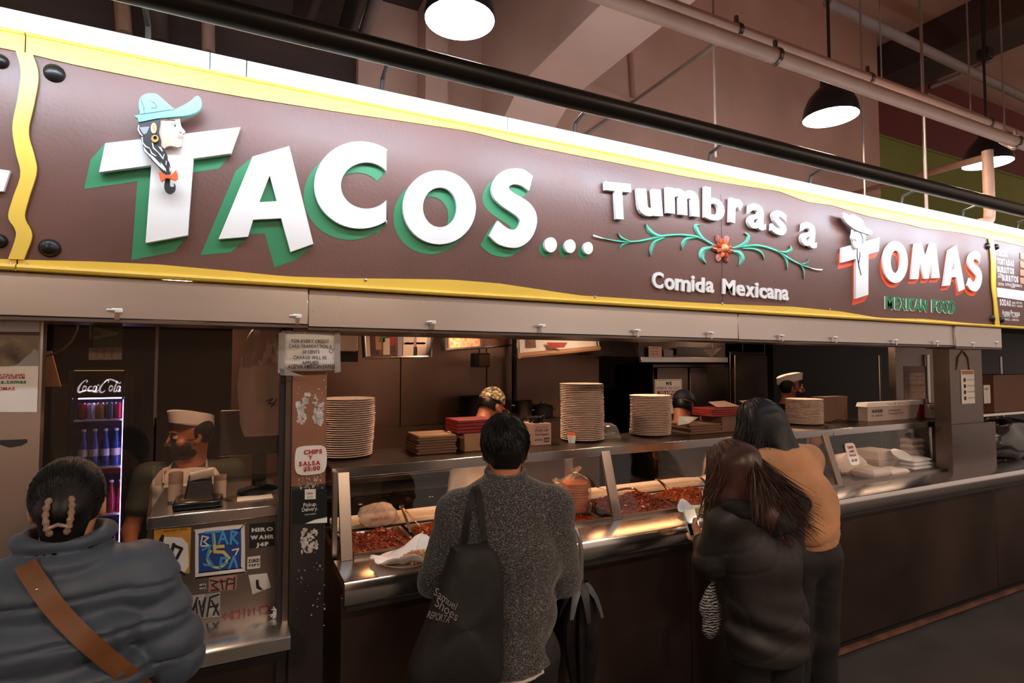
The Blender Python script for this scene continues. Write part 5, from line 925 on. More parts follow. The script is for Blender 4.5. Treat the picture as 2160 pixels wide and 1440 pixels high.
for s_, y, h in (('ZUMZ1', 680, .012), ('TSPT', 706, .0085)): a_, b_ = P(*sz((1571, y)), Y=CY-.003), P(*sz((1641, y-7)), Y=CY-.003); text('print', s_, a_, h, 'ink', s4, width=(b_-a_).length, bold=.06, u=b_-a_)
s5 = stk([sz(p) for p in [(1320, 865), (1495, 848), (1500, 755), (1322, 775)]], 'stk_pink'); lines(s5, [[sz(p) for p in l] for l in ([(1330, 790), (1380, 800), (1340, 820), (1385, 850), (1335, 855)], [(1400, 785), (1410, 850)], [(1390, 800), (1430, 795)], [(1430, 850), (1440, 780), (1480, 785)], [(1440, 815), (1475, 810)], [(1485, 770), (1480, 845)])], .0028, 'ink', 1.5)
stk([sz(p) for p in [(1258, 850), (1302, 845), (1302, 808), (1258, 812)]], 'ink', .0012); 
for s_, y in (('GETS', 826), ('WUTS', 848)): a_, b_ = P(*sz((1260, y)), Y=CY-.003), P(*sz((1304, y-4)), Y=CY-.003); text('graffiti_letters', s_, a_, .0065, 'stk_white', cc, width=(b_-a_).length, bold=.06, u=b_-a_)
s6 = stk([sz(p) for p in [(1190, 1040), (1395, 1020), (1393, 865), (1188, 890)]], 'stk_grey'); lines(s6, [[sz(p) for p in l] for l in ([(1200, 920), (1215, 1010), (1240, 930), (1250, 1030)], [(1260, 920), (1280, 1020), (1300, 900), (1280, 960)], [(1310, 1020), (1330, 900), (1385, 880)], [(1340, 920), (1385, 1010)], [(1350, 1010), (1380, 940)], [(1205, 1010), (1250, 900)], [(1330, 960), (1370, 950)])], .0028, 'ink', 2.0)
s7 = stk([sz(p) for p in [(1598, 880), (1715, 835), (1690, 745), (1572, 758)]], 'stk_white'); s7['label'] = 'torn white sticker with a black figure'; stk([sz(p) for p in [(1622, 840), (1640, 850), (1668, 855), (1640, 825), (1635, 785), (1618, 790)]], 'ink', .0028, s7, 'black_figure')
stk([sz(p) for p in [(1420, 972), (1565, 940), (1550, 855), (1405, 880)]], 'panel_steel', .001, cc, 'glue_patch')
lines(cc, [[sz(p) for p in l] for l in ([(1400, 1050), (1425, 1005), (1445, 1050), (1405, 1052)], [(1440, 1050), (1470, 985), (1475, 1050)], [(1480, 990), (1510, 985)], [(1510, 1040), (1515, 975)], [(1515, 1010), (1545, 1005)], [(1545, 970), (1550, 1035)], [(1560, 1035), (1575, 975), (1605, 1030), (1610, 965)], [(1640, 1030), (1645, 960), (1690, 955)], [(1645, 1000), (1680, 985), (1700, 1010)], [(1680, 940), (1720, 985)], [(1720, 940), (1690, 990)], [(1740, 945), (1765, 955), (1745, 985), (1780, 990)])], .0012, 'red_paint', 1.3, 'red_graffiti')
o = MB(); c = P(584, 1303, Z=lz); r = random.Random(8)
for i in range(8): o.tube([c+Vector((r.uniform(-.015, .015), 0, .004)), c+Vector((r.uniform(-.02, .02), r.uniform(-.015, .015), r.uniform(.01, .04))), c+Vector((r.uniform(-.03, .03), 0, r.uniform(.005, .045)))], [.008, .011, .002], 6, flat=.35)
tag(o.build('tissue', 'white'), 'crumpled white tissue on the low steel ledge below the stickers', 'tissue')
# ---- things on the cash counter
Zc = cz+.001
def cm(x, y): v = P(x, y, Z=Zc); return v
o = thing('card_reader', cm(420, 1062), 'black payment terminal with a paper roll on the cash counter', 'card reader'); c = Vector((cm(420, 1062).x, 2.56, Zc))
mat('screen_brown', '#6b4a3e', .2)
MB().box(c+Vector((-.085, -.07, 0)), c+Vector((.085, .1, .03)), Matrix.Rotation(.0, 3, 'X')).build('base', 'black_gloss', o, bevel=.008); MB().hexa([c+Vector(v) for v in ((-.05, -.03, .03), (.05, -.03, .03), (.05, .07, .03), (-.05, .07, .03), (-.04, .0, .10), (.04, .0, .10), (.04, .06, .115), (-.04, .06, .115))]).build('printer_head', 'black', o, bevel=.006)
MB().tube([c+Vector((-.03, -.005, .115)), c+Vector((.05, .0, .128))], .017, 14).build('paper_roll', 'white', o); MB().box(c+Vector((-.06, -.05, .030)), c+Vector((.05, -.0, .034))).build('screen', 'screen_brown', o)
o = thing('paper_cup_sleeve', cm(376, 1030), 'pale metal cylinder standing left of the payment terminal', 'cup'); MB().lathe([(.026, 0), (.026, .12), (.024, .12), (.024, .004), (.001, .004)], Vector((cm(378, 1040).x, 2.66, Zc)), 20, caps=False).build('cylinder', 'label_cream', o); MB().lathe([(.027, .0), (.028, .006), (.026, .008)], Vector((cm(378, 1040).x, 2.66, Zc)), 20).build('foot_ring', 'steel', o)
o = thing('paper_cup_sleeve', cm(466, 1030), 'pale metal cylinder standing right of the payment terminal', 'cup'); MB().lathe([(.024, 0), (.024, .10), (.022, .10), (.022, .004), (.001, .004)], Vector((cm(466, 1030).x, 2.63, Zc)), 20, caps=False).build('cylinder', 'label_cream', o); MB().lathe([(.025, .0), (.026, .006), (.024, .008)], Vector((cm(466, 1030).x, 2.63, Zc)), 20).build('foot_ring', 'steel', o)
c = Vector((cm(545, 1030).x, 2.72, Zc)); o = thing('point_of_sale_screen', c, 'black point of sale monitor on a stand seen from behind on the cash counter', 'monitor')
MB().lathe([(.09, 0), (.085, .012), (.03, .03), (.028, .05)], c, 24).build('stand_foot', 'black', o); MB().box(c+Vector((-.03, -.01, .03)), c+Vector((.03, .02, .2))).build('stand_neck', 'black', o, bevel=.006); MB().box(c+Vector((-.16, .0, .16)), c+Vector((.15, .03, .36)), Matrix.Rotation(-.25, 3, 'X')).build('monitor_panel', 'black', o, bevel=.008); MB().box(c+Vector((-.13, .032, .18)), c+Vector((.12, .034, .34)), Matrix.Rotation(-.25, 3, 'X')).build('screen', 'black_gloss', o)
o = MB().box(cm(500, 1058)+Vector((-.0, -.0, 0)), cm(575, 1048)+Vector((0, .06, .002))).build('receipt_paper', 'paper'); tag(o, 'flat receipt paper on the cash counter in front of the monitor', 'paper')
# ---- window over the cash counter
wx = [P(90, 800, Y=2.40).x, P(330, 800, Y=2.40).x, P(592, 800, Y=2.40).x]
w1 = struct(thing('window_1', ((wx[0]+wx[2])/2, 2.40, 1.28), 'cash window of two clear panes', 'window')); del w1['category']
MB().box((wx[0], 2.398, 1.27), (wx[1]-.004, 2.403, 2.06)).build('glass_pane', 'glass_window', w1); MB().box((wx[1]+.004, 2.398, cz+.12), (wx[2], 2.403, 2.06)).build('glass_pane', 'glass_window', w1)
MB().box((wx[1]-.006, 2.394, P(330, 880, Y=2.4).z), (wx[1]+.004, 2.407, 2.06)).build('pane_joint', 'steel_dark', w1); MB().box((wx[0], 2.39, 2.045), (wx[2], 2.41, 2.075)).build('top_channel', 'black', w1)
# grade card, turned on its side, behind the pane
t = thing('grade_card', P(225, 760, Y=2.42), 'green hygiene grade card with letter A turned sideways behind the cash window', 'card')
mat('grade_green', '#3b5a34', .6); mat('grade_grey', '#8d857c', .6)
def gp(pts, m, d, nm): return MB().slab([P(x, y, Y=2.425-d) for x, y in pts], (0, .001, 0)).build(nm, m, t, smooth=False)
gp([(196, 732), (257, 731), (259, 676), (196, 676)], 'grade_green', 0, 'green_field'); gp([(187, 759), (257, 758), (257, 732), (187, 733)], 'grade_grey', .0005, 'white_field')
o_ = P(203, 689, Y=2.422); text('grade_letter', 'A', o_, .062, 'grade_grey', t, u=Vector((0, 0, -1)), v=XR, bold=.05, width=.046)
for i in range(3): text('print', ('LOS ANGELES COUNTY', 'PUBLIC HEALTH', 'GRADE')[i], P(202+i*16, 736, Y=2.422), .006, 'ink', t, u=Vector((0, 0, -1)), v=XR, width=.03)
MB().tube([P(190, 676, Y=2.42), P(190, 715, Y=2.42)], .003, 6).build('tape_left', 'tape', t)
# plastic bag hanging on the post side
c = P(553, 918, Y=2.55); bgp = thing('hanging_bag', c, 'cloudy white plastic bag hanging inside the cash window beside the post', 'plastic bag')
mat('cloudy', '#b9a39a', .5, alpha=.75, noise=(6, .12)); baggy((c.x, 2.56, c.z), (.085, .05), .46, 41, knot=False, crum=.14).build('bag_film', 'cloudy', bgp)
mb = baggy((P(562, 770, Y=2.55).x, 2.55, P(562, 772, Y=2.55).z), (.05, .04), .10, 44, knot=False, crum=.3); mb.build('bag_handles', 'foam', bgp); lines(bgp, [[(562, 846), (575, 840), (566, 852), (580, 850), (572, 858), (584, 842)]], .0, 'ink', 1.6, 'black_print', 2.50)
MB().tube([P(570, 745, Y=2.55), P(585, 700, Y=2.5), P(590, 690, Y=2.45)], .003, 6).build('hook', 'steel', bgp)
o = MB().tube([(P(165, 676, Y=2.6).x, 2.6, 2.33), P(165, 676, Y=2.6), P(163, 695, Y=2.6), P(152, 718, Y=2.62), P(135, 735, Y=2.66), P(108, 748, Y=2.75), P(92, 752, Y=2.85)], .004, 6).build('hanging_cable', 'clip_grey'); tag(o, 'thin pale cable curving down inside the left window', 'cable')
# ---- steel panel with poster at the far left
sx0, sx1 = -2.6, P(88, 800, Y=2.32).x
pn = struct(bx('stall_wall_front_left', (sx0, 2.32, 0), (sx1, 2.36, 2.06), 'steel'))
t = thing('food_poster', P(30, 870, Y=2.315), 'poster with a dark food photograph and instagram lines on the steel panel', 'poster')
def pp_(pts, m, d, nm): return MB().slab([P(x, y, Y=2.315-d) for x, y in pts], (0, .001, 0)).build(nm, m, t, smooth=False)
pp_([(-120, 868), (78, 869), (84, 678), (-120, 676)], 'paper', 0, 'sheet'); mat('food_photo', '#3b2f24', .5, noise=(22, .6), col2='#7d6a50'); mat('photo_back', '#6f5a50', .6); mat('photo_plate', '#8b8687', .5)
pp_([(-120, 771), (80, 771), (83, 700), (-120, 698)], 'photo_back', .001, 'photo_background'); pp_([(30, 771), (80, 771), (80, 742), (72, 735)], 'photo_plate', .002, 'photo_plate')
pp_([(x, y) for x, y in smooth_line([(-60, 771), (25, 771), (50, 755), (70, 738), (60, 722), (40, 714), (15, 712), (-5, 718), (-60, 716), (-60, 771)], 30)[:-1]], 'food_photo', .0028, 'photo_food')
mat('ink_green', '#2d6b4a', .6)
for s_, xb_, y, h, m in (("DON'T FORGET TO TAG AND", 52, 793, .0075, 'ink_red'), ('FOLLOW US ON INSTAGRAM', 52, 798.5, .0075, 'ink_red'), ('tumbras.a.tomas', 55, 808, .012, 'ink_green'), ('#TUMBRASATOMAS', 31, 822, .0095, 'ink_red')):
    text('print', s_, P(xb_, y, Y=2.313), h, m, t, align='r', bold=.03)
tp_ = [P(0, 676, Y=2.31), P(85, 674, Y=2.31)]; MB().tube([p for p in tp_], .004, 6).build('top_tape', 'tape', t)
o = MB().slab([P(0, 938, Y=2.318), P(20, 944, Y=2.318), P(45, 940, Y=2.318), P(58, 932, Y=2.318), P(56, 926, Y=2.318), P(0, 928, Y=2.318)], (0, .001, 0)).build('peeled_tape', 'blackish', smooth=False); tag(o, 'torn strip of dark tape on the steel panel below the food poster', 'tape')
# ---- brown board and black cabinet edge in the gap
o = MB().slab([P(90, 815, Y=3.02), P(128, 815, Y=3.02), P(108, 740, Y=3.02), P(90, 741, Y=3.02)], (0, .01, 0)).build('brown_card', 'card', smooth=False); tag(o, 'tapered piece of brown cardboard inside the left window', 'cardboard')
o = MB().box((P(60, 900, Y=3.0).x, 3.0, 0), (P(143, 900, Y=3.4).x, 3.4, P(100, 815, Y=3.0).z)).build('black_cabinet', 'black', bevel=.006); tag(o, 'plain black cabinet between the steel panel and the drinks fridge', 'cabinet')
# ---- the drinks fridge
FY_ = 5.1; f0, f1 = P(146, 800, Y=FY_).x, P(284, 800, Y=FY_).x; g0, g1 = P(157, 800, Y=FY_).x, P(262, 800, Y=FY_).x; zt_ = P(210, 775, Y=FY_).z
fr = thing('drinks_fridge', ((f0+f1)/2, FY_, 0), 'slim black drinks fridge with a lit glass door and white script header', 'fridge')
zl0, zl1 = P(210, 838, Y=FY_).z, P(210, 782, Y=FY_).z; zd1 = P(210, 846, Y=FY_).z; D = .45
bx('back', (f0, FY_+D-.02, .08), (f1, FY_+D, zt_), 'black', fr); bx('top', (f0, FY_, zl0), (f1, FY_+D-.02, zt_), 'black', fr, bevel=.004); bx('base', (f0, FY_, .0), (f1, FY_+D-.02, .3), 'black', fr)
bx('side', (f0, FY_, .3), (g0, FY_+D-.02, zl0), 'black_gloss', fr); bx('side', (g1, FY_, .3), (f1, FY_+D-.02, zl0), 'black_gloss', fr)
for x in (f0+.012, g1+.02): MB().tube([(x, FY_-.012, .3), (x, FY_-.012, zt_-.02)], .016, 12).build('door_rail', 'black_gloss', fr)
mat('fridge_inner', '#39529a', .6, noise=(6, .2)); bx('inner_back', (g0, FY_+D-.03, .3), (g1, FY_+D-.021, zl0), 'fridge_inner', fr)
bx('header_panel', (g0, FY_-.006, zl0), (g1, FY_, zl1), 'blackish', fr); mat('header_line', '#caa06a', .4, emis=('#d8a870', .6)); MB().box((g0, FY_-.012, zl1), (g1, FY_-.006, zl1+.006)).build('header_line', 'header_line', fr)
MB().box((g0, FY_-.004, .3), (g1, FY_-.001, zl0)).build('glass_door', 'glass', fr)
mat('fridge_led', '#dfe6ff', .5, emis=('#b9a8ff', E_FRIDGE*2.2)); MB().box((g0+.02, FY_+.03, zl0-.012), (g1-.02, FY_+.05, zl0-.004)).build('led_bar', 'fridge_led', fr); MB().box((g1-.006, FY_+.012, .4), (g1-.001, FY_+.022, zl0-.02)).build('led_bar', 'fridge_led', fr)
# script logo: written as curved strokes of varying width
mat('logo_white', '#f2eff5', .5, emis=('#e9e4f2', .75))
lg_ = MB(); 
def zl(p): return (p[0]/4, 640+p[1]/4)
def script(pts, ws, n=30):
    c = smooth_line(pts, n); wv = np.interp(np.linspace(0, 1, n), np.linspace(0, 1, len(ws)), ws); A = []; B = []
    for i in range(n):
        (xa_, ya_), (xb_, yb_) = c[max(i-1, 0)], c[min(i+1, n-1)]; l = math.hypot(xb_-xa_, yb_-ya_) or 1; nx_, ny_ = -(yb_-ya_)/l, (xb_-xa_)/l
        A.append(P(*zl((c[i][0]+nx_*wv[i], c[i][1]+ny_*wv[i])), Y=FY_-.009)); B.append(P(*zl((c[i][0]-nx_*wv[i], c[i][1]-ny_*wv[i])), Y=FY_-.009))
    lg_.add(A+B, [(i, i+1, n+i+1, n+i) for i in range(n-1)])
script([(728, 668), (738, 652), (722, 648), (690, 672), (665, 710), (660, 742), (680, 750), (705, 735)], [3, 5, 3, 5, 9, 9, 6, 3])
for cx, cy in ((712, 718), (800, 718), (935, 715), (1000, 718)): script([(cx+14*math.cos(a)+6*math.sin(-a), cy+22*math.sin(a)) for a in np.linspace(0, 6.28, 12)], [3, 7, 5, 3, 7, 5, 3])
script([(778, 702), (762, 698), (745, 720), (750, 738), (775, 730)], [4, 4, 8, 6, 3]); script([(818, 698), (808, 732), (818, 738), (830, 728)], [5, 7, 5, 3]); script([(822, 690), (838, 686)], [5, 5], 6)
script([(912, 668), (918, 650), (900, 650), (868, 678), (845, 712), (842, 740), (862, 750), (888, 732)], [3, 5, 3, 5, 9, 9, 6, 3]); script([(880, 668), (900, 645), (935, 640), (975, 655), (1010, 672), (1022, 660)], [3, 5, 6, 7, 5, 2]); script([(990, 655), (972, 700), (962, 738), (975, 742), (985, 730)], [4, 6, 7, 5, 3]); script([(1016, 700), (1006, 734), (1014, 740), (1022, 732)], [5, 7, 5, 3])
script([(665, 748), (710, 735), (760, 735), (800, 745), (825, 748)], [2, 5, 6, 8, 2])
lg_.build('script_logo', 'logo_white', fr, smooth=False)
zs_ = [P(210, 885, Y=FY_).z, P(210, 982, Y=FY_+.1).z, P(230, 1085, Y=FY_).z, P(230, 1180, Y=FY_).z]
for z in zs_: MB().box((g0, FY_+.02, z-.012), (g1, FY_+D-.04, z)).build('shelf', 'white', fr)
cans = [('#8c1420', 'red'), ('#b9b4c4', 'silver'), ('#8a6a3a', 'gold'), ('#234a52', 'teal'), ('#b01c4a', 'pink')]
for i, (cl, nm) in enumerate(cans):
    x = g0+.04+i*(g1-g0-.08)/4; z = zs_[0]; mt_ = mat('can_'+nm, cl, .25, .6)
    o = thing('soda_can', (x, FY_+.07, z), nm+' soda can on the top shelf of the drinks fridge', 'can', 'soda cans in the fridge'); MB().lathe([(.024, 0), (.032, .008), (.032, .108), (.026, .120)], (x, FY_+.07, z), 20).build('can_body', mt_, o); MB().lathe([(.026, .120), (.025, .123), (.001, .121)], (x, FY_+.07, z), 20).build('can_top', 'steel_bright', o)
mat('bottle_cola', '#2a0f10', .15, coat=.4); mat('bottle_red', '#9c1f30', .2, coat=.4); mat('bottle_blue', '#2f4f9c', .2, coat=.4, noise=(25, .4)); mat('pack_pink', '#a01f52', .4)
def bottle(x, y, z, m, h, label, g, lm='pack_pink'):
    o = thing('soda_bottle', (x, y, z), label, 'bottle', g); MB().lathe([(.026, 0), (.03, .008), (.03, h*.5), (.026, h*.6), (.013, h*.82), (.012, h*.94)], (x, y, z), 16).build('bottle_body', m, o); MB().lathe([(.0305, h*.28), (.0308, h*.29), (.0308, h*.46), (.0305, h*.47)], (x, y, z), 16).build('bottle_label', lm, o); MB().lathe([(.0145, h*.94), (.0145, h), (.001, h)], (x, y, z), 12).build('bottle_cap', 'white', o)
for i in range(4): bottle(g0+.05+i*(g1-g0-.1)/3, FY_+.08, zs_[1], 'bottle_blue', .28, 'blue water bottle wrapped in plastic on the second fridge shelf', 'water bottles in the fridge', 'white')
bx_c = P(180, 982, Y=FY_+.05); o = MB().box((g0+.01, FY_+.022, zs_[2]+.0), (bx_c.x+.02, FY_+.2, zs_[2]+.27)).build('amber_carton', 'stk_orange', bevel=.004); tag(o, 'amber cardboard carton on the third shelf of the drinks fridge', 'carton')
for i in range(3): bottle(g0+.17+i*.06, FY_+.08, zs_[2], 'bottle_red', .24, 'red soda bottle on the third shelf of the drinks fridge', 'red bottles in the fridge')
for i in range(4): bottle(g0+.05+i*(g1-g0-.1)/3, FY_+.08, zs_[3], 'bottle_cola', .24, 'dark cola bottle on the lowest visible shelf of the drinks fridge', 'cola bottles in the fridge', 'white')
bx('shelf_strip', (g0, FY_+.012, zs_[1]-.05), (g1, FY_+.018, zs_[1]-.012), 'pack_pink', fr)
# ================================================================== pendant lamps
mat('lamp_disc', '#fff4e6', .5, emis=('#ffe2c4', E_PEND)); mat('lamp_inside', '#f2ede6', .4)
def pendant(c, label, top=6.7):
    t = thing('pendant_lamp', c, label, 'lamp', 'pendant lamps of the market hall'); c = Vector(c); R = .2
    MB().lathe([(R, 0), (R*1.0, .02), (R*.93, .09), (R*.78, .16), (R*.52, .22), (R*.36, .25), (R*.34, .34), (R*.28, .37), (.02, .39), (.019, .385), (R*.3, .35), (R*.32, .26), (R*.5, .21), (R*.75, .15), (R*.9, .085), (R*.975, .02), (R*.975, 0)], c, 32, caps=False).build('lamp_shade', 'black_metal', t)
    MB().lathe([(.001, .016), (R*.97, .016), (R*.97, .022), (.001, .022)], c, 32, caps=False).build('diffuser', 'lamp_disc', t)
    MB().tube([c+Vector((0, 0, .38)), (c.x, c.y, top)], .012, 8).build('hanging_rod', 'black', t)
    return t
pl = [P(970, 43, Z=3.84), P(1752, 248, Z=3.84), P(2083, 345, Z=3.84)]
pendant(pl[0], 'black dome pendant lamp above the letter O of TACOS'); pendant(pl[1], 'black dome pendant lamp hanging below the twin pipes, above the word Tumbras'); pendant(pl[2], 'black dome pendant lamp in front of the green wall')
for i, (x, y) in enumerate([(-1.9, 2.85), (-2.2, -1.6), (1.1, -1.6), (4.15, -1.6), (7.2, -1.6), (9.2, 2.75)]): pendant((x, y, 3.84), 'black dome pendant lamp over the aisle behind the customers' if y < 0 else 'black dome pendant lamp beyond an end of the sign')  # unseen aisle row, added for light on the customers and reflections in the steel
# ================================================================== pipes and rods under the hall ceiling
def pipe(name, pts, r, m, label, cat='pipe', group=None, clamps=(), parts=True):
    t = thing(name, pts[0], label, cat, group); MB().tube(pts, r, 14).build('pipe_run', m, t)
    for c in clamps:
        c = Vector(c); MB().lathe([(r*1.04, -.012), (r*1.22, -.012), (r*1.22, .012), (r*1.04, .012)], c, 16, 'x').build('clamp', 'steel_dark', t)
        MB().box(c+Vector((-.01, -.008, r)), c+Vector((.01, .008, r+.05))).build('clamp_bolt', 'steel_dark', t)
    return t
xa = P(2150, 325, Z=3.6).x
pipe('ceiling_pipe', [(-1.5, 2.06, 3.6), (xa, 2.06, 3.6)], .040, 'pipe_paint', 'lower of the twin pink painted pipes above the sign', 'pipe', None, [(P(1638, 118, Z=3.6).x, 2.06, 3.6), (P(2110, 308, Z=3.6).x, 2.06, 3.6)])
xb = 5.42
pipe('ceiling_pipe', [(-1.5, 2.22, 3.8), (xb, 2.22, 3.8), (xb+.04, 2.22, 3.78), (xb+.05, 2.2, 3.7), (xb+.05, 2.12, 3.62)], .038, 'pipe_paint', 'upper of the twin pink painted pipes above the sign', 'pipe', None, [(P(1565, 58, Z=3.8).x, 2.22, 3.8), (P(1820, 172, Z=3.8).x, 2.22, 3.8), (P(2060, 268, Z=3.8).x, 2.22, 3.8)])
xd = P(2085, 380, Y=2.25).x
pipe('drop_pipe', [(xd, 2.25, 3.6), (xd, 2.25, 3.12), (xd-.01, 2.25, 3.05), (xd-.06, 2.25, 3.015), (xd-.16, 2.25, 3.0)], .038, 'pipe_paint', 'pink pipe dropping from the twin pipes to the end of the sign', 'pipe', None)
q = lambda x, y, Y: P(x, y, Y=Y)
pipe('cross_pipe', [q(1790, 411, 4.74), q(2085, 330, 2.3)], .03, 'pipe_paint', 'slanting brown pipe crossing in front of the green wall', 'pipe')
pipe('conduit', [q(1745, 3, 3.4), q(2040, 148, 3.4), q(2180, 215, 3.4)], .05, 'pipe_grey', 'grey conduit high under the ceiling behind the twin pipes')
pipe('conduit', [q(1950, 200, 4.88), q(2170, 290, 4.88)], .05, 'pipe_paint', 'pale pipe running along the red wall band')
pipe('conduit', [q(1950, 150, 4.95), q(2170, 52, 4.1)], .07, 'pipe_grey', 'thick grey pipe crossing the dark ceiling corner')
pipe('conduit', [q(1960, 185, 4.95), q(2170, 98, 4.1)], .035, 'pipe_grey', 'thin dark pipe below the thick grey pipe')
pipe('conduit', [q(1555, 60, 2.22), q(1335, 215, 4.78), q(1215, 300, 4.78)], .016, 'pipe_grey', 'thin bent conduit running down the concrete wall')
pipe('conduit', [q(1330, 115, 4.78), q(1335, 205, 4.78)], .03, 'pipe_paint', 'short upright pipe stub on the concrete wall')
pipe('conduit', [q(255, -30, 4.7), q(262, 70, 4.7)], .05, 'card', 'brown upright pipe behind the left end of the sign')
pipe('conduit', [q(438, -30, 4.7), q(440, 110, 4.7)], .045, 'pipe_paint', 'pale upright pipe behind the letter T of TACOS')
pipe('conduit', [q(330, -30, 4.7), q(338, 90, 4.7)], .06, 'wood_dark', 'dark upright duct behind the left end of the sign')
pipe('conduit', [q(690, -40, 4.0), q(650, 50, 4.6)], .03, 'wood_dark', 'dark slanting pipe under the planked ceiling')
pipe('conduit', [q(765, -40, 3.6), q(730, 70, 4.6)], .07, 'black', 'black slanting duct left of the round lamp')
pipe('conduit', [q(805, -40, 3.6), q(768, 70, 4.6)], .045, 'pipe_grey', 'perforated grey channel beside the black duct')
for (x, y0, y1, Y) in ((1504, -20, 330, 2.2), (1814, -20, 170, 2.2), (1818, 180, 440, 2.9), (1856, 40, 190, 2.9), (1938, -20, 440, 2.6), (2038, -20, 275, 2.4), (2108, -20, 300, 2.3), (1950, 250, 450, 2.3)):
    a = q(x, y0, Y); b = q(x, y1, Y); o = MB().tube([(a.x, Y, 6.7), (a.x, Y, b.z)], .006, 6).build('hanger_rod', 'pipe_grey'); tag(o, 'thin upright hanger rod between ceiling and pipes', 'rod', 'hanger rods under the hall ceiling')
bxk = q(2078, 115, 3.4)
t = thing('junction_box', bxk, 'black junction box on the ceiling pipes above the far lamp', 'electrical box')
MB().box(bxk+Vector((-.07, -.06, -.06)), bxk+Vector((.07, .06, .06))).build('box_body', 'black', t, bevel=.006); MB().tube([bxk+Vector((0, 0, .06)), (bxk.x, bxk.y, 6.7)], .012, 8).build('conduit_stub', 'black', t)
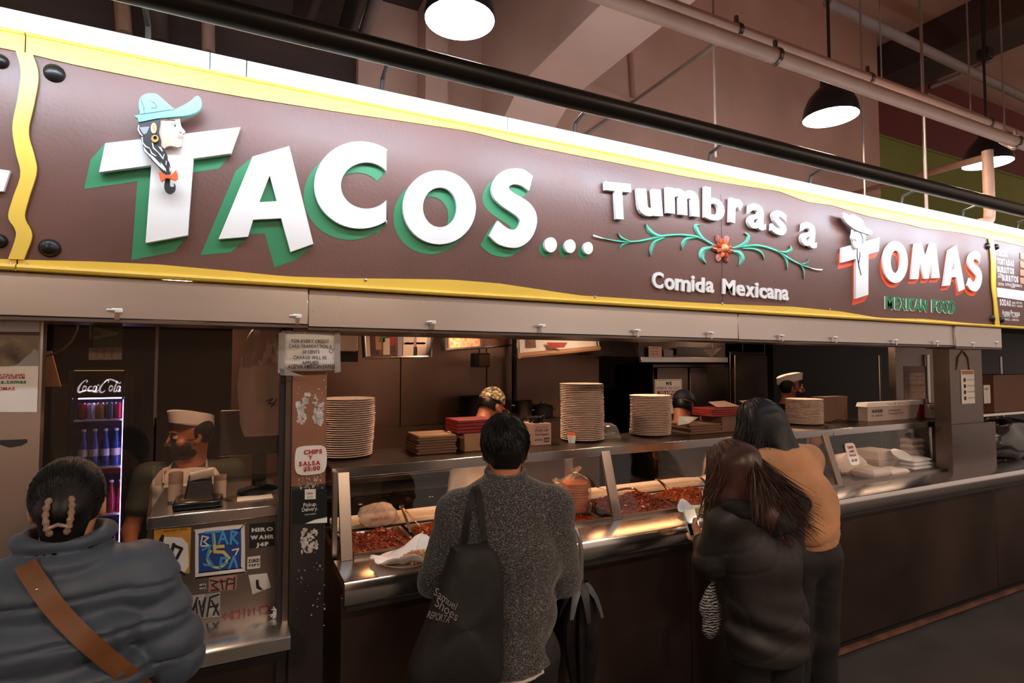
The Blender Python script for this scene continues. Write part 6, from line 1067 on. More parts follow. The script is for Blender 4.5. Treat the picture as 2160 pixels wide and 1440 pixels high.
# ================================================================== people: smooth distance-field bodies turned to meshes
class SDF:
    def __init__(s, lo, hi, h=.008):
        s.h = h; s.lo = np.array(lo, 'f'); s.n = np.ceil((np.array(hi)-np.array(lo))/h).astype(int)+1
        s.ax = [s.lo[i]+h*np.arange(s.n[i], dtype='f') for i in range(3)]; s.F = np.full(s.n, .5, 'f')
    def win(s, lo, hi):
        i0 = np.maximum(np.floor((np.array(lo)-s.lo)/s.h).astype(int), 0); i1 = np.minimum(np.ceil((np.array(hi)-s.lo)/s.h).astype(int)+1, s.n)
        if (i1 <= i0).any(): return None
        sl = tuple(slice(a, b) for a, b in zip(i0, i1))
        return sl, s.ax[0][sl[0]][:, None, None], s.ax[1][sl[1]][None, :, None], s.ax[2][sl[2]][None, None, :]
    def mix(s, sl, d, k, sub=False):
        f = s.F[sl]
        if sub:
            hh = np.maximum(k-np.abs(f+d), 0)/max(k, 1e-6); s.F[sl] = np.maximum(f, -d)+hh*hh*k*.25
        else:
            hh = np.maximum(k-np.abs(f-d), 0)/max(k, 1e-6); s.F[sl] = np.minimum(f, d)-hh*hh*k*.25
    def cap(s, a, b, ra, rb=None, k=.03, sx=1., sy=1., sub=False):
        rb = ra if rb is None else rb; a = np.array(a, 'f'); b = np.array(b, 'f'); m = max(ra, rb)+k+.02
        w_ = s.win(np.minimum(a, b)-[m*sx, m*sy, m], np.maximum(a, b)+[m*sx, m*sy, m])
        if w_ is None: return s
        sl, X, Y, Z = w_; ab = b-a; L2 = max(float(ab@ab), 1e-9)
        t = np.clip(((X-a[0])*ab[0]+(Y-a[1])*ab[1]+(Z-a[2])*ab[2])/L2, 0, 1)
        d = np.sqrt(((X-a[0]-t*ab[0])/sx)**2+((Y-a[1]-t*ab[1])/sy)**2+(Z-a[2]-t*ab[2])**2)-(ra+(rb-ra)*t)
        s.mix(sl, (d*min(sx, sy, 1)).astype('f'), k, sub); return s
    def ell(s, c, r, k=.02, R=None, sub=False):
        c = np.array(c, 'f'); r = np.array(r, 'f'); m = float(r.max())+k+.02; w_ = s.win(c-m, c+m)
        if w_ is None: return s
        sl, X, Y, Z = w_; X = X-c[0]; Y = Y-c[1]; Z = Z-c[2]
        if R is not None: X, Y, Z = [R[0][i]*X+R[1][i]*Y+R[2][i]*Z for i in range(3)]
        k0 = np.sqrt((X/r[0])**2+(Y/r[1])**2+(Z/r[2])**2); k1 = np.sqrt((X/r[0]**2)**2+(Y/r[1]**2)**2+(Z/r[2]**2)**2)+1e-6
        s.mix(sl, (k0*(k0-1)/k1).astype('f'), k, sub); return s
    def cut(s, p, n):
        n = np.array(n, 'f'); n /= np.linalg.norm(n)
        d = (s.ax[0][:, None, None]-p[0])*n[0]+(s.ax[1][None, :, None]-p[1])*n[1]+(s.ax[2][None, None, :]-p[2])*n[2]; s.F = np.maximum(s.F, d.astype('f')); return s
    def disp(s, fn):
        s.F = (s.F+fn(s.ax[0][:, None, None], s.ax[1][None, :, None], s.ax[2][None, None, :])).astype('f'); return s
    def folds(s, amp, seed, sc=1.0):
        r = np.random.default_rng(seed)
        def fn(X, Y, Z):
            d = 0
            for i in range(7):
                v = r.normal(size=3)*np.array([14, 14, 11])*sc*(1+.5*i/3); d = d+np.sin(X*v[0]+Y*v[1]+Z*v[2]+r.uniform(0, 6)+1.5*np.sin(X*v[1]*.5+Z*v[0]*.4))/(1+.35*i)
            v = r.normal(size=3)*np.array([20, 20, 26])*sc; cr = np.abs(np.sin(X*v[0]+Y*v[1]+Z*v[2]+2*np.sin(X*9*sc+Z*7*sc+Y*5)+1.3*np.sin(Z*17*sc-X*11)))
            return amp*d/3+amp*.35*np.exp(-cr*6)
        return s.disp(fn)
    def sample(s, p):
        i = ((np.array(p)-s.lo)/s.h).round().astype(int)
        return s.F[tuple(i)] if ((i >= 0) & (i < s.n)).all() else 1.0
    def mesh(s):
        F = s.F; F[[0, -1]] = .5; F[:, [0, -1]] = .5; F[:, :, [0, -1]] = .5
        I = F < 0; c = [F[dx:F.shape[0]-1+dx, dy:F.shape[1]-1+dy, dz:F.shape[2]-1+dz] for dx in (0, 1) for dy in (0, 1) for dz in (0, 1)]
        cnt = sum((q_ < 0).astype(np.int8) for q_ in c); act = (cnt > 0) & (cnt < 8); ids = np.argwhere(act); nv = len(ids)
        V = np.array([q_[act] for q_ in c]); pos = np.zeros((nv, 3)); num = np.zeros(nv)
        off = [(x, y, z) for x in (0, 1) for y in (0, 1) for z in (0, 1)]
        for a in range(8):
            for b in range(a+1, 8):
                if sum(abs(off[a][i]-off[b][i]) for i in range(3)) != 1: continue
                m = (V[a] < 0) != (V[b] < 0); t = np.where(m, V[a]/np.where(m, V[a]-V[b], 1), 0)
                pos += m[:, None]*(np.array(off[a])+t[:, None]*(np.array(off[b])-np.array(off[a]))); num += m
        pos = (ids+pos/num[:, None])*s.h+s.lo
        idx = np.full(act.shape, -1, int); idx[act] = np.arange(nv); fs = []
        for ax in range(3):
            o1, o2 = (ax+1) % 3, (ax+2) % 3; sh = [slice(None)]*3; sh2 = [slice(None)]*3
            sh[ax] = slice(0, -1); sh2[ax] = slice(1, None); A, B = I[tuple(sh)], I[tuple(sh2)]; e = np.argwhere(A != B)
            e = e[(e[:, o1] > 0) & (e[:, o2] > 0)]; e = e[(e[:, o1] < I.shape[o1]-1) & (e[:, o2] < I.shape[o2]-1)]
            q_ = []
            for d1, d2 in ((0, 0), (1, 0), (1, 1), (0, 1)):
                f = e.copy(); f[:, o1] -= d1; f[:, o2] -= d2; q_.append(idx[f[:, 0], f[:, 1], f[:, 2]])
            q_ = np.stack(q_, 1); inside = A[e[:, 0], e[:, 1], e[:, 2]]; q_[~inside] = q_[~inside][:, ::-1]; fs.append(q_)
        return pos, np.concatenate(fs)
def np_mesh(name, V, Fq):
    me = bpy.data.meshes.new(name); me.vertices.add(len(V)); me.vertices.foreach_set('co', V.astype('f').ravel())
    Fq = np.asarray(Fq); k = Fq.shape[1]; me.loops.add(Fq.size); me.loops.foreach_set('vertex_index', Fq.ravel().astype('i')); me.polygons.add(len(Fq)); me.polygons.foreach_set('loop_start', np.arange(0, Fq.size, k, dtype='i')); me.polygons.foreach_set('loop_total', np.full(len(Fq), k, 'i'))
    me.polygons.foreach_set('use_smooth', np.ones(len(Fq), bool)); me.update(calc_edges=True); me.validate(); return me
def rot(yaw=0, pitch=0, roll=0): return np.array((Matrix.Rotation(-yaw, 3, 'Z') @ Matrix.Rotation(pitch, 3, 'X') @ Matrix.Rotation(roll, 3, 'Y')))
class Person:
    """local frame: x to the person's right, y forward, z up; phi turns forward from +Y towards +X"""
    def __init__(s, base, phi, label, J):
        s.base = Vector((base[0], base[1], 0)); s.phi = math.radians(phi); s.J = {k: np.array(v, float) if not isinstance(v, (int, float)) else v for k, v in J.items()}
        s.root = thing('person', s.base, label, 'person'); s.M = np.array(Matrix.Rotation(-s.phi, 3, 'Z')); s.R = rot(math.radians(J.get('hyaw', 0)), math.radians(J.get('hpitch', 0)), math.radians(J.get('hroll', 0))); s.R = np.array(s.R)
        s.H = s.J['head']
    def W(s, V): return np.asarray(V) @ s.M.T + np.array(s.base)
    def local(s, w_): return (np.asarray(w_)-np.array(s.base)) @ s.M
    def hp(s, p): return s.H + s.R @ np.array(p, float)          # head-frame point to local
    def put(s, name, g, m, parent=None):
        V, Fq = g.mesh(); return link_mesh(name, np_mesh(name, s.W(V), Fq), m, parent or s.root)
    def putmb(s, name, mb, m, parent=None, **k):
        mb.v = [tuple(v) for v in s.W(np.array([tuple(v) for v in mb.v]))]; return mb.build(name, m, parent or s.root, **k)
    def grid(s, lo, hi, h=.008): return SDF(lo, hi, h)
    def hand(s, g, w_, d, nrm, side, curl=.5, sp=1.0):
        """palm and five fingers from wrist w_, pointing d, palm facing nrm"""
        d = d/np.linalg.norm(d); nrm = nrm-d*(nrm@d); nrm /= np.linalg.norm(nrm); x = np.cross(d, nrm)*side
        pc = w_+d*.05; g.cap(w_, w_+d*.03, .024, .026, .02)
        for o_ in (-.022, -.008, .008, .022): g.cap(w_+d*.02+x*o_*.7, w_+d*.085+x*o_, .014, .0125, .012)
        for i, (o_, l) in enumerate(((-.027, .070), (-.009, .080), (.009, .075), (.027, .058))):
            b0 = w_+d*.088+x*o_; d1 = d*math.cos(curl*.7)+nrm*math.sin(curl*.7)+x*o_*2*sp; d2 = d*math.cos(curl*1.7)+nrm*math.sin(curl*1.7); b1 = b0+d1*l*.52; b2 = b1+d2*l*.48
            g.cap(b0, b1, .0098, .009, .006); g.cap(b1, b2, .009, .0078, .005)
        t0 = w_+d*.03-x*.028; t1 = t0+(d*.6-x*.75+nrm*.3)*.038; t2 = t1+(d*.85-x*.25+nrm*.45)*.032
        g.cap(t0, t1, .0125, .011, .012); g.cap(t1, t2, .0105, .009, .005)
    def head(s, g, ears=True):
        e = lambda c, r, k=.02, sub=False: g.ell(s.hp(c), r, k, s.R.T, sub)
        g.ell(s.hp((0, -.012, .022)), (.077, .098, .097), .02, s.R.T); e((0, .028, -.05), (.059, .064, .075), .03); e((0, .07, -.098), (.024, .022, .02), .03)
        g.cap(s.hp((0, .094, .012)), s.hp((0, .112, -.028)), .008, .0135, .012); e((-.011, .105, -.034), (.009, .009, .008), .008); e((.011, .105, -.034), (.009, .009, .008), .008)
        g.cap(s.hp((-.034, .083, .026)), s.hp((.034, .083, .026)), .011, .011, .012); e((-.043, .066, -.028), (.02, .02, .018), .02); e((.043, .066, -.028), (.02, .02, .018), .02)
        for sd in (-1, 1): g.ell(s.hp((sd*.031, .1, .006)), (.016, .014, .011), .008, s.R.T, True)
        g.cap(s.hp((-.02, .088, -.062)), s.hp((.02, .088, -.062)), .008, .008, .008); g.cap(s.hp((-.018, .086, -.073)), s.hp((.018, .086, -.073)), .009, .009, .008)
        if ears:
            for sd in (-1, 1):
                g.ell(s.hp((sd*.078, -.006, -.012)), (.011, .022, .034), .008, s.R.T); g.ell(s.hp((sd*.088, .0, -.010)), (.007, .011, .02), .004, s.R.T, True)
        g.cap(s.hp((0, -.025, -.07)), s.J['neck'], .052, .058, .03); return g
    def body(s, skin='skin', h=.008, hands=True, curl=(.6, .6), sk=1.0):
        J = s.J; pts = np.array([v for v in J.values() if isinstance(v, np.ndarray)]); g = SDF(pts.min(0)-.22, pts.max(0)+.22, h)
        s.head(g)
        g.cap(J['neck']+np.array([0, 0, -.03]), J['chest'], .06, .10, .06, 1.25, .9); g.cap(J['chest'], J['pelvis'], .105, .10, .06, 1.25, .85)
        for sd in 'LR':
            g.cap(J['chest']+np.array([0, 0, .08]), J['sh'+sd], .06, .048, .05); g.cap(J['sh'+sd], J['el'+sd], .046, .038, .03); g.cap(J['el'+sd], J['wr'+sd], .038, .026, .02)
            if hands:
                d = J.get('hd'+sd, J['wr'+sd]-J['el'+sd]); s.hand(g, J['wr'+sd], d, J.get('hn'+sd, np.array([0, 0, -1.])), 1 if sd == 'R' else -1, curl[0 if sd == 'L' else 1])
            hp_ = J['pelvis']+np.array([.09 if sd == 'R' else -.09, 0, -.02]); kn = J.get('kn'+sd, hp_+np.array([0, .02, -hp_[2]*.47])); an = J.get('an'+sd, np.array([hp_[0]*1.1, -.02, .08]))
            s.J['hip'+sd], s.J['kn'+sd], s.J['an'+sd] = hp_, kn, an
            g.cap(hp_, kn, .078, .052, .03); g.cap(kn, an, .05, .034, .02); g.cap(an+np.array([0, -.01, -.04]), an+np.array([0, .15, -.05]), .034, .03, .02)
        s.bodyg = g; return s.put('body', g, skin)
    def trousers(s, m, r=(.098, .075, .062), top=None):
        J = s.J; pts = np.array([J[k] for k in ('hipL', 'hipR', 'knL', 'knR', 'anL', 'anR')]); g = SDF(pts.min(0)-.2, pts.max(0)+.25, .010)
        for sd in 'LR': g.cap(J['hip'+sd], J['kn'+sd], r[0], r[1], .03); g.cap(J['kn'+sd], J['an'+sd]+np.array([0, 0, -.02]), r[1], r[2], .03)
        g.cap(J['pelvis'], J['pelvis']+np.array([0, 0, .08]), .125, .12, .04, 1.3, .95); g.folds(.006, 5, .8); g.cut((0, 0, .04), (0, 0, -1)); t = s.put('trousers', g, m)
        for sd in 'LR':
            q = SDF(J['an'+sd]+[-.12, -.16, -.14], J['an'+sd]+[.12, .26, .06], .008); q.cap(J['an'+sd]+[0, -.03, -.035], J['an'+sd]+[0, .16, -.045], .042, .042, .02); q.cap(J['an'+sd]+[0, -.01, 0], J['an'+sd]+[0, 0, -.04], .04, .04, .03); q.cut((0, 0, J['an'+sd][2]-.078), (0, 0, -1)); s.put('shoe', q, 'black')
        return t
    def eyes(s, lids=True):
        for sd in (-1, 1):
            c = s.hp((sd*.031, .082, .006)); V, Fq = ball(c, .0125); o = link_mesh('eye', np_mesh('eye', s.W(V), Fq), 'eye_white', s.root); p = s.hp((sd*.031, .0915, .006)); V, Fq = ball(p, .0052); link_mesh('iris', np_mesh('iris', s.W(V), Fq), 'ink', o)
    def eyebrows(s):
        for sd in (-1, 1): s.putmb('eyebrow', MB().tube([s.hp((sd*.014, .098, .026)), s.hp((sd*.032, .096, .032)), s.hp((sd*.052, .082, .027))], [.004, .005, .003], 6), 'hair_black')
    def mask(s, m='mask_black'):
        g = SDF(s.H-.2, s.H+.2, .005); g.ell(s.hp((0, .034, -.05)), (.066, .074, .064), .02, s.R.T); g.cap(s.hp((0, .10, -.012)), s.hp((0, .118, -.035)), .011, .016, .02); g.ell(s.hp((0, .07, -.095)), (.034, .032, .028), .03, s.R.T)
        g.cut(s.hp((0, .03, -.006)), s.R @ np.array([0, -.22, 1.])); g.cut(s.hp((0, .022, 0)), s.R @ np.array([0, -1., 0])); o = s.put('face_mask', g, m)
        for sd in (-1, 1):
            for z in (-.012, -.07): s.putmb('ear_loop', MB().tube([s.hp((sd*.055, .05, z)), s.hp((sd*.074, .02, z*.6-.008)), s.hp((sd*.084, -.01, z*.3-.01))], .0022, 5), m, o)
        return o
    def paper_hat(s, yaw=0):
        mb = MB(); n = 36; vs = []; R2 = np.array(Matrix.Rotation(-yaw, 3, 'Z'))
        prof = [(0, .0), (.035, .002), (.068, .004)]
        for z, fl in prof:
            for k in range(n):
                a = 2*PI*k/n; x, y = (.083+fl*.3)*math.cos(a), (.106+fl)*math.sin(a); top = 1.08-.22*abs(math.sin(a))**3
                vs.append(s.hp(R2 @ np.array([x, y-.012, .052+z*top+.03*math.sin(a)])))
        vs2 = [s.hp(R2 @ np.array([.07*math.cos(2*PI*k/n), .095*math.sin(2*PI*k/n)-.012, .085+.026*math.sin(2*PI*k/n)])) for k in range(n)]
        mb.add(vs+vs2, [(i*n+k, i*n+(k+1) % n, (i+1)*n+(k+1) % n, (i+1)*n+k) for i in range(2) for k in range(n)] + [(2*n+k, 2*n+(k+1) % n, 3*n+(k+1) % n, 3*n+k) for k in range(n)] + [tuple(range(3*n, 4*n))]); o = s.putmb('paper_hat', mb, 'hat_white', ang=50)
        s.putmb('hat_band_line', MB().tube([s.hp(R2 @ np.array([(.0845+.002)*math.cos(a), (.1145+.002)*math.sin(a)-.012, .058+.028*math.sin(a)])) for a in np.linspace(0, 2*PI, 40)], .0012, 4), 'ink', o); return o
    def cap_hat(s, m, brim=True, back=False):
        g = SDF(s.H-.22, s.H+.24, .006); g.ell(s.hp((0, -.012, .035)), (.088, .110, .098), .02, s.R.T); g.cut(s.hp((0, 0, .035)), s.R @ np.array([0, .12, -1.])); o = s.put('cap', g, m); V, Fq = ball(s.hp((0, -.012, .134)), .008); link_mesh('cap_button', np_mesh('b', s.W(V), Fq), m, o)
        rows = []
        for t in np.linspace(0, 1, 6): rows.append([s.hp((math.sin(a)*.078*(1-.04*t), (.072+.045*math.cos(a))+t*.07*math.cos(a*.72), .042-.012*t-.020*abs(math.sin(a))**1.5)) for a in np.linspace(-1.35, 1.35, 13)])
        mb = MB(); vs = [p for r in rows for p in r]; n = 13; mb.add(vs, [(i*n+k, i*n+k+1, (i+1)*n+k+1, (i+1)*n+k) for i in range(5) for k in range(12)]); b = s.putmb('cap_brim', mb, m, o); b.modifiers.new('thick', 'SOLIDIFY').thickness = .005; return o
    def surf(s, px, py, g, out=.004):
        """point where the measured line of sight meets the clothing g"""
        d = fw + rt*((px-1080)/FPX) - upv*((py-720)/FPX); d = np.array(d)/np.linalg.norm(np.array(d)); o = np.array((0, 0, CAMH)); t = .5
        while t < 7:
            if g.sample(s.local(o+d*t)) < 0: return o+d*(t-out)
            t += .004
        return None
def ball(c, r, n=12, m=8):
    V = []; 
    for i in range(m+1):
        for k in range(n): th = PI*i/m; a = 2*PI*k/n; V.append((c[0]+r*math.sin(th)*math.cos(a), c[1]+r*math.sin(th)*math.sin(a), c[2]+r*math.cos(th)))
    return np.array(V), np.array([(i*n+k, (i+1)*n+k, (i+1)*n+(k+1) % n, i*n+(k+1) % n) for i in range(m) for k in range(n)])
def strands(paths, r, seed=0, taper=True):
    """many thin tapered three-sided strands in one mesh"""
    V = []; Fq = []; off = 0
    for p in paths:
        p = np.asarray(p); n = len(p); T = np.gradient(p, axis=0); T /= np.linalg.norm(T, axis=1)[:, None]+1e-9; a = np.cross(T, np.array([.3, .2, 1.])); a /= np.linalg.norm(a, axis=1)[:, None]+1e-9; b = np.cross(T, a)
        w_ = r*(np.interp(np.linspace(0, 1, n), [0, .1, .7, 1], [.5, 1, .9, .15]) if taper else np.ones(n))[:, None]
        ring = np.stack([p+w_*(a*math.cos(t)+b*math.sin(t)) for t in (0, 2.09, 4.19)], 1); V.append(ring.reshape(-1, 3))
        for i in range(n-1):
            for k in range(3): Fq.append((off+i*3+k, off+i*3+(k+1) % 3, off+(i+1)*3+(k+1) % 3, off+(i+1)*3+k))
        off += 3*n
    return np.concatenate(V), np.array(Fq)
mat('hair_black', '#09090b', .45, spec=.34); mat('hair_brown', '#3d231b', .42, spec=.4, noise=(4, .25)); mat('eye_white', '#d8d0c8', .3); mat('mask_black', '#171517', .7); mat('hat_white', '#e6ddd8', .6)
mat('trouser_black', '#121113', .7, noise=(20, .15)); mat('tee_white', '#d9d0ca', .7)
def skull_path(Pn, a, th0, th1, n, c=(0, -.014, .022), r=(.088, .108, .106), tilt=None, swirl=0):
    """hair path over the head from polar angle th0 to th1 at azimuth a, in local coordinates"""
    out = []
    for th in np.linspace(th0, th1, n):
        aa = a+swirl*(th-th0); d = np.array([math.sin(th)*math.cos(aa), math.sin(th)*math.sin(aa), math.cos(th)])
        if tilt is not None: d = tilt @ d
        out.append(Pn.hp(np.array(c)+np.array(r)*d))
    return out
# ------------------------------------------------------------------ man in the grey knit pullover
mat('knit', '#3d3d40', .9, sheen=.25)
m = MATS['knit']; nt = m.node_tree; N = nt.nodes; L = nt.links
tc = N.new('ShaderNodeTexCoord'); mp = N.new('ShaderNodeMapping'); mp.inputs['Scale'].default_value = (1, 1, 2.2); L.new(tc.outputs['Object'], mp.inputs[0]); nz = N.new('ShaderNodeTexNoise'); nz.inputs['Scale'].default_value = 190; nz.inputs['Detail'].default_value = 3; L.new(mp.outputs[0], nz.inputs[0])
rp = N.new('ShaderNodeValToRGB'); rp.color_ramp.elements[0].position = .5; rp.color_ramp.elements[1].position = .72; rp.color_ramp.elements[0].color = lin('#1e1e21')+(1,); rp.color_ramp.elements[1].color = lin('#8d8b8c')+(1,); L.new(nz.outputs[0], rp.inputs[0]); L.new(rp.outputs[0], N['Principled BSDF'].inputs['Base Color'])
bp = N.new('ShaderNodeBump'); bp.inputs['Strength'].default_value = .5; bp.inputs['Distance'].default_value = .004; L.new(nz.outputs[0], bp.inputs['Height']); L.new(bp.outputs[0], N['Principled BSDF'].inputs['Normal'])
mb_ = P(1068, 900, Y=1.86)
man_ = Person((mb_.x, 1.86), 19, 'man in a speckled grey pullover eating at the counter with a black tote bag', dict(head=(0, .05, 1.585), hpitch=-14, hyaw=4, neck=(0, .0, 1.44), chest=(0, -.01, 1.25), pelvis=(0, -.02, .88), shL=(-.175, -.01, 1.375), shR=(.175, -.01, 1.375), elL=(-.25, .03, 1.13), elR=(.225, .04, 1.11), wrL=(-.15, .24, 1.12), wrR=(.13, .23, 1.1)))
man_.body('skin'); J = man_.J
g = SDF((-.48, -.35, .7), (.48, .45, 1.56), .007)
g.cap((0, -.012, 1.40), (0, -.015, 1.22), .11, .135, .06, 1.3, .95); g.cap((0, -.015, 1.22), (0, -.03, .86), .138, .135, .06, 1.28, .95)
for sd in 'LR':
    s_ = 1 if sd == 'R' else -1
    g.cap((0, -.01, 1.40), J['sh'+sd], .085, .072, .05); g.cap(J['sh'+sd], J['el'+sd], .068, .062, .04); g.cap(J['el'+sd], J['wr'+sd], .06, .042, .03)
g.cap((0, -.005, 1.43), (0, .012, 1.50), .078, .072, .02); g.folds(.006, 11, 1.1)
g.disp(lambda X, Y, Z: .010*np.sin(Z*34+np.sin(X*9)*1.5)*np.exp(-((Z-.98)/.16)**2)*np.ones_like(Y))
g.cut((0, 0, .855), (.12, .05, -1)); g.cut((0, .0, 1.512), (0, -.25, 1)); man_g = g; sw = man_.put('knit_pullover', g, 'knit')
q = SDF((-.15, -.14, 1.40), (.15, .17, 1.56), .005); q.cap((0, 0, 1.45), (0, .012, 1.50), .083, .078, .01); q.disp(lambda X, Y, Z: .003*np.sin(Z*120+X*12)+0*Y); q.cut((0, 0, 1.52), (0, -.25, 1)); q.cut((0, 0, 1.435), (0, 0, -1)); q.cap((0, .005, 1.40), (0, .02, 1.56), .060, .060, .004, sub=True); man_.put('collar', q, 'knit', sw)
q = SDF((-.3, -.25, .74), (.3, .22, .95), .008); q.cap((0, -.03, .80), (0, -.03, .92), .128, .132, .02, 1.27, .94); q.cut((0, 0, .835), (.16, .1, -1)); q.cut((0, 0, .9), (0, 0, 1)); man_.put('undershirt_hem', q, 'tee_white')
man_.trousers('trouser_black')
q = SDF(man_.H-.2, man_.H+.2, .005); q.ell(man_.hp((0, -.018, .028)), (.086, .106, .102), .02, man_.R.T); q.cap(man_.hp((0, -.05, -.02)), man_.hp((0, -.045, -.06)), .052, .042, .04); q.ell(man_.hp((0, .105, -.07)), (.075, .09, .11), .02, man_.R.T, True); q.cut(man_.hp((0, -.06, -.078)), man_.R @ np.array([0, 0, -1.])); hr = man_.put('hair', q, 'hair_black')
rg = np.random.default_rng(3); paths = []
tl = np.array(Matrix.Rotation(.35, 3, 'X'))
for i in range(1500):
    a = rg.uniform(0, 2*PI); th0 = rg.uniform(.02, 1.9); th1 = min(th0+rg.uniform(.4, .9), 2.45 if math.sin(a) < .1 else 1.3); p = np.array(skull_path(man_, a, th0, th1, 6, (0, -.018, .027), (.088, .108, .104), tl, rg.normal(.25, .3))); paths.append(p+rg.normal(0, .0016, 3)+np.linspace(0, 1, 6)[:, None]*rg.normal(0, .004, 3))
V, Fq = strands(paths, .0017); link_mesh('hair_strands', np_mesh('hs', man_.W(V), Fq), 'hair_black', hr)['kind'] = 'stuff'
paths = []
for i in range(260):
    a = rg.uniform(0, 2*PI); th0 = rg.uniform(.05, 1.8); th1 = min(th0+rg.uniform(.35, .7), 2.4 if math.sin(a) < .2 else 1.2); p = np.array(skull_path(man_, a, th0, th1, 7, (0, -.018, .027), (.0875, .1075, .1035), tl, rg.normal(.3, .35))); paths.append(p+np.linspace(0, 1, 7)[:, None]**2*(p[-1]-man_.hp((0, -.018, .02)))*rg.uniform(.0, .06))
V, Fq = strands(paths, .0052); link_mesh('hair_locks', np_mesh('hl', man_.W(V), Fq), 'hair_black', hr)['kind'] = 'stuff'
# tote bag on his left shoulder
mat('tote', '#0b0b0c', .75, noise=(30, .2), bump=(160, .2)); mat('tote_ink', '#75706f', .6)
tb = thing('tote_bag', P(960, 1440, Y=1.66), 'black cotton tote bag with pale shoe shop lettering on the grey-clad man', 'bag')
TYp = 1.655
g2 = [P(x, y, Y=TYp) for x, y in ((962, 1160), (1050, 1166), (1062, 1300), (1052, 1446), (955, 1470), (868, 1446), (902, 1330), (935, 1240))]
n = 14; fr_, bk = [], []
outl = smooth_line([(p.x, p.z) for p in g2]+[(g2[0].x, g2[0].z)], 40)[:-1]; cx_, cz_ = np.mean(outl, 0)
mb = MB(); rings = []
for k_, (sc_, dy) in enumerate(((1, 0), (.97, -.018), (.8, -.032), (.45, -.040), (.02, -.042))): rings.append([(cx_+(x-cx_)*sc_, TYp+.01+dy+.004*math.sin(20*z), cz_+(z-cz_)*sc_) for x, z in outl])
nn = len(outl); vs = [p for r in rings for p in r]; nb = len(vs); vs += [(x, TYp+.045, z) for x, z in outl]
mb.add(vs, [(i*nn+k, i*nn+(k+1) % nn, (i+1)*nn+(k+1) % nn, (i+1)*nn+k) for i in range(4) for k in range(nn)] + [tuple(range(4*nn, 5*nn))] + [(k, (k+1) % nn, nb+(k+1) % nn, nb+k) for k in range(nn)] + [tuple(range(nb, nb+nn))]); mb.build('bag_body', 'tote', tb, ang=60)
def ribbon(pts, w_, m, par, name, th=.003, side=None):
    pts = [Vector(p) for p in pts]; mb = MB(); A = []; n = len(pts)
    for i, p in enumerate(pts):
        t = (pts[min(i+1, n-1)]-pts[max(i-1, 0)]).normalized(); v = (Vector((0, 0, CAMH))-p).normalized(); u = t.cross(v).normalized(); A += [p-u*w_, p+u*w_, p+u*w_+v*th, p-u*w_+v*th]
    mb.add(A, [(i*4+k, i*4+(k+1) % 4, (i+1)*4+(k+1) % 4, (i+1)*4+k) for i in range(n-1) for k in range(4)]+[(0, 1, 2, 3), (n*4-1, n*4-2, n*4-3, n*4-4)]); return mb.build(name, m, par, ang=60)
for pts in ([(1003, 1026), (999, 1040), (993, 1060), (986, 1090), (982, 1120), (979, 1150)], [(1003, 1024), (1010, 1040), (1014, 1070), (1018, 1110), (1022, 1140)]):
    w = [man_.surf(x, y, man_g, .006) for x, y in pts]; w = [p for p in w if p is not None]; e = P(pts[-1][0]-1, 1172, Y=TYp-.005); ribbon([tuple(p) for p in w]+[tuple(e)], .011, 'tote', tb, 'strap')
for s_, x, y, h, sl in (('Samuel', 914, 1253, .022, .6), ('Shoes', 916, 1276, .026, .6), ('REPORTA', 900, 1302, .020, .25)):
    o_ = P(x, y, Y=TYp-.031); e_ = P(x+46, y+(34 if s_ != 'REPORTA' else 12), Y=TYp-.036); uu = (e_-o_).normalized(); text('print', s_, o_, h, 'tote_ink', tb, u=uu, v=Vector((.35, 0, .94)), width=(e_-o_).length, shear=.1)
# ------------------------------------------------------------------ woman in the blue puffer jacket
mat('puffer', '#3d4a5b', .55, noise=(5, .12), sheen=.1, bump=(30, .12)); mat('strap_brown', '#6e4423', .5, noise=(12, .2)); mat('clip_horn', '#8f7468', .3, coat=.3)
wb = P(148, 1000, Y=1.96)
pw_ = Person((wb.x, 1.94), -6, 'dark-haired woman in a blue puffer jacket with a claw clip in her hair', dict(head=(0, .03, 1.512), hyaw=2, hpitch=-6, neck=(0, .0, 1.37), chest=(0, -.01, 1.16), pelvis=(0, -.02, .82), shL=(-.17, -.01, 1.30), shR=(.17, -.01, 1.30), elL=(-.27, .0, 1.05), elR=(.26, .02, 1.03), wrL=(-.16, .22, 1.02), wrR=(.12, .23, 1.0)))
pw_.body('skin_light'); J = pw_.J
g = SDF((-.55, -.38, .55), (.55, .45, 1.5), .008)
for i, (z, r, sx) in enumerate(((1.30, .135, 1.35), (1.19, .165, 1.38), (1.06, .172, 1.36), (.93, .172, 1.36), (.80, .170, 1.34), (.68, .16, 1.34))): g.ell((0, -.01, z), (r*sx, r, .082), .006)
g.cap((0, -.01, 1.28), (0, -.01, .7), .125, .13, .02, 1.3, 1)
for sd in 'LR':
    a, b, c = J['sh'+sd], J['el'+sd], J['wr'+sd]; g.cap((0, 0, 1.31), a, .085, .088, .04)
    for t in (.08, .42, .76): g.ell(a+(b-a)*t, (.10, .108, .072), .007)
    for t in (.05, .4, .75): p = b+(c-b)*t; g.ell(p, (.09, .07, .086), .007)
    g.cap(a, b, .085, .082, .02); g.cap(b, c, .078, .06, .02)
g.ell((0, .0, 1.375), (.128, .118, .045), .008); g.ell((0, .008, 1.43), (.118, .108, .04), .008); g.folds(.005, 21, 2.0); g.disp(lambda X, Y, Z: sum(.012*np.exp(-((Z-zs__-.10*np.abs(X)**1.2*-1)/.007)**2) for zs__ in (1.30, 1.20, 1.08, .96, .84, .72))*np.ones_like(Y)); g.cut((0, .012, 1.462), (0, -.2, 1)); g.cap((0, .0, 1.42), (0, .02, 1.56), .078, .08, .01, sub=True)
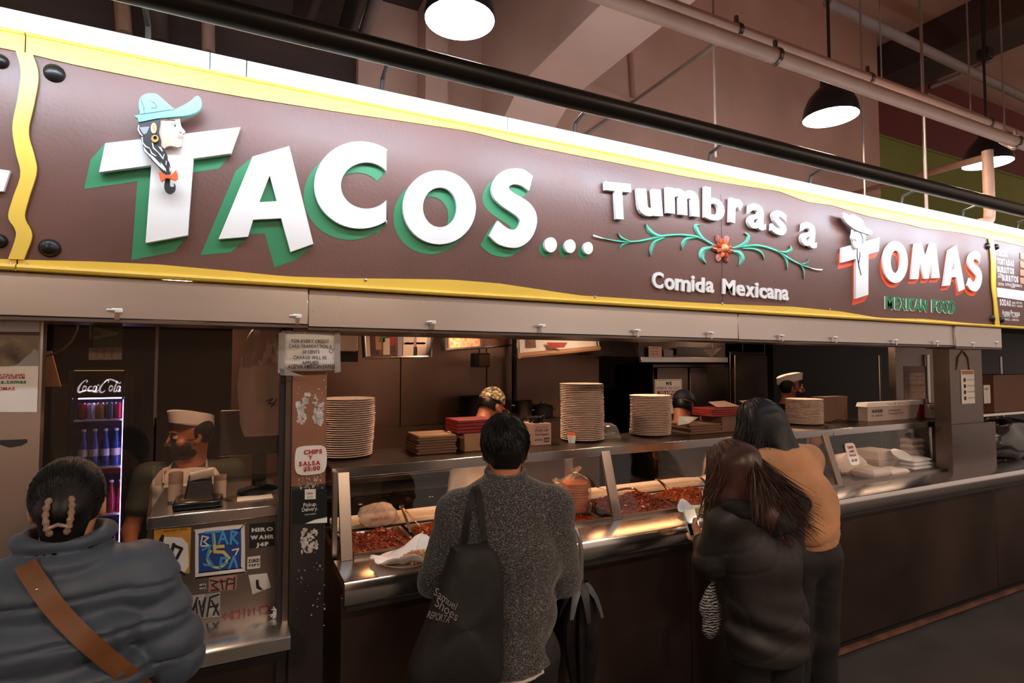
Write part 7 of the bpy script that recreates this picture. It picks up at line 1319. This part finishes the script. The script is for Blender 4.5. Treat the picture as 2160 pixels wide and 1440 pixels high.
g.cut((0, 0, .6), (0, 0, -1)); pj = pw_.put('puffer_jacket', g, 'puffer'); pug = g; pw_.trousers('trouser_black')
q = SDF(pw_.H-.22, pw_.H+.22, .005); q.ell(pw_.hp((0, -.018, .028)), (.083, .104, .100), .02, pw_.R.T); q.cap(pw_.hp((0, -.09, -.01)), pw_.hp((0, -.075, -.075)), .052, .034, .03); q.ell(pw_.hp((0, .12, -.07)), (.082, .10, .13), .015, pw_.R.T, True); q.cap(pw_.hp((0, -.07, -.06)), pw_.hp((0, -.05, -.14)), .045, .03, .03); q.cut(pw_.hp((0, -.06, -.14)), pw_.R @ np.array([0, 0, -1.])); hr = pw_.put('hair', q, 'hair_black')
rg = np.random.default_rng(5); paths = []
for i in range(1300):
    a = rg.uniform(0, 2*PI); x, z = .085*math.cos(a), .03+.1*math.sin(a); front = np.array([x, .07-.05*abs(math.sin(a)), max(z, -.06)]); mid = np.array([x*1.02, -.06, z*.9]); end = np.array([x*.15, -.125+rg.uniform(-.01, .01), -.03+rg.uniform(-.03, .035)])
    c_ = np.array([0, -.018, .028]); pts = []
    for t in np.linspace(0, 1, 8):
        p = (1-t)**2*front+2*t*(1-t)*mid+t*t*end; d = p-c_; k_ = math.sqrt((d[0]/.085)**2+(d[1]/.106)**2+(d[2]/.102)**2); p = c_+d/max(k_, .55) if t < .85 else p; pts.append(pw_.hp(p+rg.normal(0, .0010, 3)))
    paths.append(pts)
V, Fq = strands(paths, .0016); link_mesh('hair_strands', np_mesh('hs', pw_.W(V), Fq), 'hair_black', hr)['kind'] = 'stuff'
cl_ = None
for sx in (-1, 1):
    pts = [np.array([sx*x, y, z]) for x, y, z in ((.022, -.130, .030), (.026, -.142, .008), (.026, -.148, -.018), (.022, -.146, -.044), (.016, -.136, -.062))]; pl_ = [pw_.hp(p) for p in pts]; sm = [tuple(np.array(c)) for c in zip(*[np.interp(np.linspace(0, 4, 13), range(5), [p[i] for p in pl_]) for i in range(3)])]
    rr_ = [.005+.004*abs(math.sin(i*1.6)) for i in range(13)]; cl_ = pw_.putmb('hair_clip', MB().tube(sm, rr_, 8), 'clip_horn', hr)
pw_.putmb('hair_clip_bar', MB().tube([pw_.hp((-.022, -.148, -.044)), pw_.hp((0, -.15, -.036)), pw_.hp((.022, -.148, -.044))], .005, 8), 'clip_horn', hr)
sb = thing('shoulder_strap', P(150, 1330, Y=1.6), 'tan brown leather strap with metal studs across the back of the blue puffer jacket', 'strap')
cp = smooth_line([(52, 1188), (75, 1225), (110, 1275), (150, 1320), (195, 1362), (240, 1400), (290, 1440), (330, 1475)], 26); w = [pw_.surf(x, y, pug, .020) for x, y in cp]; w = np.array([p for p in w if p is not None])
for _ in range(6): w[1:-1] = (w[:-2]+w[1:-1]*2+w[2:])/4
ribbon([tuple(p) for p in w], .022, 'strap_brown', sb, 'leather_strap', .005)
for x, y in ((78, 1243), (112, 1270), (162, 1315), (250, 1393)):
    p = pw_.surf(x, y, pug, .02)
    if p is not None: V, Fq = ball(p, .0045, 8, 5); link_mesh('stud', np_mesh('s', V, Fq), 'chrome', sb)
# ------------------------------------------------------------------ woman with long brown hair in the black jacket
mat('jacket_black', '#1b1716', .58, noise=(8, .25), bump=(40, .12)); mat('hood_black', '#141216', .85, noise=(40, .2), bump=(90, .3)); mat('phone_case', '#b9c9c4', .3)
hb = P(1612, 1200, Y=1.85)
bw_ = Person((hb.x, 1.86), 14, 'woman with long brown hair in a black jacket looking down at her phone', dict(head=(-.105, .07, 1.40), hyaw=-18, hpitch=-32, neck=(-.07, .02, 1.27), chest=(-.02, 0, 1.08), pelvis=(.01, -.03, .78), shL=(-.185, .02, 1.175), shR=(.125, -.01, 1.215), elL=(-.225, .08, .97), elR=(.185, .07, .98), wrL=(-.165, .24, 1.01), wrR=(.0, .30, 1.02), hdL=(-.25, .6, .75), hnL=(.8, .5, 0)))
bw_.body('skin_light', curl=(.9, .6)); J = bw_.J
g = SDF((-.5, -.4, .45), (.5, .5, 1.42), .008)
g.cap((-.04, 0, 1.20), (-.02, -.01, 1.0), .11, .135, .06, 1.25, 1.0); g.cap((-.02, -.01, 1.0), (.0, -.03, .62), .138, .152, .06, 1.25, .98)
for sd in 'LR': g.cap((-.03, .0, 1.2), J['sh'+sd], .085, .074, .05); g.cap(J['sh'+sd], J['el'+sd], .076, .074, .04); g.cap(J['el'+sd], J['wr'+sd], .078, .055, .03)
g.folds(.010, 31, .8); g.disp(lambda X, Y, Z: .008*np.sin(Z*48+X*16)*np.exp(-((Z-.72)/.1)**2)*np.ones_like(Y)); g.cut((0, 0, .585), (.05, 0, -1)); g.cut((0, .02, 1.30), (0, -.2, 1)); bj = bw_.put('black_jacket', g, 'jacket_black'); bwg = g
q = SDF((-.32, -.32, 1.05), (.32, .15, 1.36), .008); q.cap((-.18, -.02, 1.255), (.0, -.10, 1.19), .045, .055, .04); q.cap((.0, -.10, 1.19), (.17, -.03, 1.25), .055, .06, .04); q.folds(.012, 33, 1.8); bw_.put('hood', q, 'hood_black', bj); bw_.trousers('trouser_black')
q = SDF((-.35, -.3, .95), (.2, .25, 1.62), .006); q.ell(bw_.hp((0, -.015, .028)), (.088, .106, .102), .02, bw_.R.T); q.ell(bw_.hp((0, .115, -.075)), (.062, .085, .12), .02, bw_.R.T, True)
q.cap(bw_.hp((-.02, -.06, .0)), (-.15, .0, 1.22), .075, .045, .04); q.cap(bw_.hp((.03, -.07, .02)), (-.03, -.09, 1.22), .075, .055, .05); q.cap((-.03, -.10, 1.21), (.03, -.11, 1.10), .045, .015, .05); q.cap((-.16, .03, 1.28), (-.20, .05, 1.12), .05, .03, .04); hr = bw_.put('hair', q, 'hair_brown')
rg = np.random.default_rng(8); paths = []
for i in range(2200):
    a = rg.uniform(0, 2*PI); sd = math.cos(a); th1 = rg.uniform(1.2, 1.7); up_ = np.array(skull_path(bw_, a, rg.uniform(.02, .4), th1, 6, (0, -.015, .028), (.094, .113, .108)))
    if math.sin(a) > .75: continue
    e = up_[-1]; drop = rg.uniform(.18, .34)
    if sd < -.1: t_ = np.array([-.225+rg.normal(0, .02), .06+rg.normal(0, .02), e[2]-drop*.95])            # lock hanging in front of the left shoulder
    elif sd < .45: t_ = np.array([-.05+rg.normal(0, .05), -.14+rg.normal(0, .012), e[2]-drop])
    else: t_ = np.array([.08+rg.normal(0, .05), -.16+rg.normal(0, .012), e[2]-drop*rg.uniform(.8, 1.15)])
    tail = [(1-t)**2*e+2*t*(1-t)*(e+np.array([(t_[0]-e[0])*.25, min(t_[1]-e[1], 0)*.6, -drop*.45]))+t*t*t_+rg.normal(0, .0012, 3) for t in np.linspace(.15, 1, 8)]; paths.append(np.array(list(up_)+tail)+rg.normal(0, .0022, 3))
V, Fq = strands(paths[::6], .006); link_mesh('hair_locks', np_mesh('hl', bw_.W(V), Fq), 'hair_brown', hr)['kind'] = 'stuff'
V, Fq = strands(paths, .0027); link_mesh('hair_strands', np_mesh('hs', bw_.W(V), Fq), 'hair_brown', hr)['kind'] = 'stuff'
wl = bw_.W(J['wrL']+np.array([-.02, .06, .085])); R_ = Matrix.Rotation(-.2, 3, 'Z') @ Matrix.Rotation(-.5, 3, 'X'); ph = thing('mobile_phone', wl, 'pale mobile phone held in the hand of the brown-haired woman', 'phone'); MB().box(Vector(wl)+Vector((-.036, -.005, -.07)), Vector(wl)+Vector((.036, .004, .07)), R_).build('phone_body', 'phone_case', ph, bevel=.004); MB().box(Vector(wl)+Vector((-.032, -.0062, -.065)), Vector(wl)+Vector((.032, -.0052, .065)), R_, wl).build('phone_screen', 'black_gloss', ph)
# striped shopping bag hanging from her arm
mat('stripe_bag', '#17161a', .6); m = MATS['stripe_bag']; N = m.node_tree.nodes; L = m.node_tree.links; tc = N.new('ShaderNodeTexCoord'); wv_ = N.new('ShaderNodeTexWave'); wv_.inputs['Scale'].default_value = 26; wv_.inputs['Distortion'].default_value = 5; wv_.inputs['Detail Scale'].default_value = 2.2; wv_.bands_direction = 'Z'; rp = N.new('ShaderNodeValToRGB'); rp.color_ramp.interpolation = 'CONSTANT'; rp.color_ramp.elements[0].color = lin('#141318')+(1,); rp.color_ramp.elements[1].color = lin('#a9a6a8')+(1,); rp.color_ramp.elements[1].position = .66; L.new(tc.outputs['Object'], wv_.inputs[0]); L.new(wv_.outputs[0], rp.inputs[0]); L.new(rp.outputs[0], N['Principled BSDF'].inputs['Base Color'])
c = P(1496, 1335, Y=2.0); o = thing('striped_bag', c, 'black and white wavy striped shopping bag beside the brown-haired woman', 'bag'); g = SDF((c.x-.12, c.y-.1, c.z-.05), (c.x+.14, c.y+.12, c.z+.42), .008); g.cap((c.x, c.y, c.z+.03), (c.x+.01, c.y, c.z+.10), .052, .05, .03, 1.15, .7); g.cap((c.x+.01, c.y, c.z+.10), (c.x+.05, c.y, c.z+.3), .05, .008, .02, 1.1, .7); g.folds(.012, 44, 1.6); V, Fq = g.mesh(); link_mesh('bag_body', np_mesh('b', V, Fq), 'stripe_bag', o); MB().tube([(c.x+.04, c.y, c.z+.3), (c.x+.055, c.y, c.z+.4), (c.x+.08, c.y, c.z+.47)], .006, 6).build('bag_handle', 'stripe_bag', o)
# ------------------------------------------------------------------ woman in the tan jacket
mat('tan', '#b2805a', .8, noise=(5, .16), bump=(11, .55), sheen=.15)
tb_ = P(1672, 1100, Y=2.06)
tj_ = Person((tb_.x, 2.03), 8, 'woman with shoulder-length black hair in a tan canvas jacket leaning over the counter', dict(head=(-.10, .16, 1.565), hyaw=-14, hpitch=-24, neck=(-.06, .09, 1.435), chest=(-.02, .03, 1.25), pelvis=(.0, -.06, .92), shL=(-.20, .08, 1.37), shR=(.14, .06, 1.375), elL=(-.24, .2, 1.2), elR=(.185, .2, 1.18), wrL=(-.2, .38, 1.13), wrR=(.08, .38, 1.13)))
tj_.body('skin_light'); J = tj_.J
g = SDF((-.5, -.42, .8), (.5, .55, 1.56), .008)
g.cap((-.04, .05, 1.34), (0, .0, 1.18), .13, .15, .06, 1.35, 1.0); g.cap((0, .0, 1.18), (.0, -.05, 1.06), .150, .15, .06, 1.2, 1.0)
for sd in 'LR': g.cap((-.04, .06, 1.36), J['sh'+sd], .09, .07, .08); g.cap(J['sh'+sd], J['el'+sd], .072, .072, .06); g.cap(J['el'+sd], J['wr'+sd], .08, .055, .03)
g.cap((-.055, .075, 1.42), (-.06, .09, 1.46), .075, .072, .02); g.folds(.010, 51, 1.2); g.disp(lambda X, Y, Z: .009*np.sin(Z*40-X*26)*np.exp(-((Z-1.0)/.12)**2)*np.ones_like(Y)); g.cut((0, 0, 1.02), (.1, .1, -1)); g.cut((0, .09, 1.49), (0, -.3, 1)); jk = tj_.put('tan_jacket', g, 'tan')
q = SDF((-.25, -.3, .9), (.32, .25, 1.08), .008); q.cap((.0, -.05, .99), (.0, -.05, 1.045), .138, .146, .02, 1.2, 1.0); q.folds(.004, 52, 2); q.cut((0, 0, .99), (.1, .1, -1)); q.cut((0, 0, 1.055), (0, 0, 1)); tj_.put('jacket_hem', q, 'tan', jk); tj_.trousers('trouser_black', (.11, .09, .085))
q = SDF((-.38, -.15, 1.2), (.2, .35, 1.78), .006); q.ell(tj_.hp((0, -.015, .03)), (.088, .106, .102), .02, tj_.R.T); q.ell(tj_.hp((0, .12, -.07)), (.062, .085, .12), .02, tj_.R.T, True); q.cap(tj_.hp((-.03, -.05, .02)), (-.19, .08, 1.43), .075, .04, .05); q.cap(tj_.hp((.03, -.06, .02)), (.0, .03, 1.44), .075, .045, .05); q.cap(tj_.hp((0, -.07, 0)), (-.09, .01, 1.44), .075, .045, .06); hr = tj_.put('hair', q, 'hair_black')
rg = np.random.default_rng(18); paths = []
for i in range(1900):
    a = rg.uniform(0, 2*PI)
    if math.sin(a) > .7: continue
    up_ = np.array(skull_path(tj_, a, rg.uniform(.02, .5), rg.uniform(1.2, 1.7), 6, (0, -.015, .03), (.100, .119, .112))); e = up_[-1]; drop = rg.uniform(.12, .25); ot = math.cos(a); t_ = np.array([e[0]+ot*.05+rg.normal(0, .012)+(.03 if ot > 0 else -.01), e[1]-.02+rg.normal(0, .02), e[2]-drop]); tail = [(1-t)**2*e+2*t*(1-t)*(e+np.array([ot*.02, -.01, -drop*.5]))+t*t*t_+rg.normal(0, .0014, 3) for t in np.linspace(.15, 1, 7)]; paths.append(np.array(list(up_)+tail)+rg.normal(0, .003, 3))
V, Fq = strands(paths[::6], .0062); link_mesh('hair_locks', np_mesh('hl', tj_.W(V), Fq), 'hair_black', hr)['kind'] = 'stuff'
V, Fq = strands(paths, .0028); link_mesh('hair_strands', np_mesh('hs', tj_.W(V), Fq), 'hair_black', hr)['kind'] = 'stuff'
# ------------------------------------------------------------------ workers
mat('tee_green', '#3d4234', .8, noise=(20, .12)); mat('tee_dark', '#23252b', .8, noise=(20, .15)); mat('tee_black', '#17161a', .8); mat('apron_white', '#cfc4bc', .75, noise=(6, .06)); mat('cap_navy', '#151a2c', .7); mat('camo', '#6d6348', .8)
m = MATS['camo']; N = m.node_tree.nodes; L = m.node_tree.links; tc = N.new('ShaderNodeTexCoord'); vo = N.new('ShaderNodeTexVoronoi'); vo.inputs['Scale'].default_value = 62; vo.inputs['Randomness'].default_value = 1; nz = N.new('ShaderNodeTexNoise'); nz.inputs['Scale'].default_value = 30; nz.inputs['Detail'].default_value = 0; L.new(tc.outputs['Object'], nz.inputs[0]); mx_ = N.new('ShaderNodeMixRGB'); mx_.inputs[0].default_value = .5; L.new(tc.outputs['Object'], vo.inputs['Vector']); L.new(vo.outputs['Color'], mx_.inputs[1]); L.new(nz.outputs[1], mx_.inputs[2]); rp = N.new('ShaderNodeValToRGB'); rp.color_ramp.interpolation = 'CONSTANT'; e = rp.color_ramp.elements; e[0].color = lin('#3f3a27')+(1,); e[1].position = .42; e[1].color = lin('#6b6041')+(1,)
x = e.new(.52); x.color = lin('#a8946e')+(1,); x = e.new(.62); x.color = lin('#d6c3a4')+(1,); x = e.new(.7); x.color = lin('#54503a')+(1,); L.new(mx_.outputs[0], rp.inputs[0]); L.new(rp.outputs[0], N['Principled BSDF'].inputs['Base Color'])
def worker(base, phi, label, J, tee, skin='skin', sleeve=.55, straps=True):
    hx, hy_ = J['head'][0], J['head'][1]; f_ = math.radians(phi); base = (base[0]-(hx*math.cos(f_)+hy_*math.sin(f_)), base[1]-(-hx*math.sin(f_)+hy_*math.cos(f_)))
    p = Person(base, phi, label, J); p.body(skin, curl=(.7, .7)); J = p.J; pts = np.array([J[k] for k in ('shL', 'shR', 'elL', 'elR', 'pelvis', 'neck')]); g = SDF(pts.min(0)-.22, pts.max(0)+.22, .009)
    nk_, ch, pv = J['neck'], J['chest'], J['pelvis']; g.cap(nk_+np.array([0, -.01, -.08]), ch, .10, .125, .05, 1.3, .95); g.cap(ch, pv+np.array([0, 0, -.06]), .128, .13, .05, 1.25, .95)
    for sd in 'LR':
        g.cap(nk_+np.array([0, -.01, -.06]), J['sh'+sd], .07, .066, .04); b = J['sh'+sd]+(J['el'+sd]-J['sh'+sd])*sleeve; g.cap(J['sh'+sd], b, .068, .064, .03); dd = J['el'+sd]-J['sh'+sd]
    g.folds(.005, len(label), 1.2); n_ = (p.hp((0, 0, 0))-nk_); g.cut(nk_+np.array([0, 0, .01]), n_); p.put('t_shirt', g, tee); p.trousers('trouser_black')
    f = p.R @ np.array([0, 1., 0])
    q = SDF(np.array([-.3, -.25, pv[2]-.5]), np.array([.3, .45, nk_[2]]), .008); q.cap(ch+np.array([0, .018, .06]), pv+np.array([0, .016, -.35]), .142, .146, .05, 1.3, 1.0); q.cut(ch+np.array([0, .03, 0]), (0, -1, 0)); q.cut(ch+np.array([0, 0, .15]), (0, -.2, 1))
    q.folds(.004, 3, 1.5); p.put('apron', q, 'apron_white')
    if straps:
        for sx in (-1, 1): p.putmb('apron_strap', MB().tube([ch+np.array([sx*.095, .140, .11]), ch+np.array([sx*.10, .125, .17]), nk_+np.array([sx*.085, .06, -.015]), nk_+np.array([sx*.075, .0, .015]), nk_+np.array([sx*.05, -.055, .01])], .013, 8, flat=.35), 'apron_white')
    return p
c = P(402, 905, Y=3.42)
cs_ = worker((c.x, 3.42), 186, 'cashier in a white paper hat, black mask, green shirt and white apron', dict(head=(0, .02, c.z-.03), hyaw=62, hpitch=-6, neck=(0, .0, c.z-.18), chest=(.0, 0, c.z-.36), pelvis=(0, -.02, .9), shL=(-.19, 0, c.z-.235), shR=(.19, 0, c.z-.235), elL=(-.25, .05, c.z-.5), elR=(.25, .06, c.z-.5), wrL=(-.14, .25, c.z-.53), wrR=(.2, .26, c.z-.52)), 'tee_green')
cs_.paper_hat(); cs_.mask(); cs_.eyes(); cs_.eyebrows()
q = SDF(cs_.H-.2, cs_.H+.2, .005); q.ell(cs_.hp((0, -.02, .02)), (.081, .102, .09), .02, cs_.R.T); q.ell(cs_.hp((0, .11, -.05)), (.1, .105, .15), .01, cs_.R.T, True); q.cut(cs_.hp((0, 0, -.06)), cs_.R @ np.array([0, 0, -1.])); cs_.put('hair', q, 'hair_black')
q = SDF(cs_.H-.2, cs_.H+.2, .005); q.ell(cs_.hp((0, .032, -.075)), (.062, .068, .06), .02, cs_.R.T); q.cut(cs_.hp((0, 0, -.055)), cs_.R @ np.array([0, -.3, 1.])); cs_.put('beard', q, 'hair_black')
c = P(1036, 848, Y=3.5)
cw_ = worker((c.x, 3.5), 62, 'worker in a camouflage cap bending over the food behind the counter', dict(head=(0, .16, c.z-.03), hyaw=8, hpitch=-30, neck=(0, .04, c.z-.17), chest=(0, -.02, c.z-.36), pelvis=(0, -.12, .9), shL=(-.19, .02, c.z-.23), shR=(.19, .02, c.z-.23), elL=(-.24, .12, c.z-.5), elR=(.25, .10, c.z-.48), wrL=(-.16, .34, c.z-.58), wrR=(.22, .32, c.z-.62)), 'tee_white')
cw_.cap_hat('camo'); cw_.mask(); q = SDF(cw_.H-.2, cw_.H+.2, .005); q.ell(cw_.hp((0, -.02, .015)), (.080, .101, .085), .02, cw_.R.T); q.ell(cw_.hp((0, .11, -.04)), (.1, .115, .15), .01, cw_.R.T, True); q.cut(cw_.hp((0, 0, -.04)), cw_.R @ np.array([0, 0, -1.])); cw_.put('hair', q, 'hair_black')
c = P(1442, 851, Y=3.42)
nw_ = worker((c.x, 3.42), 52, 'worker in a navy cap and black mask reaching into the food pans', dict(head=(0, .20, c.z-.02), hyaw=22, hpitch=-26, neck=(0, .10, c.z-.16), chest=(0, .02, c.z-.36), pelvis=(0, -.12, .9), shL=(-.19, .08, c.z-.24), shR=(.19, .08, c.z-.24), elL=(-.22, .26, c.z-.43), elR=(.26, .22, c.z-.42), wrL=(-.08, .46, c.z-.52), wrR=(.17, .46, c.z-.46)), 'tee_dark')
nw_.cap_hat('cap_navy'); nw_.mask(); nw_.eyes(); nw_.eyebrows(); q = SDF(nw_.H-.2, nw_.H+.2, .005); q.ell(nw_.hp((0, -.02, .012)), (.080, .101, .085), .02, nw_.R.T); q.ell(nw_.hp((0, .11, -.04)), (.1, .115, .15), .01, nw_.R.T, True); q.cut(nw_.hp((0, 0, -.045)), nw_.R @ np.array([0, 0, -1.])); nw_.put('hair', q, 'hair_black')
c = P(1668, 814, Y=3.45)
wh_ = worker((c.x, 3.45), 96, 'worker in a white paper hat and black mask looking along the counter', dict(head=(0, .03, c.z-.015), hyaw=28, hpitch=-2, neck=(0, .0, c.z-.17), chest=(0, 0, c.z-.36), pelvis=(0, -.02, .92), shL=(-.19, 0, c.z-.235), shR=(.19, 0, c.z-.235), elL=(-.24, .06, c.z-.48), elR=(.26, .02, c.z-.47), wrL=(-.14, .28, c.z-.52), wrR=(.22, .22, c.z-.42)), 'tee_black')
wh_.paper_hat(); wh_.mask(); wh_.eyes(); wh_.eyebrows(); q = SDF(wh_.H-.2, wh_.H+.2, .005); q.ell(wh_.hp((0, -.02, .02)), (.081, .102, .09), .02, wh_.R.T); q.ell(wh_.hp((0, .11, -.05)), (.1, .105, .15), .01, wh_.R.T, True); q.cut(wh_.hp((0, 0, -.05)), wh_.R @ np.array([0, 0, -1.])); wh_.put('hair', q, 'hair_black')
